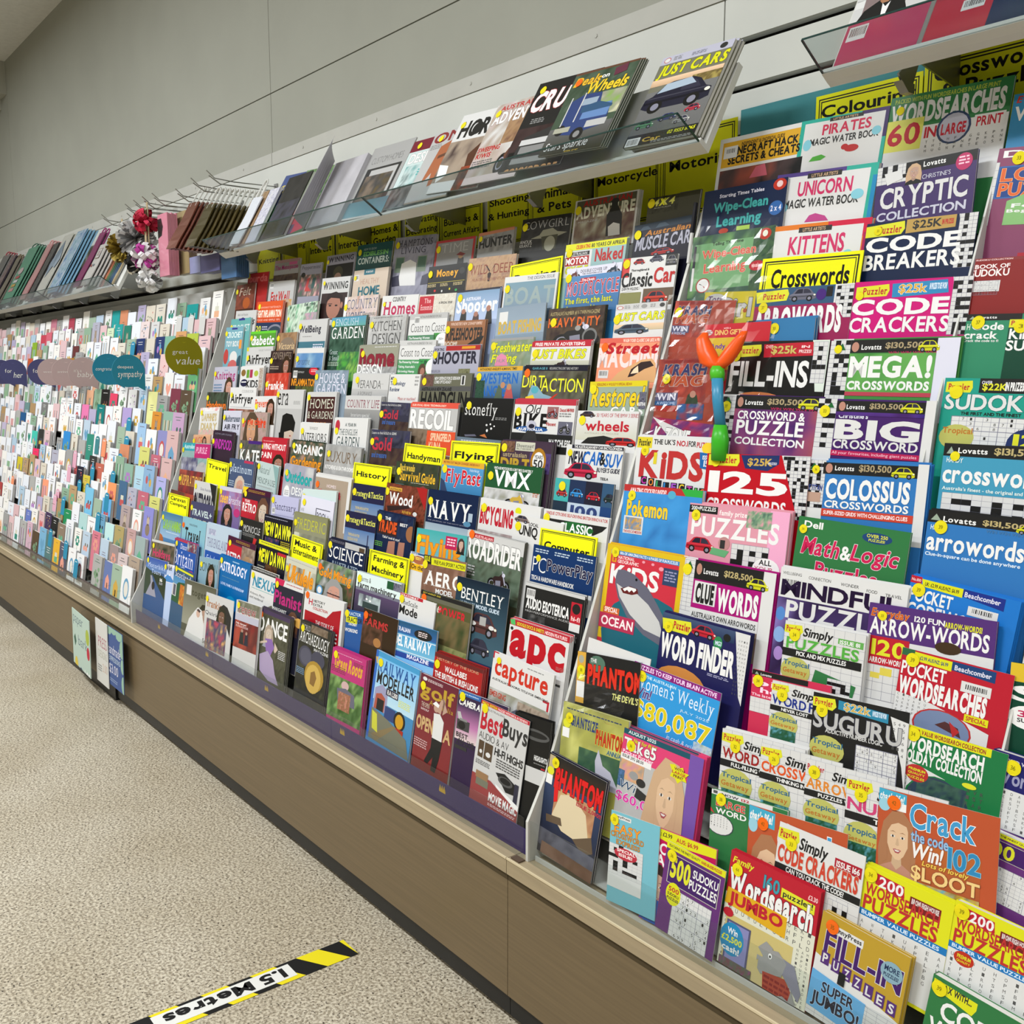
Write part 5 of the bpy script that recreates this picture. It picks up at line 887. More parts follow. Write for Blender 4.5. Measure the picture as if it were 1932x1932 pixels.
('mZ',-1.634,1.6682,1.355,0.2327,0.2327,0.2236,0.15,1.1,3.7,1,0,'ddd',"white children's puzzle magazine with huge red letters and coloured tile letters","P dc3 0 1.3 20 1.3 20 12 0 12;T 2 3.3 18 10 222 bs Puzzler;T 22 2.7 50 8 333 b THE UK'S;T 52 3.3 66 8.7 b23 b NO.1;T 67 3.3 76 8.7 333 b FOR;T 77 4 98 9.3 b23 b PUZZLES;T 6 13.3 88 41.3 b33 k KiDS;L 24 16 30 38.6 1 dc3;R 10 39.9 18 47.9 222;T 11 40.6 17 47.3 c3a b C;R 20 41.3 28 49.3 222;T 21 41.9 27 48.6 e83 b O;R 30 42.6 38 50.6 222;T 31 43.3 37 49.9 4a6 b L;R 40 43.9 48 51.9 222;T 41 44.6 47 51.3 38c b L;R 50 43.9 58 51.9 222;T 51 44.6 57 51.3 a5c b E;R 60 43.9 68 51.9 222;T 61 44.6 67 51.3 ec3 b C;R 70 45.3 78 53.3 222;T 71 45.9 77 52.6 c4a b T;R 80 46.6 84 53.3 222;R 81 47.3 83 52.6 5c5;R 86 46.6 95 54.6 222;T 87 47.3 94 53.9 e64 b O;E 84 4 98 14.6 ec3;P 26a 82 13.3 100 14.6 98 29.3 84 28;T 86 16 96 20 eee b ISSUE;T 88 20.6 94 26.6 eee b 15;D 12 14.6 5.1 y 12"),
('mZ',-1.634,1.6268,1.2448,0.2341,0.2341,0.2922,0.15,1.4,11,0,0,'38c',"blue children's sticker magazine with yellow lettering edged in navy",'R 0 0 100 8 b33;P 3a4 74 0 100 0 100 18.6 86 13.3;T 8 2.7 56 8 fdd bi AMAZING STICKERS INSIDE!;N 0 6.6 100 73 38c 49d 37b 5;E 58 2.7 68 10.6 5ac;T 6 14.6 60 30.5 ec3 k/236 Pokemon;R 4 30.5 30 47.8 ddd;N 6 31.9 28 43.8 da4 48b c93 6;T 5 44.5 29 47.1 b33 b THE RESCUE MISSION;D 12 10.6 5.0 y 34'),
('mZ',-1.634,1.5768,1.1116,0.2346,0.2346,0.2481,0.15,0.4,4.5,1,0,'c34',"red children's nature magazine with yellow border and a shark",'R 0 0 100 92.3 db2;R 6 5.3 94 85.7 c34;R 6 5.3 94 9.2 48b;T 18 5.9 92 8.6 eef b 100s OF AMAZING FACTS + 6 PAGES OF FUN PUZZLES;R 8 10.6 14 17.1 d92;R 10 11.9 12 15.8 c34;T 16 9.9 38 13.2 fdd b NATIONAL;T 16 13.8 44 17.1 fdd b GEOGRAPHIC;T 8 18.5 72 38.2 eee b KiDS;E 4 42.2 120 125.3 267;R 76 13.2 94 29 346;L 78 15.8 92 26.4 4 99b;E 48 10.6 52 13.2 e9a;E 60 11.2 64 13.8 e9a;E 70 13.2 76 17.1 e9a;P 667 16 30.3 18 23.7 26 22.4 40 25.1 60 35.6 74 48.8 86 62 94 79.1 86 85.7 60 79.1 36 65.9 22 50.1 16 36.9;P ccc 18 36.9 30 40.9 40 39.6 62 50.1 78 63.3 86 77.8 60 73.9 40 63.3 24 48.8;P 622 24 40.9 36 36.9 46 38.2 48 42.2 40 44.8 28 44.8;P eee 27 40.9 30 42.9 33 40.9 36 42.9 39 40.2 42 42.2 45 39.6 44 38.2 34 37.6;E 42 28.4 45 31 111;P 889 30 71.2 14 79.1 40 76.5;P 556 84 65.9 100 60.7 100 72.5;R 4 60.7 26 67.3 c63;T 6 61.3 24 65.9 fee b SPECIAL;R 0 67.3 48 81.8 b35;T 3 69.9 46 79.1 fee b OCEAN;D 12 7.3 5.0 y 33'),
('mZ',-1.634,1.487,0.872,0.1954,0.1954,0.2772,0.15,5,6,0,0,'222','black comic with dripping red title half behind a plastic bag',"R 0 0 14 58.5 da4;E 2 3.9 11 13 aa9;E 1 22.1 13 32.5 dd3;R 1 33.8 14 52 eee;E 20 1.3 46 19.5 576;T 22 5.2 32 9.7 ddd b THE;T 18 11.7 104 35.1 d32 k/600 PHANTOM;T 60 39 100 46.8 dd8 bi THE DEVIL'S;D 8 20.8 6.0 y 38"),
('mZ',-1.634,1.4458,0.7622,0.2054,0.2054,0.2563,0.15,2.8,7,0,0,'aa5','olive giant-size comic with blue and red lettering and palm trees','N 0 0 100 64.8 cc7 aa5 995 5;L 6 5.2 90 7.8 1 346;T 14 11.7 56 23.3 347 bs GIANTSIZE;T 54 18.1 96 35 b32 b/dd3 PHANTOM;T 72 36.3 96 41.4 368 bi ANNUAL;N 30 42.7 100 77.7 464 354 575 8;P bbc 60 77.7 56 51.8 60 38.9 68 54.4 80 58.3 96 77.7;E 2 16.8 14 27.2 dd3;R 2 27.2 13 37.6 eee;D 12 15.5 5.7 y 34'),
('mZ',-1.634,1.4045,0.6518,0.1865,0.1865,0.2255,0.15,-2.8,4.6,1,0,'223','dark comic with dripping red title and orange flames by the divider','G 0 0 100 28 222 432;G 0 28 100 105.1 346 223;N 20 35 90 77 ca7 b86 964 6;P dca 20 70 30 42 50 35 76 49 86 77 70 84.1 40 82.7;P 654 60 84.1 90 70 96 86.9 80 95.3;P 654 10 72.8 36 68.6 40 77 12 81.3;N 0 91.1 100 112.1 445 667 334 6;N 10 106.5 100 133.1 865 754 643 6;R 2 1.4 12 28 ba8;E 1 15.4 13 25.2 dd3;R 1 25.2 12 36.4 eee;T 16 11.2 98 37.8 d22 k/500 PHANTOM;P d22 16 28 24 28 26 51.8 20 54.6;T 58 39.2 100 44.8 b34 b ISSUE 2,000!!;D 14 8.4 6.3 y 38'),
('mZ',-1.4018,1.7863,1.6772,0.2395,0.2395,0.278,0.15,-0.3,2,0,0,'925','maroon arrow puzzle book with tall white capitals and a grey car','R 0 0 82 15.5 357;R 82 0 100 28.1 ddd;X 84 1.4 100 28.1 4 9;P 925 82 15.5 84 15.5 96 32.3 82 32.3;P dd3 0 2.8 34 1.4 36 5.6 34 11.3 2 12.7;T 8 4.2 32 9.8 b23 bs Puzzler;C 36 1.4 64 12.7 667;E 64 2.8 74 12.7 427;R 74 1.4 80 9.8 222;T 2 16.9 92 40.8 eee b ARROWORDS;L 52 43.6 70 45 1 ecd;D 10 16.9 4.9 y 37'),
('mZ',-1.4349,1.7472,1.566,0.2486,0.2486,0.2555,0.15,-0.3,4.2,0,0,'181818','black fill-in puzzle book with tall white capitals and red prize panel','P dde8dd 84 0 100 0 100 41.9 92 41.9;X 86 1.4 99 34.9 3 9;P dd3 0 4.2 33 2.8 34 8.4 32 12.6 0 14;T 10 4.9 31 10.5 b23 bs Puzzler;P b23 36 2.8 85 1.4 86 12.6 37 14;T 38 3.5 46 6.3 fcc b OVER;T 44 4.2 70 11.9 cb6 b/833 $25k;T 74 4.2 82 6.3 fdd b IN;T 72 7.7 84 10.5 fdd b PRIZES!;T 3 16.7 84 39.1 eee b FILL-INS;E 10 43.3 60 55.8 c74;D 8 12.6 4.7 y 36'),
('mZ',-1.4268,1.7045,1.4522,0.2554,0.2554,0.3207,0.15,-0.2,3,2,0,'426','purple crossword and puzzle collection with black prize banner','R 0 0 18 62.7 ddd;X 0 1.4 18 41.8 4 13;R 18 0 100 11.1 222;E 20 1.4 26 9.7 b87;T 28 3.5 46 7.7 eee b Lovatts;T 50 2.1 84 7.7 a97 b $130,500;T 54 9.1 100 11.1 a25 b WIN WIN WIN WIN;C 80 1.4 102 10.4 cc2;P 263 6 7 10 1.4 14 7;N 18 11.1 100 48.7 426 847 a55 4;T 22 12.5 88 19.5 eee b CROSSWORD &;T 22 20.2 88 32 eee b PUZZLE;T 22 34.1 90 40.4 eee b COLLECTION;D 9 9.7 4.6 y 37'),
('mZ',-1.4146,1.6554,1.3284,0.2584,0.2584,0.2878,0.15,2.2,1.7,0,0,'b12','red crossword book with huge white 125','P ddd 74 0 100 0 100 48.6 94 48.6;X 76 0.7 100 48.6 7 18;P b12 60 0 74 0 92 45.8 60 45.8;P dd3 2 0.7 33 0 34 6.2 32 9.7 2 9.7;T 8 2.1 31 7.6 b23 bs Puzzler;P 236 35 0.7 72 0 72 6.9 62 12.5 40 11.1;T 42 2.8 66 9.7 ca5 b $25K;T 62 5.6 70 7.6 dde b PRIZES!;T 4 13.9 82 31.9 eee k 125;T 4 36.1 82 47.2 eee b CROSSWORDS;D 10 6.2 4.6 y'),
('mZ',-1.4268,1.6187,1.2231,0.2556,0.2556,0.2698,0.15,1.4,4.7,2,0,'d9a','pink family puzzle book with red hatchback and white letters','R 82 0 100 62.1 eac;R 0 1.4 30 7.6 222;T 2 2.1 28 5.5 eee b 200+PUZZLES;T 32 3.4 60 9 fee b family prize;T 4 9.7 92 26.2 eee b PUZZLES;N 60 1.4 84 15.2 576 8a8 d9a 8;C 0 27.6 30 40 b23;E 34 24.8 46 35.9 b88;R 36 27.6 41 34.5 333;P 6a7 28 34.5 46 35.9 42 41.4 26 40;X 48 29 84 45.5 6 4;E 70 37.2 96 55.2 eee;T 76 38.6 88 42.8 333 b ALL;T 72 44.1 90 47.6 b46 r YOUR;T 74 49 92 52.4 333 b FAVOURITE;D 8 9.7 4.6 y 33'),
('mZ',-1.4091,1.5771,1.1122,0.2426,0.2426,0.3388,0.15,0.5,3.4,2,0,'a17','magenta and black clue puzzle book with tall split title',"R 0 0 16 75.6 ddd;X 0 1.4 16 45.3 3 12 w;R 16 0 88 16.5 222;R 88 0 100 82.4 ddd;E 18 2.7 24 12.4 b87;T 26 6.2 42 11 eee b Lovatts;T 48 4.8 78 11 ba7 b $128,500;C 72 6.9 94 16.5 cc2;P 263 6 8.2 10 2.1 14 8.2;R 18 17.9 42 37.1 ddd;T 20 19.2 40 36.4 222 b CLUE;T 44 19.9 86 39.8 eee b WORDS;R 16 41.2 88 50.8 ddd;T 18 44 86 48.8 333 b AUSTRALIA'S OWN ARROWORDS;N 16 50.8 88 75.6 654 876 432 6;D 8 9.6 4.9 y"),
('mZ',-1.4187,1.5342,0.9977,0.2295,0.2295,0.3095,0.15,-0.9,3,3,0,'225','navy word-finding book with tall white capitals and red car','P ddd 84 0 100 0 100 61.3 96 54.5;W 88 5.4 99 54.5 4 14;G 0 0 84 10.9 457 235;P dd3 0 5.4 34 2.7 36 9.5 32 15 2 15;T 14 5.4 34 12.3 b23 bs Puzzler;C 36 2.7 64 13.6 b23;E 62 8.2 72 20.4 385;T 64 12.3 71 16.3 def b MG3;E 72 4.1 80 10.9 222;T 2 17.7 88 40.9 eee b WORD FINDER;E 0 44.9 60 74.9 c84;L 60 42.2 84 44.9 2 aac;D 9 12.3 5.1 y 37'),
('mZ',-1.4599,1.4932,0.8884,0.238,0.238,0.2835,0.15,-2.6,2.3,0,0,'39d','blue weekly pocket puzzle book with yellow prize figure',"R 0 0 100 6.7 827;T 4 1.3 96 5.4 fdf b PUZZLES TO KEEP YOUR BRAIN ACTIVE;T 16 8.8 52 11.5 cef b THE AUSTRALIAN;T 4 9.4 96 25.6 def rs Women's Weekly;T 4 20.2 26 29.7 537 bi/def Win!;T 6 31 96 49.9 dc2 b/fff $80,087;T 60 25.6 92 28.3 cef r JULY 2025;T 50 51.2 86 56.6 def ri in cash & prizes;N 80 47.2 104 74.1 9bd cdd 8a9 7;D 12 10.8 5.0 y 32"),
('mZ',-1.4383,1.4441,0.7576,0.2185,0.2185,0.2477,0.15,-0.6,3,5,0,'d47','pink pocket puzzle book with smiling blonde woman and yellow starburst','R 0 0 90 5.4 256;T 6 0.7 42 4 dee b AUGUST 2025;R 84 0 100 134 75a;R 0 26.8 84 107.2 bbb;R 0 24.1 40 29.5 eee;T 2 24.8 30 28.1 333 b ISSUE 292 $8.50;T 14 6.7 44 10.7 dd3 bi/222 No.1 for FUN!;T 2 8 44 20.1 eee b/622 Take5;T 2 20.1 42 24.1 fde b Pocket Puzzler;N 0 29.5 32 48.2 c8a da7 689 5;E 14 37.5 26 45.6 999;E 24 41.5 36 49.6 333;N 0 40.2 8 56.3 357 468 57a 5;T 4 49.6 32 57.6 246 ri/fff Win;P 333 26 50.9 46 56.3 44 64.3 24 60.3;T 0 60.3 60 71 d4a b/fff $60,000;P ca8 34 93.8 38 60.3 44 29.5 56 12.1 74 14.7 84 40.2 86 73.7 86 100.5 78 127.3 46 127.3;F 40 14.7 84 100.5 ca8 db9 dde;P dd2 62 16.1 68 14.7 72 17.4 78 14.7 80 18.8 86 18.8 82 22.8 84 26.8 78 26.8 74 30.8 70 26.8 64 26.8 66 21.4;T 68 16.8 80 19.4 733 b WITH;T 66 20.1 82 22.8 b33 b LARGE;T 68 23.5 80 26.1 733 b PRINT;D 12 14.7 5.4 y 36'),
('mZ',-1.4111,1.383,0.6014,0.0951,0.135,0.1848,0.15,5,2,0,0,'7bc','pale blue crossword digest with orange title behind the purple word search','R 4 5.9 60 14.7 ddd;T 6 7.4 56 13.2 222 b PennyPress;T 12 23.6 90 42.7 e93 b/643 EASY;T 2 42.7 100 54.5 c83 b/643 CROSSWORD;T 20 57.4 90 67.7 c83 b/643 EXPRESS;R 0 69.2 100 161.9 ddd;X 0 69.2 100 132.5 7 9;E 16 72.1 84 97.2 b34;T 24 75.8 78 82.4 fee b SPECIAL;T 30 84.7 70 91.3 fee b ISSUE!;D 12 17.7 12.4 y 33'),
('mZ',-1.319,1.3872,0.6057,0.1818,0.1818,0.1886,0.15,4.1,5,0,0,'b15','magenta and yellow word search with brunette in blue blouse','P dd2 14 0 100 0 100 9.5 40 12.7 16 9.5;T 16 2.4 40 7.1 432 b UK: £2.99;T 46 3.2 76 8.7 b23 b AUS: $6.99;T 4 14.3 60 26.9 eee b WORD;T 0 26.9 72 39.6 eee b SEARCH;P dd2 0 44.4 100 52.3 100 71.3 0 71.3;F 0 38 46 103 322 b98 25a;P 25a 0 87.2 20 76.1 40 79.3 46 103 40 142.7 6 142.7;P ddd 0 134.7 40 134.7 46 182.3 0 174.4;D 10 11.1 6.5 y 35'),
('mZ',-1.2529,1.3821,0.5951,0.1454,0.1454,0.1736,0.15,-1.9,2,0,0,'637','purple 500 sudoku digest with thick white pages, front row','R 0 0 100 8.8 dd2;T 4 2.4 58 6.4 433 b FEATURING THE FINEST QUALITY;T 60 2.4 94 6.4 b33 b HAND-GRADED PUZZLES;R 8 12.8 94 52.9 ccb;R 9 13.6 93 52.1 426;T 12 16 46 44.9 dd3 b 500;T 50 19.2 92 30.5 eee b SUDOKU;T 46 33.7 92 46.5 eee b PUZZLES;R 24 57.7 88 120.2 ddd;S 24 57.7 88 120.2;E 10 49.7 36 80.2 dd2;T 14 56.1 32 62.5 b33 b 500;T 13 64.1 33 68.1 433 b SUDOKU;T 13 69.7 33 73.7 433 b PUZZLES;T 16 125 92 130.7 eee b 500 EASY, MEDIUM AND TRICKY;T 8 133.1 96 137.9 dcd b SUDOKU PUZZLES FOR ALL THE FAMILY;D 12 16 8.1 y 36'),
('mZ',-1.1908,1.9298,2.0529,0.25,0.25,0.2891,0.15,-1.9,6,0,0,'374','green wordsearch book with red 60 on yellow square and magnifier','T 4 2.2 90 5.9 ab4 b PACKED WITH FUN WORDSEARCHES IN LARGE PRINT;T 2 6.6 96 23.6 ddd b WORDSEARCHES;R 0 26.6 100 73.9 ddd;R 0 19.2 32 44.3 dd6;T 2 22.2 30 39.9 b23 b 60;T 34 28.1 44 36.9 b23 b IN;E 44 19.2 72 44.3 346;E 46 20.7 70 42.8 bbc;T 48 28.1 68 36.9 b23 b LARGE;R 74 25.1 98 35.4 ddd;T 76 26.6 96 34 b23 b PRINT;W 34 38.4 100 48.7 11 3;D 10 11.8 3.4 y'),
('mZ',-1.1796,1.8752,1.9072,0.2046,0.2046,0.3307,0.15,1.7,6,0,0,'436','purple cryptic crossword book with white capitals and torn sticker',"R 0 0 32 17.5 ddd;X 0 0 32 17.5 6 5;R 30 0 100 10.2 222;T 48 2.2 70 7.3 eee b Lovatts;F 30 2.2 48 21.9 ca8 b98 222;E 80 1.5 96 17.5 b36;L 83 4.4 93 13.2 3 fcd;T 48 14.6 76 19 ccd r CHRISTINE'S;T 6 21.9 94 42.4 ddd b CRYPTIC;T 4 45.3 94 54.1 ccd b COLLECTION;P ddd 8 7.3 26 5.8 28 14.6 12 19"),
('mZ',-1.1708,1.8327,1.7938,0.2271,0.2271,0.304,0.15,-0.7,3.1,0,0,'124','navy code puzzle book with fat white capitals and gold prize panel','P ddd 84 0 100 0 100 43.9 94 43.9;X 85 0 100 43.9 4 14;P dd3 0 2.9 36 0.7 37 7.3 34 11.7 0 12.4;T 12 3.7 34 10.2 b23 bs Puzzler;P b95 38 0 82 -1.5 82 10.2 38 11.7;T 44 1.5 70 9.5 333 b $25K;T 70 2.9 80 7.3 b33 b IN PRIZES;T 2 13.2 88 26.3 eee k CODE;T 2 27.8 90 41.7 eee b BREAKERS;D 12 7.3 3.7 y 33'),
('mZ',-1.1622,1.7886,1.677,0.2401,0.2401,0.275,0.15,-1,1.7,0,0,'c17','magenta code puzzle book with fat white capitals and blue prize panel','P ddd 84 0 100 0 100 43.9 94 43.9;X 85 0 100 43.9 4 14;P dd3 2 4.4 31 2.9 32 8 30 12.4 2 13.2;T 8 5.1 30 11 b23 bs Puzzler;P 38b 34 2.9 80 1.5 82 11.7 35 13.9;T 40 3.7 64 11.7 da4 b/fff $25k;T 66 3.7 80 8.8 def b IN PRIZES TO BE WON!;T 0 14.6 84 27.8 eee k CODE;T 0 29.3 86 41.7 eee b CRACKERS;D 6 11.7 3.5 y'),
('mZ',-1.1823,1.746,1.5626,0.2655,0.2655,0.343,0.15,0,3,2,0,'484','green and white giant crossword book with solid white capitals','R 0 0 17 58.3 ddd;X 0 0 17 43.8 4 13;R 17 0 84 9.5 222;R 84 0 100 58.3 dde;E 18 1.5 24 8.8 b87;T 26 3.6 42 7.3 eee b Lovatts;T 45 2.2 74 7.3 a97 b $130,500;T 48 8.8 84 10.9 a25 b WIN WIN WIN WIN;C 70 1.5 86 9.5 cc2;P 263 6 7.3 10 2.2 13 7.3;N 17 10.2 84 40.8 484 6a5 373 4;T 18 11.7 82 27.7 eee k MEGA!;T 18 29.9 82 36.5 eee k CROSSWORDS;R 17 37.9 84 40.8 b45;D 7 6.6 3.2 y'),
('mZ',-1.1734,1.7007,1.4497,0.2438,0.2438,0.3202,0.15,0.1,1.7,0,0,'426','purple big crossword book with black prize banner and grid edge',"R 0 0 17 57.9 ddd;X 0 0 17 39.1 3 10;R 17 1.4 92 10.1 222;R 92 0 100 57.9 ddd;E 19 2.2 25 9.4 b87;T 26 4.3 42 8 eee b Lovatts;T 46 2.9 74 8 a97 b $130,500;T 48 10.1 90 12.3 a25 b WIN WIN WIN WIN;C 72 2.2 90 10.1 cc2;P 263 8 7.2 12 2.9 15 7.2;T 20 10.9 46 15.2 dde b Christine's;N 17 10.1 92 13 426 538 327 5;T 18 15.9 90 31.9 ddd k BIG;T 18 31.9 90 39.1 ddd b CROSSWORD;R 17 40.6 92 44.9 b25;T 18 41.3 90 44.2 fcd r All your favourites, including giant puzzles;D 7 10.1 4.8 y 33"),
('mZ',-1.1684,1.6594,1.3317,0.2541,0.2541,0.2896,0.15,1.8,3,3,0,'37b','blue giant crossword book with solid white capitals and red strip','R 0 0 18 50.6 ddd;X 0 0 18 36.2 5 14;R 16 1.4 92 10.1 222;R 92 0 100 57.9 ddd;E 18 2.2 24 9.4 b87;T 26 3.6 42 7.2 eee b Lovatts;T 46 2.2 72 8 a97 b $130,500;C 72 2.9 90 10.8 cc2;P 263 4 7.2 8 2.2 12 7.2;T 1 18.8 17 23.1 348 bi THE TITAN;R 2 24.6 16 31.8 b98;T 20 13 88 28.9 eee k COLOSSUS;T 20 29.7 88 35.4 eee b CROSSWORDS;R 18 36.2 92 41.9 c43;T 20 37.6 88 40.5 fee b SUPER-SIZED GRIDS WITH CHALLENGING CLUES;D 10 7.2 3.3 y 36'),
('mZ',-1.1507,1.6198,1.2261,0.2322,0.2322,0.3607,0.15,-0.9,5.7,0,0,'374','green maths and logic puzzle book with pink lettering','T 6 2.9 24 8.6 eee b Dell;E 60 4.3 86 13 247;T 64 5.8 82 8.6 dd4 b OVER 250;T 66 9.4 80 11.5 dd4 b PUZZLES!;T 6 15.8 42 30.2 c25 bi/eee Math;T 43 18.7 53 30.2 eee b &;T 52 15.8 94 33.1 c25 bi/eee Logic;T 22 34.5 78 47.5 c25 b/eee Puzzles;D 6 10.1 3.7 y 34'),
('mZ',-1.1605,1.5835,1.1293,0.2643,0.2643,0.3566,0.15,0.8,3.4,1,0,'ddd','white mindful puzzle book with black patterned capitals and purple leaves','T 2 2.9 18 5 555 r WELLBEING;T 24 3.6 42 5.8 555 r CONNECTION;T 50 4.3 64 6.5 555 r WONDER;T 70 5.8 78 7.9 555 r FOOD;T 84 6.5 96 8.6 555 r TRAVEL;Q 3 7.2 18 15.8;T 2 8.6 96 20.2 213 b MINDFUL;R 0 21.6 96 24.5 ddd;N 0 21.6 96 79.2 213 436 87b 5;T 8 23 86 36 ddd b PUZZLE;E 0 28.8 8 38.9 58c;E 0 43.2 10 54.7 8ad;E 2 57.6 10 67.7 a8c'),
('mZ',-1.1209,1.5488,1.0367,0.1697,0.1697,0.2627,0.15,1.8,3,2,0,'ddd','white puzzle digest with green title, upper one reading issue 81','X 0 0 100 71 8 8 w;P dd3 0 4.3 22 2.8 24 9.9 20 14.2 0 12.8;T 2 5 20 11.4 b23 bs Puzzler;T 24 4.3 62 17 222 bi Simply;P 6a5 68 8.5 98 8.5 98 15.6 68 14.2;T 70 9.9 94 14.2 eee b ISSUE 81;T 4 17 94 29.8 5a4 b/ccb PUZZLES;R 0 29.8 98 38.4 222;T 18 31.2 80 36.2 eee b PICK AND MIX PUZZLES;E 0 38.4 38 68.2 bb6;T 3 42.6 36 49.7 368 b Tropical;T 3 51.1 34 58.2 b73 b Getaway;P 374 44 46.9 94 55.4 90 73.9 40 65.3;X 60 52.6 88 69.6 5 5;D 14 14.2 7.0 y 34'),
('mZ',-1.1667,1.5149,0.9365,0.0956,0.171,0.2523,0.15,2.8,5,0,0,'c35','crimson handy puzzle book with white title hidden by its neighbour','R 0 0 130 10.4 222;P 9a9 6 8.3 10 2.8 16 8.3;T 20 4.2 46 9 eee b Lovatts;T 2 16.6 60 29.1 fde b bi;T 22 31.9 70 43 fde b ho;T 2 45.7 60 51.3 fcd b The latest;X 0 54 60 83.1 5 3 w;D 16 20.8 12.3 y 34'),
('mZ',-1.1152,1.5083,0.9287,0.1382,0.171,0.2446,0.15,2.5,3.6,0,0,'ddd','white puzzle digest with blue word title, beside the black number-logic book','X 0 0 100 70.4 8 8 w;P dd3 0 4.2 26 2.8 28 9.9 22 14.1 0 12.7;T 2 4.9 22 11.3 b23 bs Puzzler;T 32 5.6 80 18.3 222 bi Simply;T 2 18.3 56 31 238 b WORD;T 60 18.3 98 31 238 b FIND;R 0 32.4 100 39.4 222;T 18 33.8 60 38 eee b NEVER LOST;E 0 39.4 46 70.4 bb6;T 3 45 44 52.1 368 b Tropical;T 3 53.5 42 60.5 b73 b Getaway;N 4 61.9 44 77.4 365 253 6ab 8;D 18 16.9 8.5 y 32'),
('mZ',-1.0198,1.5006,0.9323,0.1842,0.1842,0.2485,0.15,3.4,1.7,0,0,'222','black number-logic puzzle book with silver capitals','P ddd 82 7.2 100 10.1 100 72.2 96 50.5;W 84 10.1 98 43.3 3 6 d;P dd3 0 4.3 24 2.9 26 10.1 22 14.4 0 13;T 2 5.1 22 11.5 b23 bs Puzzler;P 38a 28 2.9 80 5.8 80 14.4 28 11.5;T 34 3.6 62 12.3 ca5 b/fff $22k;T 64 5.8 78 10.8 def b IN PRIZES TO BE WON!;T 2 15.9 94 33.2 bbb b/445 SUGURU;T 16 31.7 76 36.1 ccc b ADDICTIVE NUMBER LOGIC;E 0 39 38 64.9 bb6;T 3 43.3 36 50.5 368 b Tropical;T 3 52 34 59.2 b73 b Getaway;R 50 40.4 92 72.2 ddd;S 50 40.4 92 72.2;D 11 15.9 6.4 y 37'),
('mZ',-1.1966,1.4677,0.8205,0.1868,0.1868,0.2247,0.15,3.9,3,2,0,'ddd','white puzzle digest with dark red word title','X 0 0 100 69.6 8 8 w;P dd3 0 4.2 26 2.8 28 9.7 22 13.9 0 12.5;T 2 4.9 24 11.1 b23 bs Puzzler;T 28 7 66 18.1 222 bi Simply;T 2 18.1 48 29.2 922 b WORD;T 52 18.1 92 29.2 922 b FUN;R 0 30.6 100 37.6 222;T 14 32 70 36.2 eee b FULL-FILLING WORDS;E 0 37.6 42 68.2 bb6;T 3 43.2 40 50.1 368 b Tropical;T 3 51.5 38 58.5 b73 b Getaway;N 4 59.9 40 73.8 365 253 6ab 8;X 46 39 64 69.6 3 6;D 18 15.3 6.3 y 32'),
('mZ',-1.1019,1.4642,0.8209,0.1698,0.1698,0.2262,0.15,4.2,1.7,0,0,'ddd','white puzzle digest with orange-red crossword title','X 0 0 100 70.6 8 8 w;P dd3 0 4.2 26 2.8 28 9.9 22 14.1 0 12.7;T 2 4.9 24 11.3 b23 bs Puzzler;T 32 7.1 74 19.8 222 bi Simply;T 2 18.4 98 29.6 d52 b CROSSWORD;R 0 31.1 100 38.1 222;T 22 32.5 70 36.7 eee b THINKING INSIDE;E 0 38.1 42 69.2 bb6;T 3 43.8 40 50.8 368 b Tropical;T 3 52.2 38 59.3 b73 b Getaway;N 4 60.7 40 74.8 365 253 6ab 8;D 18 14.1 6.9 y 26'),
('mZ',-1.0022,1.461,0.8226,0.1579,0.1579,0.2279,0.15,4.4,1.7,0,0,'ddd','white puzzle digest with orange arrow-word title','P dd3 0 4.3 26 2.9 28 10 22 14.3 0 12.9;X 0 0 100 71.7 8 8 w;T 2 5 24 11.5 b23 bs Puzzler;T 34 7.2 76 20.1 222 bi Simply;T 2 20.1 98 31.6 d83 b ARROWORD;R 0 33 100 40.2 222;T 18 34.4 70 38.7 eee b PUZZLES WITH;E 0 40.2 46 71.7 bb6;T 3 45.9 44 53.1 368 b Tropical;T 3 54.5 42 61.7 b73 b Getaway;N 4 63.1 44 77.5 365 253 6ab 8;D 12 12.9 7.5 y 38'),
('mZ',-0.9168,1.4572,0.8223,0.1784,0.1784,0.2275,0.15,4.1,1.9,0,0,'ddd','white puzzle digest with pink number title','X 0 0 100 73.2 8 8 w;P dd3 0 4.4 26 2.9 28 10.2 22 14.6 0 13.2;T 2 5.1 24 11.7 b23 bs Puzzler;T 32 7.3 74 20.5 222 bi Simply;T 2 20.5 98 32.2 c47 b NUMBERS;R 0 33.7 100 41 222;T 30 35.1 70 39.5 eee b THE FUN;E 0 41 38 70.3 bb6;T 3 46.8 36 54.2 368 b Tropical;T 3 55.6 34 61.5 b73 b Getaway;N 4 61.5 36 76.1 365 253 6ab 8;D 16 16.1 6.6 y 35'),
('mZ',-0.854,1.4536,0.8212,0.1731,0.198,0.3168,0.15,5,1.7,0,0,'b53','orange-brown prize puzzle magazine with smiling woman with a fringe',"P 4ac 0 0 28 1.5 28 13.3 0 11.8;T 1 3 26 10.4 eee bi that's life!;E 0 8.9 12 20.7 9cd;R 14 10.4 28 17.8 eee;G 34 41.5 100 81.4 b63 a53;F 0 17.8 42 81.4 a75 db9 b87;T 32 5.9 94 29.6 49c b/fff Crack;T 34 31.1 70 41.5 9bd b/258 the code;T 70 37 100 56.3 38b b/9cd 102;T 36 41.5 66 56.3 eee bi/a52 Win!;T 46 56.3 90 62.2 ec5 bi/843 Lots of lovely;T 36 62.2 100 77 ec8 b/843 $LOOT;N 40 77 100 96.2 6ab ca4 543 8;D 16 11.1 6.8 o 42"),
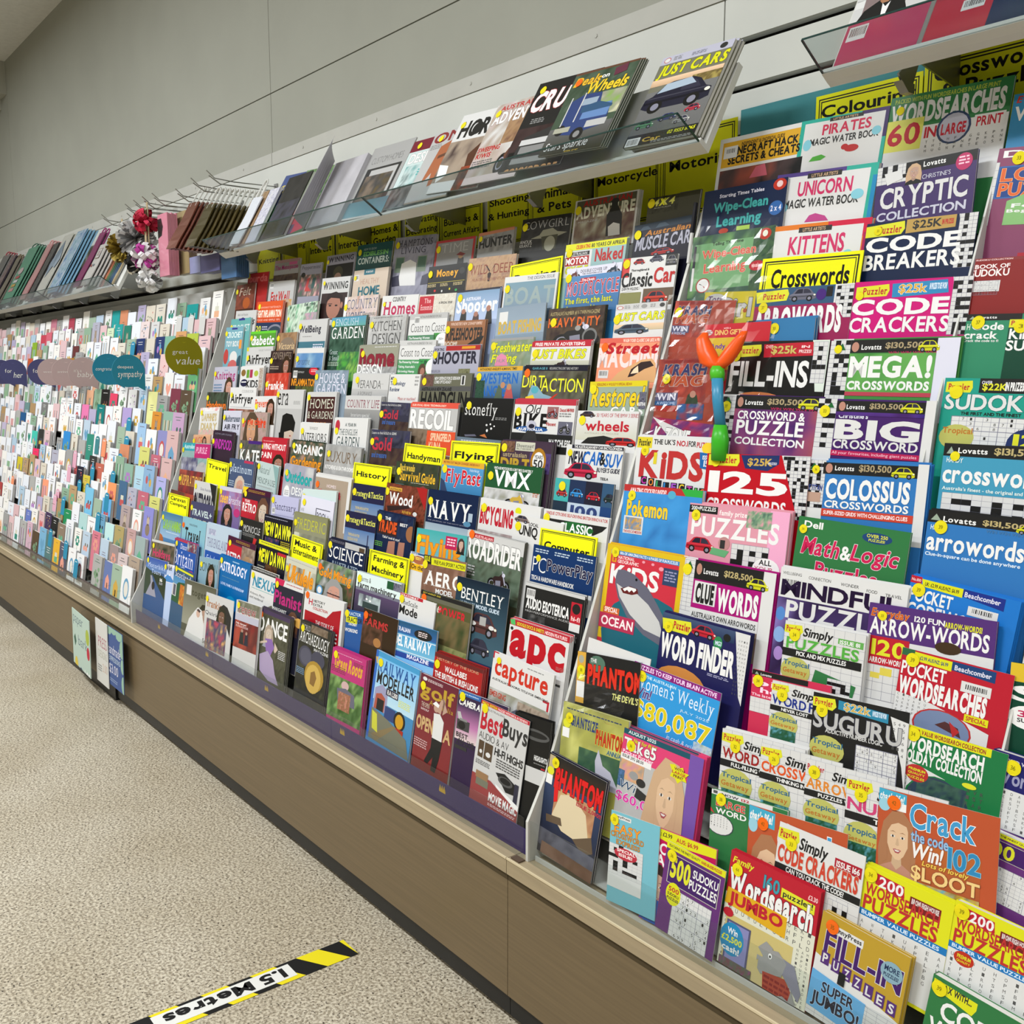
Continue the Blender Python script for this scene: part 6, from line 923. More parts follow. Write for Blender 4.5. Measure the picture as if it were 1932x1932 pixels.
('mZ',-1.1849,1.4273,0.7128,0.0998,0.171,0.2062,0.15,5,8,0,0,'374','green large-print word book with white top and red letters','R 0 0 140 8.9 ddd;R 4 1.4 14 6.8 555;T 24 2.7 64 7.5 223 b NOW;T 70 2.7 88 7.5 b23 b 132;T 12 15 80 28.7 c43 b/eee LARGE;T 12 31.5 84 42.4 eee b WORD;P c34 0 34.2 0 41 10 45.1;E -10 42.4 56 82.1 445;E -8 43.8 54 80.7 ddd;W 0 46.5 44 68.4 6 5 d;D 24 15 11.8 y 38'),
('mZ',-1.093,1.4241,0.7145,0.2027,0.2027,0.2992,0.15,5,1.7,0,0,'b53','orange-brown prize puzzle magazine, second copy left behind a code digest',"P 4ac 0 0 28 1.8 28 16.1 0 14.3;T 1 3.6 26 12.5 eee bi that's life!;E 0 10.7 10 23.3 9cd;F 0 21.5 42 98.5 a75 db9 b87;T 32 7.2 94 35.8 49c b/fff Crack;D 16 13.4 5.8 o 42"),
('mZ',-1.0219,1.4198,0.7091,0.1703,0.1703,0.2937,0.15,0.3,1.7,0,0,'ddd','white code puzzle digest with red title reading issue 166','X 0 51 100 91.1 8 4 w;P dd3 0 5.5 24 3.6 26 12.7 22 18.2 0 16.4;T 2 6.4 22 14.6 b23 bs Puzzler;T 26 7.3 60 23.7 222 bi Simply;P a23 68 12.7 98 12.7 98 23.7 68 21.9;T 70 14.6 96 20.9 eee b ISSUE 166;T 2 21.9 96 40.1 c43 b/ccb CODE CRACKERS;R 0 41.9 100 49.2 222;T 14 42.8 82 48.3 eee b CAN YOU CRACK THE CODE?;X 66 54.6 88 78.3 4 4;D 17 18.2 6.9 y 33'),
('mZ',-1.1079,1.396,0.6292,0.1921,0.1921,0.2105,0.15,-0.4,2.9,2,0,'b23','red jumbo wordsearch magazine with cartoon elephant in plaid, front row','R 0 40.3 100 166.6 ddc;W 4 38.6 98 57.9 13 3;W 82 57.9 98 157.9 3 13;W 0 57.9 16 157.9 2 13;G 4 59.6 80 131.6 cb7 cb8;T 3 4.4 28 12.3 dd3 bi Family;T 40 7.9 58 21 49a b/345 160;P dd3 60 12.3 96 14 96 22.8 60 21;T 62 14 94 21 333 b puzzles!;T 2 15.8 96 40.3 eee b/333 Wordsearch;P da2 2 35.1 70 36.8 70 56.1 0 50.9;T 4 37.7 66 52.6 b23 k JUMBO;T 88 7 98 11.4 fcc b £3.30;E 0 54.4 12 63.1 b23;R 6 64.9 34 103.5 557;R 8 66.7 32 101.7 88b;E 0 66.7 28 98.2 28b;E 1 67.5 27 97.3 28b;T 8 71.9 20 78.1 eee b Win;T 2 79.8 26 86.8 dd3 b £2,500;T 4 88.6 24 94.7 eee b cash!;N 2 101.7 40 112.3 745 565 847 9;P a53 2 112.3 40 112.3 38 121 4 119.3;G 0 131.6 100 163.1 785 564;P 999 44 75.4 52 66.7 60 70.2 60 78.9 52 82.4;P 889 70 73.7 84 75.4 94 96.5 92 105.2 80 94.7 72 87.7;P 999 52 73.7 66 70.2 76 77.2 72 91.2 58 94.7 50 98.2 46 94.7 46 85.9 44 87.7 44 82.4 50 82.4;E 56 75.4 60 80.7 eee;E 57 77.2 59 79.8 222;P a43 52 94.7 76 91.2 84 100 84 115.8 54 117.5;L 54 96.5 82 115.8 4 822;P 284 52 117.5 84 117.5 88 140.3 74 143.8 68 131.6 56 138.6;P 999 54 138.6 64 135.1 64 150.8 52 152.6;P 999 72 143.8 84 140.3 86 159.6 72 161.4;P 999 84 98.2 90 110.5 80 115.8 70 110.5 76 107 82 108.7;Q 84 154.4 94 164.9;D 10 15.8 6.1 y 44'),
('mZ',-0.9045,1.3865,0.604,0.16,0.16,0.1781,0.15,-2.9,5,1,0,'b93','mustard fill-in puzzles book with purple capitals, front row','R 0 38 100 190.2 ddd;P b93 0 0 100 0 100 62.8 0 41.8;P b93 0 38 100 59 100 68.5 0 45.6;R 8 8.6 50 17.1 ddd;T 14 9.5 48 16.2 222 b PennyPress;T 8 17.1 96 41.8 426 b/ddd FILL-IN;R 7 39.9 17 53.2 537;T 9 41.8 15 51.3 ddd b P;R 20 41.8 30 55.2 537;T 22 43.7 28 53.2 ddd b U;R 33 43.7 43 57.1 537;T 35 45.6 41 55.2 ddd b Z;R 46 45.6 56 59 537;T 48 47.5 54 57.1 ddd b Z;R 59 47.5 69 60.9 537;T 61 49.4 67 59 ddd b L;R 72 49.4 82 62.8 537;T 74 51.3 80 60.9 ddd b E;R 85 51.3 95 64.7 537;T 87 53.2 93 62.8 ddd b S;E 72 13.3 96 34.2 8ab;T 76 18.1 92 23.8 235 b MORE;T 76 25.7 92 29.5 235 b PUZZLES!;X 0 70.4 100 180.7 9 10 w;P 6ad 0 62.8 64 68.5 64 106.5 0 102.7;T 14 70.4 52 81.8 223 b/bdf SUPER;T 4 83.7 60 100.8 223 b/bdf JUMBO!;R 30 51.3 38 64.7 222;R 40 106.5 48 142.6 222;R 86 79.9 96 104.6 222;D 14 11.4 7.4 o 35'),
('mZ',-0.852,1.4215,0.6975,0.153,0.153,0.1858,0.15,-1.7,3.5,2,0,'dd2','yellow 200 wordsearch book with red corner flash, left of two','P b23 14 4.4 46 5.9 48 17.6 38 19.1 14 16.2;T 18 5.9 46 17.6 eee b 200;R 54 11.8 88 25 722;T 56 13.2 86 19.1 dcc b BROMLEIGH HOUSE;T 4 17.6 88 30.9 b33 b WORDSEARCH;T 4 30.9 88 47 b33 b PUZZLES;R 0 47 100 54.4 27b;T 4 48.5 92 52.9 def b BUMPER VALUE PUZZLES;R 0 54.4 100 117.6 ddd;W 0 57.3 100 95.5 8 6;D 8 8.8 7.7 y 34'),
('mZ',-0.6985,1.423,0.7016,0.1318,0.162,0.1888,0.15,-2,11.1,0,0,'dd2','yellow 200 wordsearch book with red corner flash, right of two','P b23 14 4.5 46 6 48 18.1 38 19.7 14 16.6;T 18 6 46 18.1 eee b 200;R 54 12.1 88 25.7 722;T 56 13.6 86 19.7 dcc b BROMLEIGH HOUSE;T 4 18.1 88 31.8 b33 b WORDSEARCH;T 4 31.8 88 48.4 b33 b PUZZLES;R 0 48.4 100 56 27b;T 4 49.9 92 54.4 def b BUMPER VALUE PUZZLES;R 0 56 100 121 ddd;W 0 59 100 98.3 8 6;E 8 54.4 32 71.1 b32;T 12 59 28 63.5 dd3 b PREMIUM;T 12 65 28 68.1 dd3 b QUALITY;D 9 10.6 9.0 y 39'),
('mZ',-0.7054,1.382,0.592,0.1315,0.162,0.1613,0.15,-4.2,16,0,0,'374','green code word digest with yellow top label, bottom right','P dd2 2 4.2 54 6.2 54 14.6 50 22.9 2 14.6;T 4 5.2 48 13.5 333 b RELAX WITH...;T 16 22.9 90 45.8 eee b CODE;T 6 47.8 96 68.6 eee b WORDS;E 70 18.7 82 27 da3;D 10 12.5 9.0 y 39'),
('mZ',-0.6955,1.4655,0.8145,0.0908,0.144,0.2045,0.15,-5,19.5,0,0,'637','purple 500 sudoku digest with thick pages at right edge','R 0 0 100 8.3 dd2;T 8 2.3 98 6 433 b FEATURING THE FINEST QUALITY;R 8 12.1 110 42.2 ccb;R 9 12.8 110 41.4 426;T 12 15.1 70 39.2 dd3 b 500;R 24 54.2 110 113 ddd;S 24 54.2 100 113;E 4 45.2 40 75.3 dd2;T 10 51.2 34 58.8 b33 b 500;T 9 60.3 35 64 433 b SUDOKU;T 9 65.5 35 69.3 433 b PUZZLES;D 24 15.1 13.0 y 36'),
('mZ',-0.9317,1.9118,2.0048,0.1497,0.18,0.2417,0.15,-2.3,5,0,0,'38b','sky blue puzzle book cut off at the right edge of the top tier','R 0 0 100 7.6 38b;T 4 3 60 13.6 c32 bi Everyday;T 4 15.2 96 33.3 eee b WORDS'),
('mZ',-0.9342,1.8743,1.9049,0.1673,0.198,0.3141,0.15,-4,9,0,0,'846','purple puzzle book with orange letters on blue panel at right edge','T 6 3 60 10.6 eee b Dell;R 4 19.7 110 54.5 36a;R 6 21.2 110 53 248;T 8 22 90 36.4 d63 b/fb7 LOGIC;T 8 37.9 96 52.3 d63 b/fb7 PUZZLES;X 0 15.1 4 83.3 1 8 w;P 8b7 20 57.6 40 50 60 53 70 50 90 60.6 90 83.3 20 83.3;T 26 60.6 60 65.1 eee b For;T 22 66.6 80 71.2 eee b Beginners;D 24 12.1 7.1 y 33'),
('mZ',-0.9253,1.796,1.7025,0.0731,0.171,0.211,0.15,-1.2,2,0,0,'822','dark red sudoku collection with white letters left of another red book','R 0 0 130 7.4 833;T 2 2.2 92 5.9 ecc b SUDOKU COLLECTION;T 2 14.8 88 25.2 fee b BOOK OF;T -8 26.7 88 44.4 fee b SUDOKU;R 0 54.8 70 81.5 ddd;S 0 54.8 66 88.9'),
('mZ',-0.8534,1.8002,1.7073,0.1048,0.171,0.2133,0.15,-1.9,5,0,0,'a23','bright red book at the far right edge with a big white letter','T 4 15.1 70 37.8 eee b S;E 4 45.3 30 63.4 dd3'),
('mZ',-0.9158,1.761,1.6027,0.0749,0.198,0.2884,0.15,-1.4,4.5,1,0,'386','green handy code puzzle book with white lowercase letters','R 0 0 130 14.8 222;P 9a9 6 11.8 14 4.4 22 11.8;T 24 4.4 72 10.4 eee b Lovatts;T 16 19.2 92 37 eee b Code;T 0 40 80 57.7 eee b crack;T 4 22.2 12 37 cdc b H;T 0 59.2 84 65.1 eee b Crack the code to fi;D 30 19.2 15.8 y 37'),
('mZ',-0.8373,1.7558,1.591,0.1318,0.198,0.2779,0.15,-1.3,2,0,0,'143','dark green number puzzle book with white letters at right edge','P dd3 0 0 40 0 40 9.1 0 10.6;T 2 1.5 34 7.6 b23 bs Puzzler;T 2 12.1 60 25.8 eee b KILLER;T 0 27.3 90 40.9 eee b SUDOKU;D 16 9.1 9.0 y 3'),
('mZ',-0.9269,1.7192,1.4912,0.1868,0.1868,0.2691,0.15,-0.6,7,0,0,'298','teal sudoku book with white capitals and number grid','P dd3 2 3.8 27 2.3 28 9 26 13.5 2 13.5;T 4 5.3 25 11.3 b23 bs Puzzler;R 34 0 78 13.5 222;T 36 2.3 46 5.3 dde b OVER;T 37 4.5 60 12 dd3 b $22K;T 58 3 76 11.3 eee b IN PRIZES!;T 3 15 92 30 ddd b/177 SUDOKU;T 20 31.5 76 34.5 222 b THE FIRST AND THE FINEST;R 12 36 80 75.1 ddd;S 12 36 80 75.1;E 2 43.6 36 67.6 bb6;T 5 46.6 34 54.1 b73 b Tropical;E 66 45.1 100 75.1 236;T 72 49.6 96 60.1 dd3 b 12;D 13 13.5 6.3 y'),
('mZ',-0.8981,1.677,1.3785,0.184,0.184,0.2476,0.15,0.5,6,0,0,'49b','sky blue handy crossword book with condensed white lowercase letters',"R 0 0 130 12 222;P 9a9 3 9.8 7 3 11 9.8;T 14 3.8 42 9 eee b Lovatts;T 48 2.3 88 9.8 ba7 b $131,500;C 84 4.5 100 12 cc2;T 4 13.5 20 18 dee b HANDY;T 2 19.5 104 37.6 eee b crosswords;T 3 40.6 98 45.1 dee b Australia's finest - the original and the best;X 4 46.6 100 67.7 10 4;D 12 12 4.6 y"),
('mZ',-0.8962,1.6343,1.2647,0.1849,0.1849,0.3126,0.15,-0,3,2,0,'37b','mid blue handy arrow puzzle book with condensed white lowercase letters','R 0 0 130 11.2 222;P 9a9 3 9 8 3 13 9;T 15 4.5 46 9.7 eee b Lovatts;T 52 3.7 90 9.7 ba7 b $131,500;C 82 4.5 104 12.7 cc2;T 56 12 100 15 47a b WIN WIN WIN WIN;T 4 13.5 20 18 def b HANDY;T 2 19.5 92 37.5 eee b arrowords;T 2 39 90 43.5 def b Clue-in-square can be done anywhere;D 14 15 6.4 y 39'),
('mZ',-0.8976,1.5929,1.1544,0.1679,0.189,0.2779,0.15,-4.1,3,2,0,'27c','blue pocket code book with white condensed capitals and barcode','P b23 0 0 12 0 12 7.4 0 7.4;T 1 2.2 11 5.2 ecc b No.100;P dd2 12 1.5 56 1.5 56 10.4 14 8.9;T 16 3.7 52 8.2 432 b UK: £2.99 AUS/NZ: $6.99;P 238 56 1.5 98 1.5 98 13.4 56 8.9;T 58 3.7 94 8.9 dde b Beachcomber;R 64 16.4 94 25.3 ddd;Q 66 17.1 92 24.5;T 2 11.9 48 25.3 eee b POCKET;T 2 26.8 92 41.6 eee b CODEWORDS;D 11 13.4 7.0 y 39'),
('mZ',-0.9613,1.5715,1.0973,0.2253,0.2253,0.3245,0.15,2.3,5.4,0,0,'537','purple everyday arrow-word book with white capitals and red yellow box','R 0 26.7 100 96.3 ddd;R 0 0 100 25.2 537;T 2 3.7 34 11.9 c52 bi/ec8 Everyday;T 38 5.2 62 9.6 eee b 120 FUN;T 62 5.9 90 10.4 dd3 b ARROW-WORDS!;T 2 10.4 96 23.7 eee b ARROW-WORDS;R 3 25.2 36 47.4 b23;T 5 27.4 34 40 dd3 b 120;T 4 41.5 34 45.9 eee b ARROW-WORDS;X 0 47.4 60 74.1 7 4 w;R 6 53.4 14 57.8 dc5;R 14 48.9 24 54.8 dc5;E 56 20.7 76 29.6 432;D 12 8.9 3.8 y 33'),
('mZ',-0.8812,1.5487,1.0371,0.1644,0.189,0.2599,0.15,-1.3,1.7,0,0,'b23','red pocket wordsearch book with white condensed capitals and barcode','P 364 0 0 14 0 14 7.4 0 7.4;P dd2 14 1.5 54 2.2 54 11.9 14 10.4;T 20 4.5 50 8.9 247 b £2.99 AUS/NZ: $6.99;P 247 54 1.5 98 1.5 98 12.6 54 10.4;T 57 4.5 94 9.6 dde b Beachcomber;R 66 17.8 96 28.2 ddd;Q 68 19.3 94 27.5;T 2 12.6 50 26.7 eee b POCKET;T 2 28.2 94 49 eee b WORDSEARCHES;P ddd 0 46 40 49 100 62.3 100 89.1 0 89.1;W 0 46 36 66.8 6 5;E 22 52 84 89.1 b33;E 24 53.4 82 87.6 78a;P 533 46 68.3 56 62.3 70 65.3 74 74.2;P b33 60 60.9 72 68.3 66 75.7;R 74 49 98 56.4 dd2;T 76 50.5 96 54.9 b23 b SPECIAL;D 13 10.4 7.2 y 39'),
('mZ',-0.702,1.5543,1.0515,0.1097,0.162,0.2778,0.15,3.6,8,0,0,'143','dark green sudoku digest at the right edge with yellow top','P db3 0 0 40 0 40 25.9 0 25.9;T 4 30.5 50 53.3 eee b S;E 0 57.9 60 91.4 eee;T 14 65.5 60 74.7 b25 b 348;T 14 76.2 60 82.3 333 b SUDOKU;D 40 15.2 10.8 y'),
('mZ',-0.8436,1.5028,0.9231,0.1459,0.171,0.2374,0.15,-0.6,2,0,0,'274','green holiday wordsearch collection with red seal','R 0 0 100 8.9 dd2;T 4 2.2 94 7.4 933 b BUMPER VALUE WORDSEARCH COLLECTION;T 4 10.4 94 26.7 eee b WORDSEARCH;T 2 26.7 94 40 eee b HOLIDAY COLLECTION;P ddd 0 38.6 30 43 60 48.9 90 74.2 0 74.2;E 10 47.5 90 111.2 274;E 12 48.9 86 111.2 345;N 24 51.9 80 96.4 345 465 234 8;W 0 40 20 74.2 3 6;W 78 47.5 100 89 3 6;E 8 41.5 36 60.8 b33;T 12 46 32 48.9 dd3 b PREMIUM;T 12 50.4 32 53.4 dd3 b QUALITY;T 12 54.9 32 57.8 dd3 b PUZZLES;E 74 43 90 48.9 dd3;D 12 8.9 8.1 y 34'),
('mZ',-0.6966,1.5063,0.9234,0.1275,0.171,0.2317,0.15,-1.9,16,0,0,'226','navy word digest with silver letters and white letter grid at right edge','T 6 6.1 90 10.7 dde b PACKED WITH FUN WORD;T 6 18.3 60 36.6 99b b Words;R 14 42.7 90 91.4 ddd;W 16 44.2 88 89.9 8 8;D 26 15.2 9.3 y 36'),
('mZ',-1.6127,1.5,0.9067,0.1937,0.1937,0.2155,0.15,-2.1,2,0,0,'ddd','blank white header card standing below the shark magazine',''),  # tier riser of the rack, built like a standing blank card
('sM',-2.3235,1.8348,1.8045,0.2269,0.2269,0.2274,0.15,2.4,2,0,0,'ee1','yellow boating sign standing among the magazines','R 3 2.1 97 137.5 222;R 4.4 3 95.6 137.5 ee1;R 5.5 3.8 94.5 137.5 222;R 6.3 4.3 93.7 137.5 ee1;T 10 13.7 90 26.1 111 b Boating'),
('sM',-2.5979,1.6397,1.2846,0.2218,0.2218,0.2408,0.15,-0.7,2,0,0,'ee1','yellow handyman sign standing among the magazines','R 3 1.8 97 119.6 222;R 4.4 2.6 95.6 119.6 ee1;R 5.5 3.3 94.5 119.6 222;R 6.3 3.8 93.7 119.6 ee1;T 10 12 90 22.7 111 b Handyman'),
('sM',-2.3597,1.6472,1.3047,0.2285,0.2285,0.2638,0.15,1.2,2,0,0,'ee1','yellow flying sign standing among the magazines','R 3 1.9 97 128.4 222;R 4.4 2.8 95.6 128.4 ee1;R 5.5 3.5 94.5 128.4 222;R 6.3 4 93.7 128.4 ee1;T 10 12.8 90 24.4 111 b Flying'),
('sM',-4.0545,1.5862,1.1421,0.2313,0.2313,0.2731,0.15,-1.7,2,0,0,'ee1','yellow travel sign standing among the magazines','R 3 1.3 97 84.4 222;R 4.4 1.9 95.6 84.4 ee1;R 5.5 2.3 94.5 84.4 222;R 6.3 2.7 93.7 84.4 ee1;T 10 8.4 90 16 111 b Travel'),
('sM',-2.8622,1.6111,1.2084,0.2329,0.2329,0.2567,0.15,0.4,2,0,0,'ee1','yellow history sign standing among the magazines','R 3 1.7 97 110.9 222;R 4.4 2.4 95.6 110.9 ee1;R 5.5 3 94.5 110.9 222;R 6.3 3.5 93.7 110.9 ee1;T 10 11.1 90 21.1 111 b History'),
('sM',-4.3516,1.5229,0.9734,0.2443,0.2443,0.1997,0.15,0,2,0,0,'ee1','yellow caravan and camping sign standing among the magazines','R 3 1.2 97 77.9 222;R 4.4 1.7 95.6 77.9 ee1;R 5.5 2.1 94.5 77.9 222;R 6.3 2.5 93.7 77.9 ee1;T 12 4.3 84 11.3 111 b Caravan;T 10 14 90 21 111 b Camping'),
('sM',-3.1263,1.5126,0.9461,0.2257,0.2257,0.2553,0.15,-1.8,2,0,0,'ee1','yellow music and entertainment sign standing among the magazines','R 3 1.5 97 100.1 222;R 4.4 2.2 95.6 100.1 ee1;R 5.5 2.8 94.5 100.1 222;R 6.3 3.2 93.7 100.1 ee1;T 12 5.5 84 14.5 111 b Music &;T 10 18 90 27 111 b Entertainment'),
('sM',-2.6149,1.5201,0.9661,0.2239,0.2239,0.2826,0.15,0.4,2,0,0,'ee1','yellow farming and machinery sign standing among the magazines','R 3 1.7 97 114.3 222;R 4.4 2.5 95.6 114.3 ee1;R 5.5 3.1 94.5 114.3 222;R 6.3 3.6 93.7 114.3 ee1;T 12 6.3 90 16.6 111 b Farming &;T 10 20.6 90 30.9 111 b Machinery'),
('sM',-1.8753,1.5769,1.1175,0.2054,0.2054,0.2551,0.15,0.3,2,0,0,'ee1','yellow computer sign standing among the magazines','R 3 2.2 97 144.9 222;R 4.4 3.2 95.6 144.9 ee1;R 5.5 4 94.5 144.9 222;R 6.3 4.6 93.7 144.9 ee1;T 10 14.5 90 27.5 111 b Computer'),
('sZ',-1.4082,1.8123,1.7445,0.246,0.246,0.2536,0.15,-0.8,2,0,0,'ee1','yellow crosswords sign among the puzzle books below the kittens activity book','R 3 2.8 97 186 222;R 4.4 4.1 95.6 186 ee1;R 5.5 5.1 94.5 186 222;R 6.3 5.9 93.7 186 ee1;T 12 10.2 90 27 111 b Crosswords;T 10 33.5 90 50.2 111 b & Puzzles'),
('mU',-1.7353,1.8319,2.2386,0.2213,0.2213,0.2499,0.539,-2.5,9,2,0,'776','car magazine with fat yellow title and black coupe on the shelf','R 0 0 100 10.5 bbc;E 4 1.7 14 8.7 b66;E 5 2.6 13 7.9 ddd;L 18 2.6 30 7.9 3 777;L 44 3.5 64 7.9 3 667;E 82 1.7 92 8.7 333;T 3 12.2 100 30.5 dd2 ki/222 JUST CARS;G 0 29.7 100 38.4 eca ca8;N 60 34.9 100 47.1 874 653 a95;G 0 45.4 100 113.4 777 666;C 0 36.7 96 73.3 223;P abc 16 48.9 26 38.4 60 36.7 70 45.4;C 70 73.3 92 82 a34;C 4 82 32 92.5 586;C 36 78.5 62 87.3 347;C 60 85.5 84 94.2 999;R 0 99.5 100 123.9 222;Q 2 103 22 115.2;T 26 104.7 52 110 ca4 b Car;T 60 101.2 98 105.6 dd2 bi 02 9553 8965;L 40 110 96 113.4 2 aaa'),
('mU',-2.009,1.8028,2.2563,0.2369,0.2369,0.245,0.539,-4,5,3,0,'454','truck magazine with yellow title and blue prime mover','N 0 0 100 49.2 343 454 565 9;N 50 32.8 100 62.4 cca 998 8a5 7;G 0 70.6 100 123.1 666 332;R 0 0 100 2.5 643;T 4 6.6 48 18.1 eb3 bi/431 Deals;T 48 9.8 60 13.9 eee b on;T 34 16.4 96 31.2 ec3 bi/431 Wheels;P 347 14 78.8 16 37.7 34 31.2 62 32.8 66 45.9 84 49.2 88 64 84 75.5 40 82.1;R 36 37.7 60 45.9 9ab;R 44 47.6 86 64 68b;P 357 38 47.6 64 44.3 88 50.9 88 54.2 40 55.8;E 10 67.3 26 80.4 222;E 40 73.8 60 90.3 222;E 45 77.9 55 86.2 888;R 58 67.3 90 75.5 bbb;R 8 70.6 34 77.1 aa9;R 14 32.8 16 68.9 ccc;R 34 29.5 36 65.6 ccc;P 634 66 4.9 84 1.6 86 11.5 68 14.8;T 6 88.6 76 101.7 eee ri/333 Stars sparkle;T 10 103.4 36 107.5 ca4 b IN SUPERB;T 44 101.7 66 105.8 ca4 b FIRST;R 0 111.6 100 119 333;Q 2 111.6 16 116.5;D 12 13.1 5.0 o'),
('mU',-2.2008,1.841,2.2808,0.2641,0.2641,0.2828,0.539,-4,5,0,0,'222','black car magazine with big white letters and chrome grille','T 4 11.8 110 37 eee ki/a33 CRUZIN;L 16 45.5 38 52.2 3 999;N 0 55.6 100 92.6 322 433 211 6;P 333 10 92.6 20 67.3 60 58.9 100 60.6 100 101 14 104.4;R 16 70.7 90 77.4 ccc;R 20 79.1 86 87.5 888;E 80 70.7 92 80.8 ddd;R 10 92.6 90 99.3 999;P 111 4 84.2 14 84.2 14 107.8 4 107.8;T 10 104.4 96 116.2 c96 b/532 COMMODORE;D 12 10.1 4.5 y'),
('mU',-2.3825,1.8356,2.2582,0.2498,0.2498,0.2684,0.539,-2.4,4,0,0,'ba9','pale adventure motorcycle magazine with red headline','N 0 0 100 115.7 cbb a98 ddd 5;N 40 16.5 100 57.9 864 a86 754 6;T 10 3.3 96 9.9 b33 b AUSTRALIAN;T 4 11.6 110 28.1 eee k/754 ADVENTURE;T 2 57.9 44 64.5 b22 b SWEEPING;T 4 66.1 32 72.8 b22 b KIWIS;L 2 76.1 40 87.6 4 666;M 50 49.6 100 99.2 643;N 0 99.2 40 119.9 653 875 432 6;R 0 97.6 100 119.9 dcc;D 10 13.2 4.7 y'),
('mU',-2.5674,1.8471,2.268,0.2678,0.2678,0.2742,0.539,-4,4,0,0,'ddd','white horse magazine with bold black letters on the shelf','T 8 9.7 96 32.3 222 k HORSE;E 34 14.5 54 30.7 222;N 0 35.6 100 88.9 987 a98 433 6;P 532 50 56.6 70 40.4 90 56.6 100 88.9 60 88.9;P eee 0 64.6 20 67.9 24 80.8 8 88.9;N 50 72.7 100 113.1 a42 643 222 7;D 10 14.5 4.4 y'),
('mU',-2.7043,1.837,2.2376,0.2312,0.2312,0.2573,0.539,-1,4,0,0,'a98','fitness magazine with tanned bikini model on the shelf','R 0 0 100 109.2 bbb;T 4 1.7 90 18.5 833 b ONE;P a64 30 25.2 60 16.8 70 37 60 58.8 66 84 40 89.1 36 67.2 24 80.7 20 77.3;P 643 34 40.3 60 37 60 42 34 45.4;R 60 42 90 47.1 222;P 222 60 67.2 80 58.8 90 75.6 70 84;R 70 50.4 96 75.6 eee;L 4 20.2 30 28.6 3 888;D 22 11.8 5.1 y'),
('mU',-2.8351,1.8429,2.2369,0.2486,0.2486,0.2551,0.539,-1.9,4,0,0,'cdd','design magazine with red top and white title','R 0 0 100 17.3 723;T 8 20.5 80 36.2 eee b/999 DESIGN;N 10 39.4 70 70.8 7aa cdd 355 6;N 0 70.8 80 102.3 444 888 222 6;L 44 47.2 70 58.2 3 2aa;D 20 9.4 4.7 y'),
('mU',-3.1211,1.8646,2.2657,0.2717,0.2717,0.2908,0.539,-1.8,4,0,0,'aaa','grey homes magazine with thin title and house photograph','T 10 16.3 86 26 777 l CUSTOM HOMES;R 8 32.5 92 81.3 333;R 20 35.8 86 74.8 bbb;N 14 43.9 80 81.3 653 444 876 6;G 0 81.3 100 105.7 589 7ab;R 0 104.1 100 117.9 ddd'),
('mU',-3.6358,1.8672,2.2705,0.2367,0.2367,0.2881,0.539,-4,4,0,0,'363','floral magazine with white title and red poppy','N 0 0 100 76 253 8a7 342 12;T 10 57 96 85.5 eee ks flow;P c35 30 85.5 60 79.8 90 91.1 96 113.9 60 132.9 40 117.7;N 0 104.4 60 142.4 435 658 a45 9;D 30 11.4 5.0 y'),
('mU',-3.8462,1.8802,2.283,0.2327,0.2327,0.3055,0.539,-4,4,0,0,'458','blue gardening magazine with gold title behind the floral one','T 0 20.3 90 44.8 cb6 ri grow;N 0 61 100 152.6 363 485 679 8'),
]
CARDC={(0,2):"67a",(0,7):"556",(0,8):"da3",(0,9):"577",(0,10):"7ac",(0,11):"543",(0,12):"cab",(1,0):"a98",(1,1):"cbb",(1,2):"988",(1,4):"c78",(1,8):"876",(1,9):"222",(1,10):"435",(1,13):"67b",(2,0):"9aa",(2,1):"b99",(2,2):"a96",(2,3):"bdd",(2,4):"69b",(2,6):"acc",(2,8):"285",(2,19):"a44",(3,0):"88c",(3,2):"a99",(3,4):"6ad",(3,6):"7bd",(3,12):"e97",(4,0):"cc7",(4,1):"b67",(4,2):"aab",(4,3):"468",(4,4):"e96",(4,7):"cb4",(4,8):"223",(4,17):"cb3",(5,0):"aad",(5,1):"8ac",(5,2):"acd",(5,3):"8a9",(5,6):"b65",(5,7):"333",(5,12):"aab",(5,15):"e36",(6,0):"caa",(6,1):"b67",(6,2):"cc7",(6,4):"c86",(6,8):"387",(6,11):"38c",(6,15):"333",(6,16):"4ba",(7,0):"caa",(7,1):"88b",(7,3):"9bd",(7,13):"e97",(7,19):"258",(8,0):"b9b",(8,1):"8a9",(8,2):"c83",(8,3):"222",(8,5):"a9c",(8,8):"177",(8,10):"d7a",(8,16):"777",(8,19):"688",(9,0):"543",(9,1):"734",(9,3):"dd9",(9,5):"ddd",(9,7):"d46",(9,8):"222",(9,10):"da8",(10,0):"6a7",(10,2):"ddd",(10,3):"b96",(11,1):"89a",(11,3):"dbb",(11,14):"a73",(11,21):"b53",(12,1):"ab4",(12,2):"c96",(12,3):"7a9",(12,4):"236",(12,6):"236",(12,14):"633",(12,21):"8a3",(13,5):"ccc",(13,6):"dcc",(13,8):"276",(13,9):"299",(13,10):"cdb",(13,12):"aab",(13,17):"ddd",(13,19):"c67",(13,20):"b45",(14,1):"ddd",(14,2):"299",(14,9):"c86",(14,10):"299",(14,11):"ddd",(14,16):"a45",(14,19):"b78"}
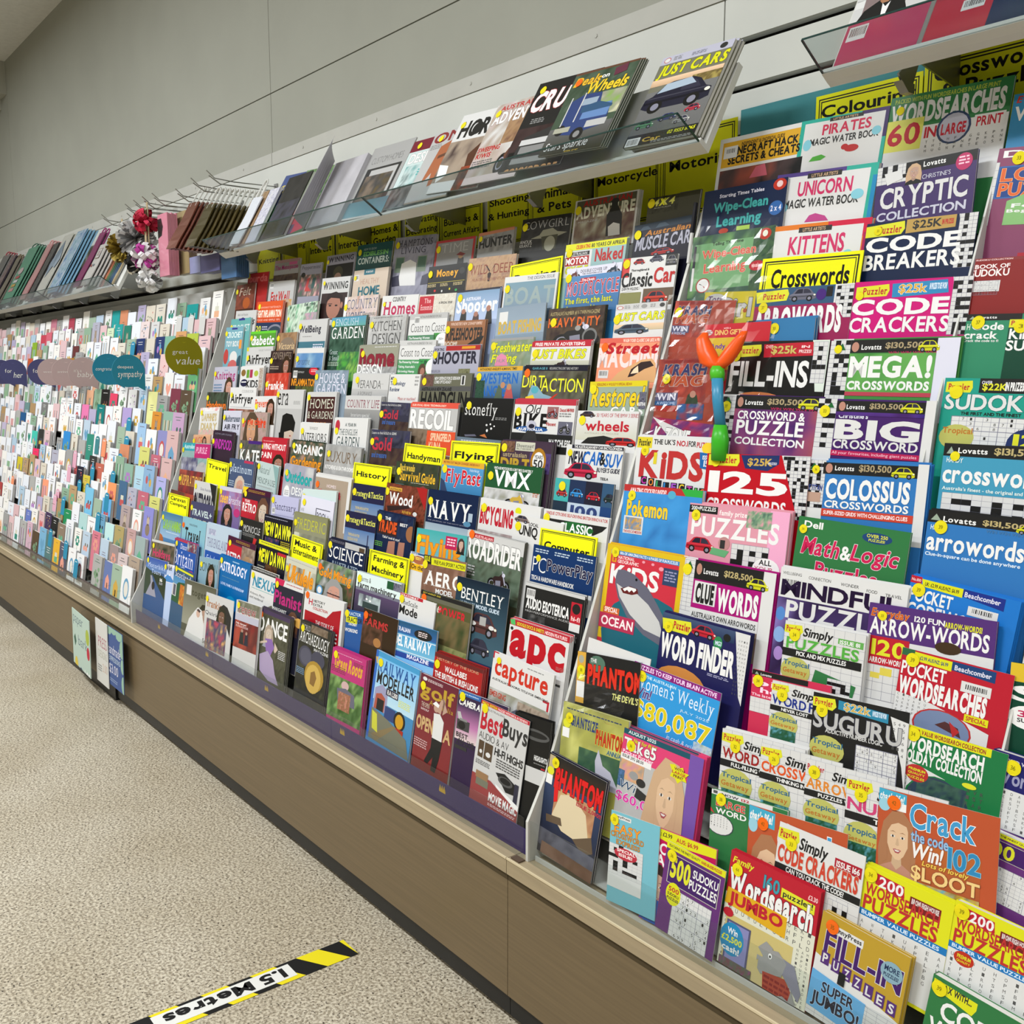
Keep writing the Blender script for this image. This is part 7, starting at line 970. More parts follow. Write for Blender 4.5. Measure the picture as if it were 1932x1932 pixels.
TABS=[(-5.501,1.53,0.988,2),(-5.15,1.53,0.988,2),(-5.648,1.499,0.903,2),(-5.494,1.497,0.897,2),(-5.139,1.491,0.882,2),(-5.17,1.453,0.783,2),(-5.827,1.457,0.793,2),(-5.122,1.596,1.162,2),(-5.132,1.563,1.075,2),(-5.584,1.587,1.138,4),(-5.173,1.629,1.252,2),(-5.534,1.384,0.597,2),(-5.868,1.391,0.617,2),(-5.276,1.362,0.539,2),(-5.458,1.585,1.133,5),(-5.919,1.522,0.965,6),(-6.004,1.458,0.793,6),(-5.895,1.551,1.043,6),(-5.508,1.775,1.64,2),(-4.925,1.819,1.758,3),(-4.765,1.817,1.751,3),(-4.618,1.816,1.75,3),(-5.987,1.469,0.824,6),(-7.059,1.464,0.81,5)]



def sheet(mb, w, h, y0, y1, col, r=0.0):
    mb.box(0, y0, 0, w, y1, h, col)


BASE = {}
ORD = {}
OWN = {}


def frame(o, lean, roll):
    o.rotation_mode = 'YXZ'
    o.rotation_euler = (-math.atan(lean), -math.radians(roll), 0)


def kind_of(code, label):
    if code[0] == 's':
        return 'section_sign', 'sign', 'yellow section signs among the magazines'
    if code[1] in 'ZV':
        if 'comic' in label:
            return 'comic_book', 'comic', 'comics in the stepped rack'
        if 'header card' in label:
            return 'shelf_riser', 'card', None
        if 'magazine' in label:
            return 'magazine', 'magazine', 'magazines in the puzzle bay'
        return 'puzzle_book', 'puzzle book', 'puzzle books in the stepped rack'
    if code[1] == 'U':
        return 'magazine', 'magazine', 'magazines on the tilted top shelf'
    return 'magazine', 'magazine', 'magazines in the stepped rack'


for (code, x, y, z, wu, wc, hh, lean, roll, per, n, curl, bg, label, art) in ITEMS:
    name, cat, grp = kind_of(code, label)
    t = per / 1000
    M = (Matrix.Rotation(-math.atan(lean), 3, 'X') @ Matrix.Rotation(-math.radians(roll), 3, 'Y'))
    org = Vector((x, y, z)) - M @ Vector((0, 0, hh))
    root = thing(name, label, cat, org, grp)
    frame(root, lean, roll)
    b = MB()
    thick = t < .0024 or code[0] == 's' or 'header card' in label
    if curl:
        b.add([(wc * i / 16, 0, hh * j / 16) for j in range(17) for i in range(17)], [(j * 17 + i, j * 17 + i + 1, j * 17 + i + 18, j * 17 + i + 17) for j in range(16) for i in range(16)], lin(bg))
    else:
        sheet(b, wc, hh, 0, .0006, lin(bg))
    if thick:
        b.box(0, .0006, 0, wc, max(t, .0016), hh, lin('d4d4d0') if code[0] != 's' else lin(bg))
    elif not curl:
        b.box(0, .0006, 0, .0007, t - .0006, hh, lin(bg))
        b.box(0, t - .0006, 0, wc, t, hh, lin(bg))
    a = Art(b, wu, wc, hh)
    if art:
        a.run(art)
    cover = b.build('cover' if not thick else 'card', INK if code[0] != 's' else MATTE, root)
    if curl:
        bm = bmesh.new()
        bm.from_mesh(cover.data)
        bmesh.ops.triangulate(bm, faces=bm.faces[:])
        for _ in range(7):
            es = [e for e in bm.edges if e.calc_length() > .006]
            if es:
                bmesh.ops.subdivide_edges(bm, edges=es, cuts=1)
        bmesh.ops.triangulate(bm, faces=bm.faces[:])
        for p in bm.verts:
            e, g = max(0, p.co.x / wc - .3), max(0, p.co.z / hh - .25)
            if p.co.y < 0:
                p.co.y *= 3
            p.co += Vector((-.05 * e * e * g, -.24 * e * e * g * g, -.16 * e * e * g)) * curl
        bm.to_mesh(cover.data)
        bm.free()
    if n:
        spare = MB()
        top = lin(bg)
        q = [e.split(' ') for e in art.split(';') if e.startswith(('R 0 0 ', 'R 16 0 ', 'R 18 0 '))]
        sheet(spare, wc, hh, 0, .0006, top)
        if q:
            Art(spare, wu, wc, hh).rect(*[float(v) for v in q[0][1:5]], lin(q[0][5]))
        spare.box(0, t - .0006, 0, wc, t, hh, top)
        sm = spare.build('cover', INK)
        COL.objects.unlink(sm)
        parts = [sm]
    else:
        parts = [cover]
    if not thick:
        b = MB()
        c = wc * (.3 if curl else 1)
        b.box(.0008, .0007, .0008, wc - .0014, t - .0007, hh - .0012)
        if not curl:
            parts.append(b.build('pages', PAGES, root))
        else:
            b.v = [(px, py + .004, pz) for (px, py, pz) in b.v]
            b.build('pages', PAGES, root)
    for el in art.split(';'):
        if el.startswith('D '):
            d = el.split(' ')
            u, v, r = [float(q) * wu / 100 for q in d[1:4]]
            if r <= 0:
                continue
            b = MB()
            col = lin('e6d81c') if d[4] == 'y' else lin('ee6a1a')
            zz = hh - v
            ring = [(u + r * math.cos(k * math.pi / 11), -.0016 + .0004 * math.sin(k), zz + r * math.sin(k * math.pi / 11)) for k in range(22)]
            b.add(ring, [list(range(22))], col)
            if len(d) > 5:
                A = Art(b, .1, 9, 9)
                A.z = .0022
                ox = len(b.v)
                A.text(0, 0, 1000 * r * .6, 1000 * r * .55, '6a621a', 'l', d[5])
                b.v[ox:] = [(p[0] + u - r * .3, p[1], p[2] - 9 + zz + r * .28) for p in b.v[ox:]]
            s = b.build('price_sticker', MATTE, root)
            s['label'] = ('yellow' if d[4] == 'y' else 'orange') + ' round price sticker'
    rng = random.Random(label)
    for k in range(n):
        r = root.copy()
        COL.objects.link(r)
        oy = (t + .0006) * (k + 1)
        off = M @ Vector((rng.uniform(-.001, .003), oy, oy * lean + rng.uniform(.0, .0035)))
        r.location = org + off
        r['label'] = 'spare copy behind the ' + label
        for p in parts:
            c = p.copy()
            COL.objects.link(c)
            c.parent = r
# ------------------------------------------------------------------ tilted shelves with acrylic fronts on the slatted wall
EV, NV, LV = Vector((0, .474, .88)).normalized(), Vector((0, .88, -.474)).normalized(), Vector((0, -.83, .557)).normalized()


def tilted_shelf(x0, x1, A, label, board=.225, lip=.105, dark=False):
    t = thing('tilted_shelf', label, 'shelf', (0, 0, 0), 'tilted shelves on the slatted wall')
    A = Vector((0, *A))

    def plate(p, q, th, d, name, material, xa=x0, xb=x1, par=None):
        b = MB()
        pts = [p, q, q + d * th, p + d * th]
        b.prism([(v.y, v.z) for v in pts], xa, xb)
        return b.build(name, material, par or t)
    plate(A, A + EV * board, .016, NV, 'board', WHITE)
    plate(A + NV * .0, A + LV * .02, .012, EV, 'ledge', WHITE)
    A = A + EV * .004
    n = max(1, round((x1 - x0) / 1.35))
    for i in range(n):
        a, e = x0 + (x1 - x0) * i / n + .002, x0 + (x1 - x0) * (i + 1) / n - .002
        o = plate(A + LV * .021, A + LV * lip, .004, -EV, 'acrylic_front', GLASS, a, e)
        plate(A + LV * lip, A + LV * (lip + .0012), .004, -EV, 'acrylic_edge', EDGE, a, e, o)
        for q in (a, e):
            plate(A + LV * .021, A + LV * lip, .0042, -EV, 'acrylic_edge', EDGE, q - .0012, q + .0012, o)
    x = x0 + .12
    while x < x1 - .2:
        b = MB()
        y = A.y + .02
        b.prism([(y + .09, A.z + .03), (WY - .0065, A.z - .0), (WY - .0065, A.z + .14), (y + .105, A.z + .12)], x - .002, x + .002)
        b.prism([(y + .03, A.z - .005), (y + .055, A.z - .03), (y + .075, A.z - .03), (y + .1, A.z + .03), (y + .09, A.z + .05)], x - .002, x + .002)
        b.prism([(y + .03, A.z - .018), (y + .055, A.z - .036), (y + .075, A.z - .036), (y + .075, A.z - .018)], x - .009, x + .009)
        b.build('bracket', STEEL, t)
        x += .62
    return t


tilted_shelf(-4.16, -1.512, (1.73, 1.982), 'long white tilted shelf with acrylic front above the section signs')
tilted_shelf(-1.216, .9, (1.74, 2.058), 'white tilted shelf with acrylic front above the puzzle books')
tilted_shelf(-11.0, -5.62, (1.74, 1.942), 'white tilted shelf with acrylic front above the greeting cards')

# yellow signs pinned on the slatted wall under the shelf
for (x0, x1, z0, z1, lines, word) in (
        (-4.452, -4.215, 1.901, 2.09, (('Knitting', 1.997, .028, 8, 94),), 'knitting'),
        (-4.184, -3.948, 1.901, 2.12, (('Cooking', 2.034, .028, 10, 92),), 'cooking'),
        (-3.941, -3.714, 1.901, 2.12, (('Womens', 2.046, .027, 8, 92), ('Interest', 2.003, .027, 8, 90)), 'first womens interest'),
        (-3.695, -3.459, 1.901, 2.12, (('Womens', 2.046, .027, 8, 90), ('Interest', 2.001, .027, 8, 88)), 'second womens interest'),
        (-3.435, -3.211, 1.901, 2.12, (('Homes &', 2.028, .026, 6, 94), ('Garden', 1.992, .024, 14, 86)), 'homes and garden'),
        (-3.177, -2.959, 1.901, 2.12, (('Renovating', 2.034, .028, 4, 97), ('Decorating', 1.997, .028, 4, 95)), 'renovating and decorating'),
        (-2.952, -2.707, 1.901, 2.055, (('Business &', 2.008, .023, 10, 92), ('Current Affairs', 1.970, .02, 9, 93)), 'business and current affairs'),
        (-2.678, -2.46, 1.901, 2.12, (('Shooting', 2.036, .028, 6, 98), ('& Hunting', 1.993, .028, 2, 98)), 'shooting and hunting'),
        (-2.458, -2.222, 1.901, 2.12, (('Animals', 2.034, .028, 10, 88), ('& Pets', 1.994, .026, 14, 80)), 'animals and pets'),
        (-2.172, -1.915, 1.901, 2.12, (('Motorcycle', 2.030, .03, 6, 96),), 'motorcycle'),
        (-1.912, -1.66, 1.901, 2.12, (('Motoring', 2.030, .034, 12, 98),), 'motoring'),
        (-1.431, -1.173, 1.901, 2.118, (('Colouring', 2.077, .034, 6, 94),), 'colouring'),
        (-1.17, -.90, 1.901, 2.135, (('Crosswords', 2.104, .03, 8, 97), ('& Puzzles', 2.068, .03, 14, 94)), 'crosswords and puzzles')):
    yb = WY - .012 - (.006 if word in ('colouring', 'crosswords and puzzles') else 0)
    w, h = x1 - x0, z1 - z0
    b = MB()
    sheet(b, w, h, 0, .002, lin('d8d81a'))
    a = Art(b, w, w, h)
    H = h / w * 100
    for i, c in enumerate(('222', 'd8d81a', '222', 'd8d81a')):
        q = 3 + i * 1.1
        a.rect(q, q, 100 - q, H - q, lin(c))
        a.up()
    for (tx, zc, th, ua, ub) in lines:
        v = (z1 - zc) / w * 100
        a.text(ua, v - th / w * 50, ub, v + th / w * 50, '111', 'b', tx)
    o = b.build('section_sign', MATTE)
    o.location = (x0, yb, z0)
    tag(o, 'yellow %s sign on the slatted wall under the shelf' % word, 'sign', 'yellow signs on the slatted wall')
b = MB()
b.box(-1.655, WY - .006, 1.901, .6, WY - .0005, 2.135, lin('3f7f85'))
tag(b.build('header_board', MATTE), 'plain teal header board behind the colouring sign', 'board')

# books on the right-hand tilted shelf (only their lower halves are in the picture)
for (x, w, bg, lab, art) in (
        (-1.2, .17, 'ccc', 'puzzle magazine with a man in a black tuxedo on the right-hand shelf', 'R 0 0 100 90 ddd;N 0 0 100 80 ddd ccc 999 16;F 8 10 70 110 877 b86 222;P eee 36 92 46 92 42 130;P 222 36 92 46 92 41 98;R 40 60 96 70 2a6;R 0 112 100 170 b46;Q 4 116 28 136'),
        (-1.02, .19, 'a34', 'pink and dark red magazine on the right-hand shelf', 'N 0 40 100 100 caa 766 433 5;R 0 104 60 150 b34;R 60 104 100 150 235;Q 30 112 52 124'),
        (-.82, .2, '235', 'navy puzzle magazine with white grid on the right-hand shelf', 'N 0 30 60 100 a87 556 334 5;R 60 60 100 130 ccc;W 60 60 100 130 6 9;R 0 108 100 150 235'),
        (-.61, .2, '446', 'violet magazine at the right edge of the right-hand shelf', 'N 0 30 100 100 557 335 99a 5')):
    org = Vector((x, 1.74, 2.058)) + EV * .0135 - NV * .014
    root = thing('magazine', lab, 'magazine', org, 'magazines on the right-hand shelf')
    frame(root, .539, 0)
    b = MB()
    sheet(b, w, .29, 0, .0006, lin(bg))
    Art(b, w, w, .29).run(art)
    b.build('cover', INK, root)
    b = MB()
    b.box(.0008, .0007, .0008, w - .001, .012, .2885)
    b.build('pages', PAGES, root)

# ------------------------------------------------------------------ open blank catalogue on the tilted shelf
root = thing('open_catalogue', 'grey catalogue lying open with one page flicked up on the tilted shelf', 'catalogue', Vector((-3.36, 1.73, 1.982)) + EV * .0135 - NV * .032)
frame(root, .539, 0)
b = MB()
b.box(0, .001, 0, .235, .026, .275)
b.build('pages', mat('grey_pages', 'bab8be', 0.8, 0.1, noise=(40, 0.1, (.3, 30, .3))), root)
b = MB()
P = [(.002 + .02 * i / 8 + .03 * (i / 8) ** 2, -.006 - .075 * math.sin(i / 8 * 1.2)) for i in range(9)]
v = []
for i in range(9):
    v += [(P[i][0], P[i][1], .0), (P[i][0] + .05 * i / 8, P[i][1] * 1.1, .28 + .03 * i / 8)]
b.add(v, [(2 * i, 2 * i + 2, 2 * i + 3, 2 * i + 1) for i in range(8)], lin('b9b7bd'))
o = b.build('flicked_page', MATTE, root)
md = o.modifiers.new('t', 'SOLIDIFY')
md.thickness = .0008
for (x, w, hh, bg, lab, art) in ((-3.74, .2, .28, '222', 'dark magazine leaning open on the tilted shelf', 'N 0 0 100 90 222 333 181818 5;N 0 60 100 140 222 445 333 6'),
                                 (-3.885, .09, .25, 'ccd', 'white speckled note bag on the tilted shelf', 'N 0 0 100 200 ddd ccd aab 14'),
                                 (-3.955, .06, .25, 'a98b6a', 'kraft paper bag beside the white one on the tilted shelf', 'N 0 0 100 200 a98b6a 977b5a 9')):
    root = thing('magazine' if 'mag' in lab else 'paper_bag', lab, 'magazine' if 'mag' in lab else 'bag', Vector((x, 1.73, 1.982)) + EV * .0135 - NV * .03)
    frame(root, .539, 0)
    b = MB()
    sheet(b, w, hh, 0, .003, lin(bg))
    Art(b, w, w, hh).run(art)
    b.build('cover' if 'mag' in lab else 'front_panel', INK, root)
    b = MB()
    b.box(.001, .0032, .001, w - .001, .012, hh - .001)
    b.build('pages' if 'mag' in lab else 'gusset', PAPER, root)

# ------------------------------------------------------------------ gift bags


def gift_bag(x, y, z, w, h, t, col, lab, lean=.539, roll=-4, material=FOIL, art=None, handle='e2e2de', grp=None, hand=.085):
    root = thing('gift_bag', lab, 'gift bag', (x, y, z), grp)
    frame(root, lean, roll)
    c = lin(col)
    rng = random.Random(x)
    b = MB()
    n = 6
    v, f = [], []
    for i in range(n + 1):
        for s in (0, 1):
            v.append((w * s, -.002 * math.sin(i * 1.3 + s) - t * .25 * math.sin(math.pi * i / n), h * i / n))
    for i in range(n + 1):
        for s in (0, 1):
            v.append((w * s, t * (.6 + .3 * math.sin(math.pi * i / n)), h * i / n))
    k = 2 * (n + 1)
    for i in range(n):
        f += [(2 * i, 2 * i + 1, 2 * i + 3, 2 * i + 2), (k + 2 * i + 1, k + 2 * i, k + 2 * i + 2, k + 2 * i + 3), (2 * i + 1, k + 2 * i + 1, k + 2 * i + 3, 2 * i + 3), (k + 2 * i, 2 * i, 2 * i + 2, k + 2 * i + 2)]
    f += [(0, k, k + 1, 1), (2 * n, 2 * n + 1, k + 2 * n + 1, k + 2 * n)]
    b.add(v, f, c)
    if art:
        a = Art(b, w, w, h)
        a.z = t * .25 + .0025
        a.run(art)
    b.build('bag_body', material, root)
    if handle:
        for dy in (0, t * .6):
            b = MB()
            b.tube([(w * .25, dy, h - .02), (w * .25, dy, h + hand * .5), (w * .33, dy, h + hand * .85), (w * .5, dy, h + hand), (w * .67, dy, h + hand * .85), (w * .75, dy, h + hand * .5), (w * .75, dy, h - .02)], .0022, lin(handle))
            b.build('handle', MATTE, root)
    return root


A0 = Vector((0, 1.73, 1.982)) + EV * .004
for i in range(9):
    gift_bag(-4.66 + .03 * i, A0.y - .062 + .0088 * i, 2.055 - .0047 * i, .13, .24, .005, ('7a4432', '6e3a2a', '633426', '8a5038')[i % 4], 'shiny copper gift bag with white rope handles hanging left of the tilted shelf', grp='copper gift bags')
for i in range(10):
    gift_bag(-4.37 + .03 * i, A0.y - .085 + .0088 * i, 2.035 - .0047 * i, .12, .21, .005, ('4a3f12', '413710', '55481a')[i % 3], 'olive gold gift bag with white rope handles at the left end of the tilted shelf', grp='olive gold gift bags')
for i in range(3):
    gift_bag(-4.07 + .03 * i, (A0 + EV * .012 - NV * (.024 + .008 * i)).y, (A0 + EV * .012 - NV * (.024 + .008 * i)).z, .09, .22, .004, ('b59a72', 'd2d2d6', 'cdd0d8')[i], ('kraft gift bag with white rope handles beside the olive gold bags', 'white speckled gift bag with rope handles next to the kraft gift bag', 'pale blue gift bag with rope handles beside the white speckled one')[i], material=MATTE)
B0 = Vector((0, 1.74, 1.942)) + EV * .004
BAGS = ((-8.20, .40, .47, '6fa58c', 'teal green gift bag with stacked cakes printed on it', 'E 20 60 70 80 cbb;R 24 84 66 92 b66;R 24 96 66 104 ddd;R 24 108 66 116 ca6;R 22 120 68 130 c99', '3f6a5a'),
        (-7.62, .20, .44, 'cfa0a0', 'pale pink gift bag between the teal and black bags', None, 'd8a0a0'),
        (-7.40, .18, .42, '5a5a5c', 'black glitter gift bag beside the pale pink one', 'N 0 0 100 300 444 777 333 20', None),
        (-7.22, .30, .46, 'd4d4cc', 'white gift bag with blue grey diamonds', 'P 89a 50 20 80 60 50 110 20 60;P abc 80 60 100 90 80 120 50 110;P 9ab 20 60 50 110 20 150 0 100', None),
        (-6.88, .30, .45, '8ab8d6', 'shiny pale blue gift bag beside the diamond bag', 'N 0 0 100 200 7ab cde 58b 8', None),
        (-6.30, .16, .37, '8a3a6a', 'magenta gift bag behind the white floral bag', None, 'a84a80'),
        (-6.14, .20, .27, 'd6d2ce', 'white gift bag with framed flower picture', 'R 20 20 70 66 a98;R 24 24 66 62 ddd;N 30 30 60 56 687 b99 ddd 5;E 14 90 28 104 b44;E 40 90 56 102 89a', None),
        (-9.1, .32, .5, '8a8a88', 'grey gift bag left of the dark striped bag', None, 'b04050'),
        (-8.72, .2, .46, '5a5060', 'dark striped gift bag left of the teal bag', 'N 0 0 100 300 655 a99 433 9', None),
        (-8.5, .18, .42, '8a8478', 'taupe gift bag with ribbon just left of the teal bag', None, '7a6a50'))
for (x, w, h, c, lab, art, hd) in BAGS:
    for j in range(4 if w >= .2 else 2):
        q = B0 + EV * .012 - NV * (.062 - .0125 * j)
        o = gift_bag(x + .03 * j, q.y, q.z, w * .72, h, .005, c, lab if j == 0 else 'spare bag behind the ' + lab, roll=0, art=art if j == 0 else None, handle=hd, hand=.03, grp='gift bags on the left-hand shelf')
for i, (c, lab) in enumerate((('b0623a', 'copper'), ('a85a36', 'copper'), ('b86a42', 'copper'), ('b0623a', 'copper'), ('3a6a3a', 'green'), ('2f5c50', 'green'), ('27506e', 'blue'), ('27507a', 'blue'), ('b8a888', 'kraft'))):
    gift_bag(-5.99 + .035 * i, (B0 + EV * .012 - NV * .016).y, (B0 + EV * .012 - NV * .016).z, .026, .25 - .006 * i, .007, c, lab + ' gift bag with no handles at the right end of the left-hand shelf', roll=0, handle=None, grp=lab + ' bags at the shelf end')

# ------------------------------------------------------------------ pegs with bows and packs
for (x, z) in ((-5.73, 2.318), (-5.33, 2.322), (-5.20, 2.325), (-5.07, 2.325), (-4.93, 2.322), (-5.31, 2.275), (-4.62, 2.3), (-4.43, 2.32), (-4.25, 2.325)):
    t = thing('display_peg', 'chrome double peg sticking out of the slatted wall above the bows', 'peg', (x, WY, z), 'chrome pegs above the greeting cards')
    b = MB()
    b.tube([(0, 0, -.03), (0, -.06, -.032), (0, -.26, -.03), (0, -.31, .0)], .003)
    b.build('lower_wire', STEEL, t)
    b = MB()
    b.tube([(0, 0, -.012), (0, -.2, -.014), (0, -.285, -.008), (0, -.32, .02)], .0025)
    b.build('upper_wire', STEEL, t)
    b = MB()
    b.box(-.015, -.006, -.05, .015, -.0005, .0)
    b.build('back_plate', STEEL, t)


def bow(x, y, z, r, col, lab, strips, seed, shape='tinsel', material=INK):
    t = thing('gift_bow', lab, 'gift bow', (x, y, z))
    rng = random.Random(seed)
    b = MB()
    for i in range(strips):
        d = Vector((rng.gauss(0, 1), rng.gauss(0, 1), rng.gauss(0, 1))).normalized()
        s = d.orthogonal().normalized() * r * (.09 if shape == 'tinsel' else .16)
        c = lin(col[i % len(col)])
        if shape == 'tinsel':
            p = d * r * rng.uniform(.75, 1.05)
            b.add([-s * .4, s * .4, p + s, p - s], [(0, 1, 2, 3)], c)
        else:
            q = d.cross(s).normalized()
            ring = []
            for k in range(9):
                a = k / 8 * 2 * math.pi
                ring.append(d * r * (.55 - .5 * math.cos(a)) + q * r * .28 * math.sin(a))
            v = [p + s * e for p in ring for e in (-1, 1)]
            b.add(v, [(2 * k, 2 * k + 1, 2 * k + 3, 2 * k + 2) for k in range(8)], c)
    b.build('ribbon', material, t)
    b = MB()
    b.box(-.012, .004, r * .3, .012, .006, max(r + .03, 2.287 - z), lin('a89878'))
    b.build('hang_card', MATTE, t)
    return t


bow(-5.47, 1.73, 2.14, .08, ('8a7430', 'b09a4a', '5f4f20'), 'gold tinsel gift bow hanging at the left of the silver one', 260, 1)
bow(-5.24, 1.73, 2.165, .10, ('b8b8b8', 'e0e0e0', '7a7a7c'), 'large silver tinsel gift bow beside the gold one', 320, 2)
bow(-5.05, 1.72, 2.225, .062, ('b8203c', 'c83050', '98182e'), 'crimson satin rosette above the white curled ribbon', 36, 3, 'loop', MATTE)
bow(-5.03, 1.70, 2.05, .07, ('a83a8a', 'd4d0d2', 'e0dee0'), 'magenta and white curled ribbon bow beside the pink pack', 50, 4, 'loop', MATTE)
bow(-5.02, 1.71, 1.94, .06, ('dcdcdc', 'cfcfcf'), 'white curled ribbon bow lowest on the pegs', 40, 5, 'loop', MATTE)
bow(-5.25, 1.73, 2.04, .06, ('222222', 'd0c8b8', '2c2c2c'), 'black and cream ribbon bow under the silver bow', 22, 6, 'loop', MATTE)
for (x, y, w, d, z0, z1, c, lab, k) in ((-4.955, 1.74, .13, .05, 1.955, 2.275, 'd98ca0', 'pink tissue paper pack in a clear sleeve on a peg', 0),
                                        (-4.93, 1.81, .18, .04, 1.965, 2.285, 'ae9c72', 'kraft tissue paper pack right of the pink pack', 1),
                                        (-4.72, 1.80, .13, .05, 1.955, 2.06, '9aa0cc', 'lavender tissue paper pack below the copper bags', 2),
                                        (-4.56, 1.79, .22, .06, 1.945, 2.05, '6a6a9c', 'violet tissue paper pack below the olive gold bags', 3),
                                        (-4.30, 1.78, .16, .06, 1.90, 2.03, '4a72a0', 'blue tissue paper pack left of the knitting sign', 4)):
    t = thing('tissue_pack', lab, 'tissue paper', (x, y, z0), 'tissue paper packs on pegs')
    h = z1 - z0
    b = MB()
    n = 7
    for i in range(n):
        b.box(.001 * (i % 3), d * i / n, .002 * (i % 2), w - .001 * (i % 2), d * (i + .8) / n, h - .03 - .003 * (i % 3), tuple(q * (1 - .05 * (i % 3)) for q in lin(c)))
    if k == 0:
        b.add([(.0, -.0006, h - .05), (.05, -.0006, h - .05), (.07, -.0006, h - .09), (.05, -.0006, h - .13), (0, -.0006, h - .14)], [(0, 1, 2, 3, 4)[::-1]], lin('222'))
    b.build('folded_tissue', MATTE, t)
    b = MB()
    b.box(-.002, -.002, -.002, w + .002, d + .002, h - .005)
    b.build('clear_sleeve', FILM, t)

# ------------------------------------------------------------------ greeting cards
MOT = ('a small flower', 'two birds', 'a heart', 'lettering', 'balloons', 'a cake', 'a leaf spray', 'an animal', 'stripes', 'dots', 'an oval window', 'a house')
CN = {'white': ('e6e6e8', 'e2e4ea', 'e8e6e2', 'dee2ea'), 'cream': ('d6d0c4', 'd2cabc'), 'pale blue': ('b4c6d8', 'a8c0d4'), 'pale pink': ('d8b8bc', 'd2b0b4'), 'grey': ('9a9a9a', 'a8a8a6'), 'sage green': ('9ab09c', '8aa890'), 'lilac': ('b8aec8', 'aea6c4'), 'kraft': ('a88a62', 'b0946e')}


def cname(h):
    r, g, b = [int(c * (2 if len(h) == 3 else 1), 16) for c in (h if len(h) == 3 else (h[:2], h[2:4], h[4:]))]
    mx, mn = max(r, g, b), min(r, g, b)
    if mx - mn < 26:
        return 'black' if mx < 60 else 'dark grey' if mx < 110 else 'grey' if mx < 190 else 'white'
    import colorsys
    hh, s, v = colorsys.rgb_to_hsv(r / 255, g / 255, b / 255)
    hh *= 360
    n = 'red' if hh < 15 or hh > 340 else 'orange' if hh < 38 else 'yellow' if hh < 68 else 'green' if hh < 160 else 'teal' if hh < 195 else 'blue' if hh < 250 else 'purple' if hh < 300 else 'pink'
    if n == 'red' and s < .5:
        n = 'pink'
    if n == 'orange' and v < .6:
        n = 'brown'
    return ('pale ' if s < .3 and v > .6 else 'dark ' if v < .42 else '') + n


def motif(a, k, rng, col):
    dk = rng.choice(('556', '446', '644', '465', '765', '333'))
    ac = rng.choice(('c66', 'd98', '6a8', '69b', 'c9a24a', 'a7b', '387', 'da8', 'b55'))
    W = rng.uniform(130, 142)
    if k in (0, 6):
        a.poly([(48, 110), (52, 110), (52, 60), (48, 60)], lin('6a8a62'))
        for i in range(6 if k == 0 else 9):
            t = i * 1.05
            u, v = 50 + 20 * math.cos(t), (52 if k == 0 else 48 + i * 6) + 16 * math.sin(t)
            a.ell(u - 11, v - 8, u + 11, v + 8, lin(ac if k == 0 else '7a9a7a'), 8)
    elif k == 1:
        for u in (34, 62):
            a.ell(u - 14, 58, u + 14, 80, lin(ac), 10)
            a.ell(u + 4, 46, u + 20, 62, lin(dk), 8)
    elif k == 2:
        a.poly([(50, 96), (22, 64), (26, 46), (40, 44), (50, 56), (60, 44), (74, 46), (78, 64)], lin(ac))
    elif k == 4:
        for u, v, c in ((34, 50, ac), (56, 40, '69b'), (68, 58, 'c9a24a')):
            a.ell(u - 11, v - 14, u + 11, v + 14, lin(c), 10)
            a.rect(u - .7, v + 14, u + .7, 110, lin('888'))
    elif k == 5:
        a.rect(28, 76, 74, 100, lin(ac))
        a.rect(34, 58, 68, 76, lin('ccb'))
        a.rect(50, 44, 52, 58, lin(dk))
    elif k == 7:
        a.ell(28, 60, 74, 104, lin(rng.choice(('876', '998', 'a98', '667'))), 14)
        a.ell(36, 36, 66, 68, lin(rng.choice(('987', '998', 'ba9'))), 12)
        a.poly([(38, 44), (36, 28), (46, 38)], lin('876'))
        a.poly([(64, 44), (66, 28), (56, 38)], lin('876'))
    elif k == 8:
        for i in range(6):
            a.rect(14 + i * 12, 30, 20 + i * 12, 118, lin((ac, dk, 'ccc')[i % 3]))
    elif k == 9:
        for i in range(16):
            u, v = rng.uniform(12, 88), rng.uniform(20, W - 12)
            a.ell(u - 4, v - 4, u + 4, v + 4, lin((ac, dk)[i % 2]), 6)
    elif k == 10:
        a.ell(22, 36, 78, 104, lin(ac), 16)
        a.up()
        a.ell(30, 46, 70, 96, lin('dcd8d0'), 14)
    elif k == 11:
        a.poly([(26, 104), (26, 70), (50, 48), (74, 70), (74, 104)], lin(ac))
        a.rect(44, 82, 56, 104, lin(dk))
    a.up()
    v0 = 14 if k != 3 else 50
    for i in range(rng.choice((0, 1, 2)) if k != 3 else 3):
        n = rng.uniform(12, 28)
        a.rect(50 - n, v0 + i * 9, 50 + n, v0 + i * 9 + 2, lin(dk if lumi(col) > .25 else 'ddd'))


def lumi(h):
    c = lin(h)
    return .3 * c[0] + .6 * c[1] + .1 * c[2]


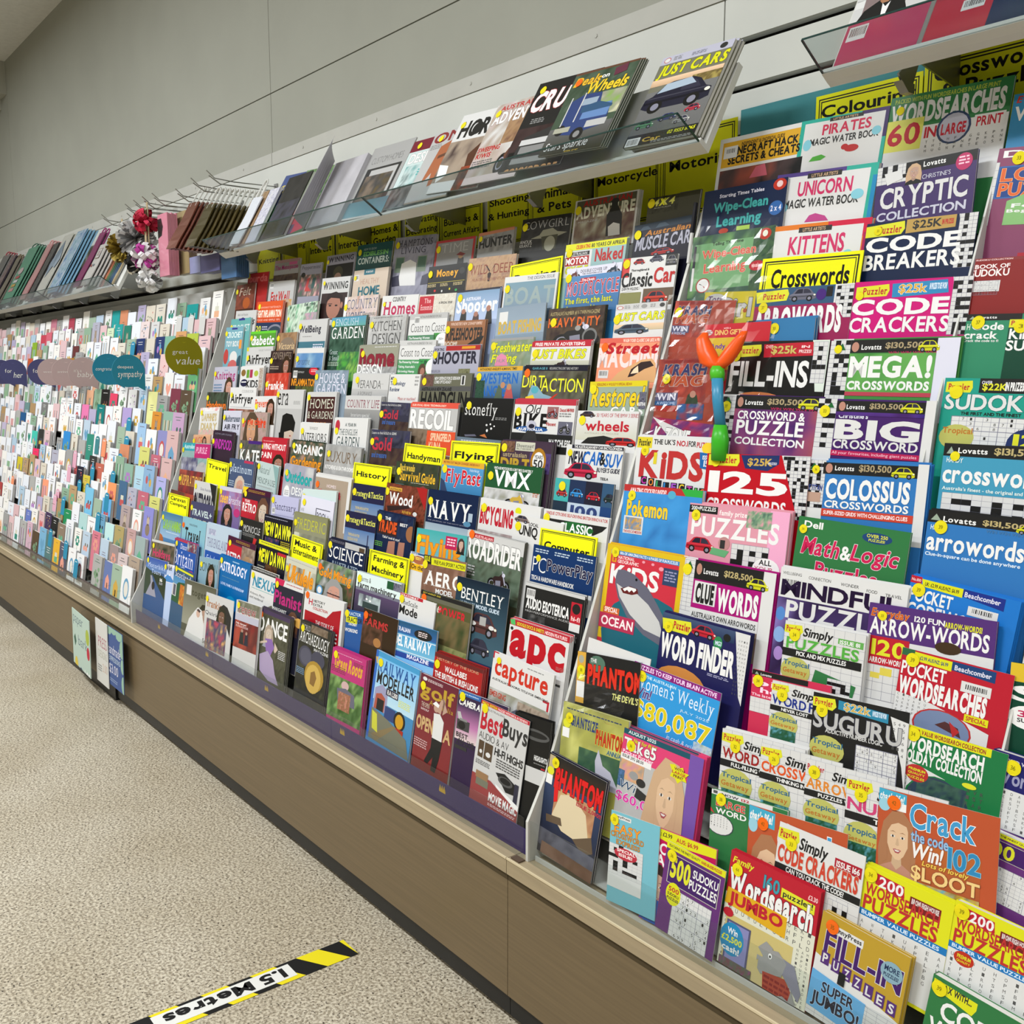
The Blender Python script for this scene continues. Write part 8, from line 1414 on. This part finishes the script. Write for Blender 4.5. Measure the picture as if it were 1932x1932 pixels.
ORDN = ('lowest', 'second', 'third', 'fourth', 'fifth', 'sixth', 'seventh', 'eighth', 'ninth', 'tenth', 'eleventh', 'twelfth', 'thirteenth', 'fourteenth', 'topmost')
NTH = ('first', 'second', 'third', 'fourth', 'fifth', 'sixth', 'seventh', 'eighth', 'ninth', 'tenth', 'eleventh', 'twelfth', 'thirteenth', 'fourteenth', 'fifteenth', 'sixteenth', 'seventeenth', 'eighteenth', 'nineteenth', 'twentieth', 'twenty-first')
MULTI = MB()
SQ = math.sin(math.atan(.15))
for k in range(15):
    rng = random.Random(100 + k)
    zb = .42 + PIT * k
    for c in range(44):
        x = -4.52 - .15 * c + rng.uniform(-.008, .008)
        w = rng.choice((rng.uniform(.12, .132), rng.uniform(.134, .146)))
        h = rng.choice((rng.uniform(.15, .172), rng.uniform(.172, .186), rng.uniform(.18, .212)))
        z = zb + .0032
        y = 1.355 + .375 * (zb + .18 - .52) - .15 * .18 + rng.uniform(-.001, .002)
        t = rng.uniform(.0125, .0156)
        pool = ['white'] * (14 if k < 9 else 9) + ['cream', 'pale blue', 'pale blue' if k < 7 else 'cream', 'pale pink', 'grey', 'sage green', 'lilac', 'kraft'] + (['grey', 'cream', 'pale pink'] if k > 10 else [])
        nm = rng.choice(pool)
        col = rng.choice(CN[nm])
        if (k, c) in CARDC:
            col = CARDC[(k, c)]
            nm = cname(col)
        mk = rng.randrange(12)
        roll = rng.uniform(-1.0, 1.0)
        if c >= 19 or rng.random() < .02:
            if c >= 19:
                n0 = len(MULTI.v)
                MULTI.box(0, 0, 0, w, .003, h, lin(col))
                a = Art(MULTI, w, w, h)
                a.put([(20, 40), (20, 90), (80, 90), (80, 40)], [(0, 1, 2, 3)], lin(rng.choice(('c99', '9ab', '8a8', '987', 'ccc'))))
                MULTI.box(0, .004, 0, w, t, h - .004, lin('b8b6b2'))
                Mx = Matrix.Rotation(-math.atan(.15), 3, 'X')
                MULTI.v[n0:] = [tuple(Mx @ Vector(p) + Vector((x - w + .06, y, z))) for p in MULTI.v[n0:]]
            continue
        lab = '%s greeting card with %s, %s tier, %s from the white divider' % (nm, MOT[mk], ORDN[k], NTH[c])
        root = thing('greeting_card', lab, 'greeting card', (x - w + .06, y, z + max(0, w * math.sin(math.radians(-roll * .5)))), 'greeting cards in the stepped rack')
        frame(root, .15, roll * .5)
        b = MB()
        sheet(b, w, h, 0, .0012, lin(col))
        motif(Art(b, w, w, h), mk, rng, col)
        b.build('card_front', MATTE, root)
        b = MB()
        q = .0022
        while q < t:
            d = rng.uniform(.001, .004)
            b.box(rng.uniform(0, .002), q, 0, w - rng.uniform(0, .002), q + .0012, h - d)
            q += .0021
        b.build('envelope', PAPER if nm not in ('kraft',) else mat('kraft_envelopes', 'a08860', 0.8, 0.1), root)
o = MULTI.build('far_greeting_cards', MATTE)
tag(o, 'mass of greeting cards at the far left end of the rack', 'greeting cards')
o['kind'] = 'stuff'
TC = {2: ('2f86a8', 'teal blue'), 3: ('c8c8c6', 'white'), 4: ('3f7f86', 'dull teal'), 5: ('e6906a', 'coral'), 6: ('d8a4b8', 'pale pink')}
for (x, y, z, k) in TABS:
    b = MB()
    pts = [(-.035, -.09), (.035, -.09)] + [(.035 * math.cos(a * math.pi / 10), -.012 + .02 * math.sin(a * math.pi / 10)) for a in range(11)]
    n = len(pts)
    b.add([(p[0], 0, p[1]) for p in pts] + [(p[0], .001, p[1]) for p in pts], [list(range(n)), list(range(2 * n - 1, n - 1, -1))] + [(i, n + i, n + (i + 1) % n, (i + 1) % n) for i in range(n)], lin(TC[k][0]))
    b.add([(-.018, -.0003, -.008), (.018, -.0003, -.008), (.018, -.0003, -.004), (-.018, -.0003, -.004)], [(0, 1, 2, 3)], lin('cfe0e4'))
    o = b.build('tab_divider', MATTE)
    o.location = (x, y - .002, z + .01)
    o.rotation_euler = (-.15, 0, 0)
    tag(o, 'small %s rounded tab divider standing between greeting cards' % TC[k][1], 'tab divider', TC[k][1] + ' tab dividers')
for i in range(17):
    b = MB()
    x = -4.45 - .15 * i
    b.prism([(1.349, .4062), (1.349, .505), (1.352, .512), (1.395, .512), (1.395, .508), (1.3525, .505), (1.3515, .4062)], x - .002, x + .002)
    tag(b.build('pocket_divider', CLEAR), 'clear plastic pocket divider on the front edge of the card rack', 'pocket divider', 'clear pocket dividers')

# speech-bubble signs standing out from the card rack
for (x, y, z, r, c, lines, word, ink) in (
        (-4.466, 1.66, 1.57, .085, '8a8416', (('great', -.62, .2, .26, .02), ('value', -.45, .85, -.06, -.46)), 'mustard great value', 'r ri'),
        (-5.06, 1.6, 1.502, .08, '2a7f98', (('deepest', -.66, .3, .34, .1), ('sympathy', -.66, .85, .0, -.5)), 'teal deepest sympathy', 'r ri'),
        (-5.38, 1.6, 1.51, .08, '2a7f98', (('congratulations', -.8, .9, .14, -.14),), 'teal partly hidden congratulations', 'ri'),
        (-5.84, 1.6, 1.496, .08, 'b09a98', (("it's a", -.6, -.1, .2, .0), ('baby', -.4, .7, .0, -.46)), 'dusty pink baby', 'l li'),
        (-6.18, 1.6, 1.495, .08, 'b09a98', (('anniversary', -.6, .8, .1, -.1),), 'dusty pink anniversary', 'l'),
        (-6.50, 1.6, 1.495, .08, 'b09a98', (('wedding', -.6, .7, .1, -.1),), 'dusty pink wedding', 'l'),
        (-6.75, 1.6, 1.495, .08, '4a4a72', (('for', -.6, -.1, .24, -.06), ('him', .0, .7, -.02, -.46)), 'navy for him', 'r ri'),
        (-7.5, 1.6, 1.494, .085, '4a4a72', (('for', -.6, -.1, .24, -.06), ('her', .0, .7, -.02, -.46)), 'navy for her', 'r ri'),
        (-7.85, 1.6, 1.494, .085, '4a4a72', (('for', -.6, -.1, .24, -.06),), 'navy half hidden', 'r ri')):
    t = thing('speech_bubble_sign', word + ' speech bubble sign standing out from the card rack', 'sign', (x, y, z), 'speech bubble signs above the cards')
    # a disc with a tail at its lower right, facing along the aisle (+X)
    pts = [(math.cos(a), math.sin(a)) for a in [math.radians(d) for d in range(-70, 271, 10) if not -88 < d - 0 < -72]]
    pts = [(math.cos(math.radians(d)), math.sin(math.radians(d))) for d in range(0, 281, 10)] + [(.55, -.98), (.98, -1.22)]
    n = len(pts)
    b = MB()
    b.add([(0, p[0] * r, p[1] * r) for p in pts] + [(-.004, p[0] * r, p[1] * r) for p in pts], [list(range(n)), list(range(2 * n - 1, n - 1, -1))] + [(i, n + i, n + (i + 1) % n, (i + 1) % n) for i in range(n)], lin(c))
    for (tx, a0, a1, b1, b0), st in zip(lines, ink.split()):
        T = MB()
        A = Art(T, 1, 2, 2)
        A.text(100 + a0 * 50, 100 - b1 * 50, 100 + a1 * 50, 100 - b0 * 50, 'e4e2dc', st, tx)
        b.add([(.0006, (p[0] - 1) * 2 * r, (p[2] - 1) * 2 * r) for p in T.v], T.f, lin('e4e2dc'))
    b.add([(.0006, r * .02 - .012, r * .72), (.0006, r * .02, r * .66), (.0006, r * .02 + .012, r * .72), (.0006, r * .02, r * .7)], [(0, 1, 2, 3)], tuple(q * 1.5 for q in lin(c)))
    b.build('bubble', MATTE, t)
    b = MB()
    b.box(-.003, r * .85, -r * 1.5, -.001, r * 1.25, -r * 1.1)
    b.build('clear_stem', CLEAR, t)

# ------------------------------------------------------------------ small signs hooked on the counter front
for (x0, x1, z0, z1, yy, rz, bg, lab, art) in (
        (-5.10, -4.75, .078, .352, 1.275, -.05, 'b8ccc2', 'pale green paper goods price sign with fruit, left of three on the counter', 'T 6 8 64 22 567 l paper;T 34 32 86 46 567 l bark;E 78 14 98 36 a9b84a;E 82 38 98 56 b34;P 465 8 40 16 34 22 44 14 52;E 10 66 28 84 d8c050;R 12 86 34 108 b45a5a;E 36 76 56 96 3f5a70;E 40 80 52 92 cdd;E 60 80 74 96 c96;T 66 74 98 90 eee b 1.00;P d8b84a 54 108 64 90 76 108;E 36 100 56 114 b84a4a'),
        (-4.74, -4.55, .075, .372, 1.283, -.02, 'd4d4d0', 'white press price sign in the middle of three on the counter', 'T 20 40 92 66 a67 rs PRESS;T 20 74 92 92 aa9 l DESIGNS;L 14 112 46 130 3 888;T 54 104 92 124 ca9 l 2.00'),
        (-4.57, -4.345, .1, .368, 1.286, -.01, '4a5f94', 'blue handmade price sign with three dollar price, right of three', 'N 60 0 100 16 8ab 7a9;E -4 -6 30 16 9ba;E 24 -8 60 12 9ba;E 56 -8 96 18 9ba;E 80 14 108 50 9ba;E 84 50 108 80 9ba;E 86 84 110 120 9ba;T 4 34 84 54 dde ri handmade;T 8 58 80 68 cde r EXPRESSIONS;T 8 74 66 96 dde r $3.00;L 10 104 60 112 2 9ac')):
    t = thing('price_sign', lab, 'sign', (x0, yy, z0), 'price signs hooked on the counter')
    t.rotation_euler = (-.02, 0, rz)
    w, h = x1 - x0, z1 - z0
    b = MB()
    b.box(0, 0, 0, w, .003, h, lin(bg))
    Art(b, w, w, h).run(art)
    b.build('card', MATTE, t)
    b = MB()
    b.tube([(w * .55, .004, h - .01), (w * .55, .004, h + .014), (w * .55, .024, h + .022)], .003)
    b.build('hook', CLEAR, t)

# ------------------------------------------------------------------ distance tape on the floor
t = thing('floor_tape', 'yellow and black striped floor tape reading 1.5 Metres', 'tape', (-2.2185, 1.186, 0))
t.rotation_euler = (0, 0, math.radians(-90))
b = MB()
Lt, Wt = 1.1, .082
b.box(0, 0, .0002, Lt, Wt, .0008, lin('1a1a1a'))
x = -.053
while x < Lt:
    p = [(x, 0), (x + .065, 0), (x + .016, Wt), (x - .049, Wt)]
    p = [(min(max(a, 0), Lt), c) for a, c in p]
    b.add([(a, c, .001) for a, c in p], [(0, 1, 2, 3)], lin('e0d020'))
    x += .126
b.build('striped_tape', mat('tape_vinyl', 'ffffff', .5, .3), t).data.materials[0] = MATTE
b = MB()
b.box(.166, .0105, .0011, .515, .068, .0016, lin('dcdcd8'))
T = MB()
A = Art(T, 1, 2, 2)
A.text(0, 100, 30.5, 104.2, '1a1a1a', 'k', '1.5 Metres')
b.add([(p[0] + .186, (p[2] - .958) + .018, .0019) for p in T.v], T.f, lin('1a1a1a'))
b.build('label', MATTE, t)

# ------------------------------------------------------------------ wrappers, pen and toy in the kids' column


def film(x0, x1, zt, zb, yt, lab, lean=.15, seed=0, puff=.006, h2=0):
    rng = random.Random(seed)
    nx, nz = 12, 9
    v = []
    for j in range(nz + 1):
        for i in range(nx + 1):
            u, s = i / nx, j / nz
            z = zb + (zt - zb) * s
            v.append((x0 + (x1 - x0) * u + rng.uniform(-.002, .002), yt - (zt - z) * lean - puff - rng.uniform(0, puff) * (1.3 if s > .8 or s < .15 else .5), z + rng.uniform(-.002, .002)))
    W = nx + 1
    b = MB()
    b.add(v, [(j * W + i, j * W + i + 1, j * W + W + i + 1, j * W + W + i) for j in range(nz) for i in range(nx)], (.8, .8, .8))
    o = b.build('plastic_wrapper', FILM)
    return tag(o, lab, 'wrapper')


def near(text):
    for o in COL.objects:
        if o.get('label', '').startswith(text):
            return o


for key, lab, ex, dn, sd in (("first red-brown", 'crinkled clear wrapper around the upper red-brown magazine', 0, .14, 1), ("second red-brown", 'crinkled clear wrapper around the lower red-brown magazine', 0, .14, 2),
                             ("yellow girls", "crinkled clear wrapper around the yellow girls' magazine", .012, .09, 3), ("crimson children", 'crinkled clear wrapper around the crimson magazine', .01, .06, 4),
                             ("red and yellow pre", 'crinkled clear bag around the dinosaur gift magazine', .02, .2, 5), ("green jungle", 'clear pack around the green jungle workbook', .004, .16, 6),
                             ("craft kit", 'clear bag around the craft kit magazine', .02, .1, 7)):
    r = near(key)
    cv = r.children[0]
    pts = [r.matrix_basis @ Vector(q) for q in cv.bound_box]
    xs, zs = [p.x for p in pts], [p.z for p in pts]
    zt = max(zs)
    yt = max(p.y for p in pts if p.z > zt - .03) - .003
    film(min(xs) - ex, max(xs) + ex, zt + .012 + ex, zt - dn, yt, lab, seed=sd)
film(-1.635, -1.425, .845, .765, 1.452, 'crumpled clear plastic bag lying over the olive comic', seed=9, puff=.012, lean=.3)


def limb(path, radii, name, col, parent, n=10):
    b = MB()
    path = [Vector(p) for p in path]
    rings = []
    for i, p in enumerate(path):
        rings.append([p + Vector((radii[i] * math.cos(2 * math.pi * k / n), radii[i] * .6 * math.sin(2 * math.pi * k / n), 0)) for k in range(n)])
    v = [q for g in rings for q in g]
    f = [(i * n + k, i * n + (k + 1) % n, (i + 1) * n + (k + 1) % n, (i + 1) * n + k) for i in range(len(path) - 1) for k in range(n)]
    b.add(v, f + [list(range(n))[::-1], [(len(path) - 1) * n + k for k in range(n)]], lin(col))
    return b.build(name, INK, parent, smooth=True)


t = thing('toy_grabber', 'orange claw toy with blue and green handle in the dinosaur gift bag', 'toy', (-1.43, 1.685, 1.41))
limb([(.048, -.03, -.095), (.045, -.025, -.05), (.04, -.02, -.02)], [.02, .022, .016], 'base', '3fb02a', t)
limb([(.04, -.02, -.02), (.026, -.014, .03), (.018, -.008, .078)], [.014, .014, .015], 'handle', '3a8ab0', t)
limb([(.017, -.006, .072), (.014, -.004, .088), (.012, -.002, .104)], [.017, .019, .016], 'collar', '4fb82a', t)
limb([(.006, 0, .098), (-.012, .004, .11), (-.03, .01, .135), (-.045, .014, .162), (-.04, .016, .176)], [.016, .028, .025, .017, .007], 'claw', 'f05a1c', t)
limb([(.016, 0, .098), (.026, .004, .112), (.04, .01, .135), (.056, .014, .16), (.066, .018, .176)], [.014, .022, .022, .015, .008], 'claw', 'f05a1c', t)
r = near('green jungle')
t = thing('marker_pen', 'black capped white marker pen in the pack of the green jungle workbook', 'pen', r.location + Vector((.012, .012, .17)))
t.rotation_euler = (-.15, 0, 0)
b = MB()
b.tube([(0, -.012, 0), (0, -.012, .07)], .0045, lin('d8d8d8'), 8)
b.build('barrel', INK, t)
b = MB()
b.tube([(0, -.012, .07), (0, -.012, .14)], .005, lin('1c1c22'), 8)
b.build('cap', INK, t)
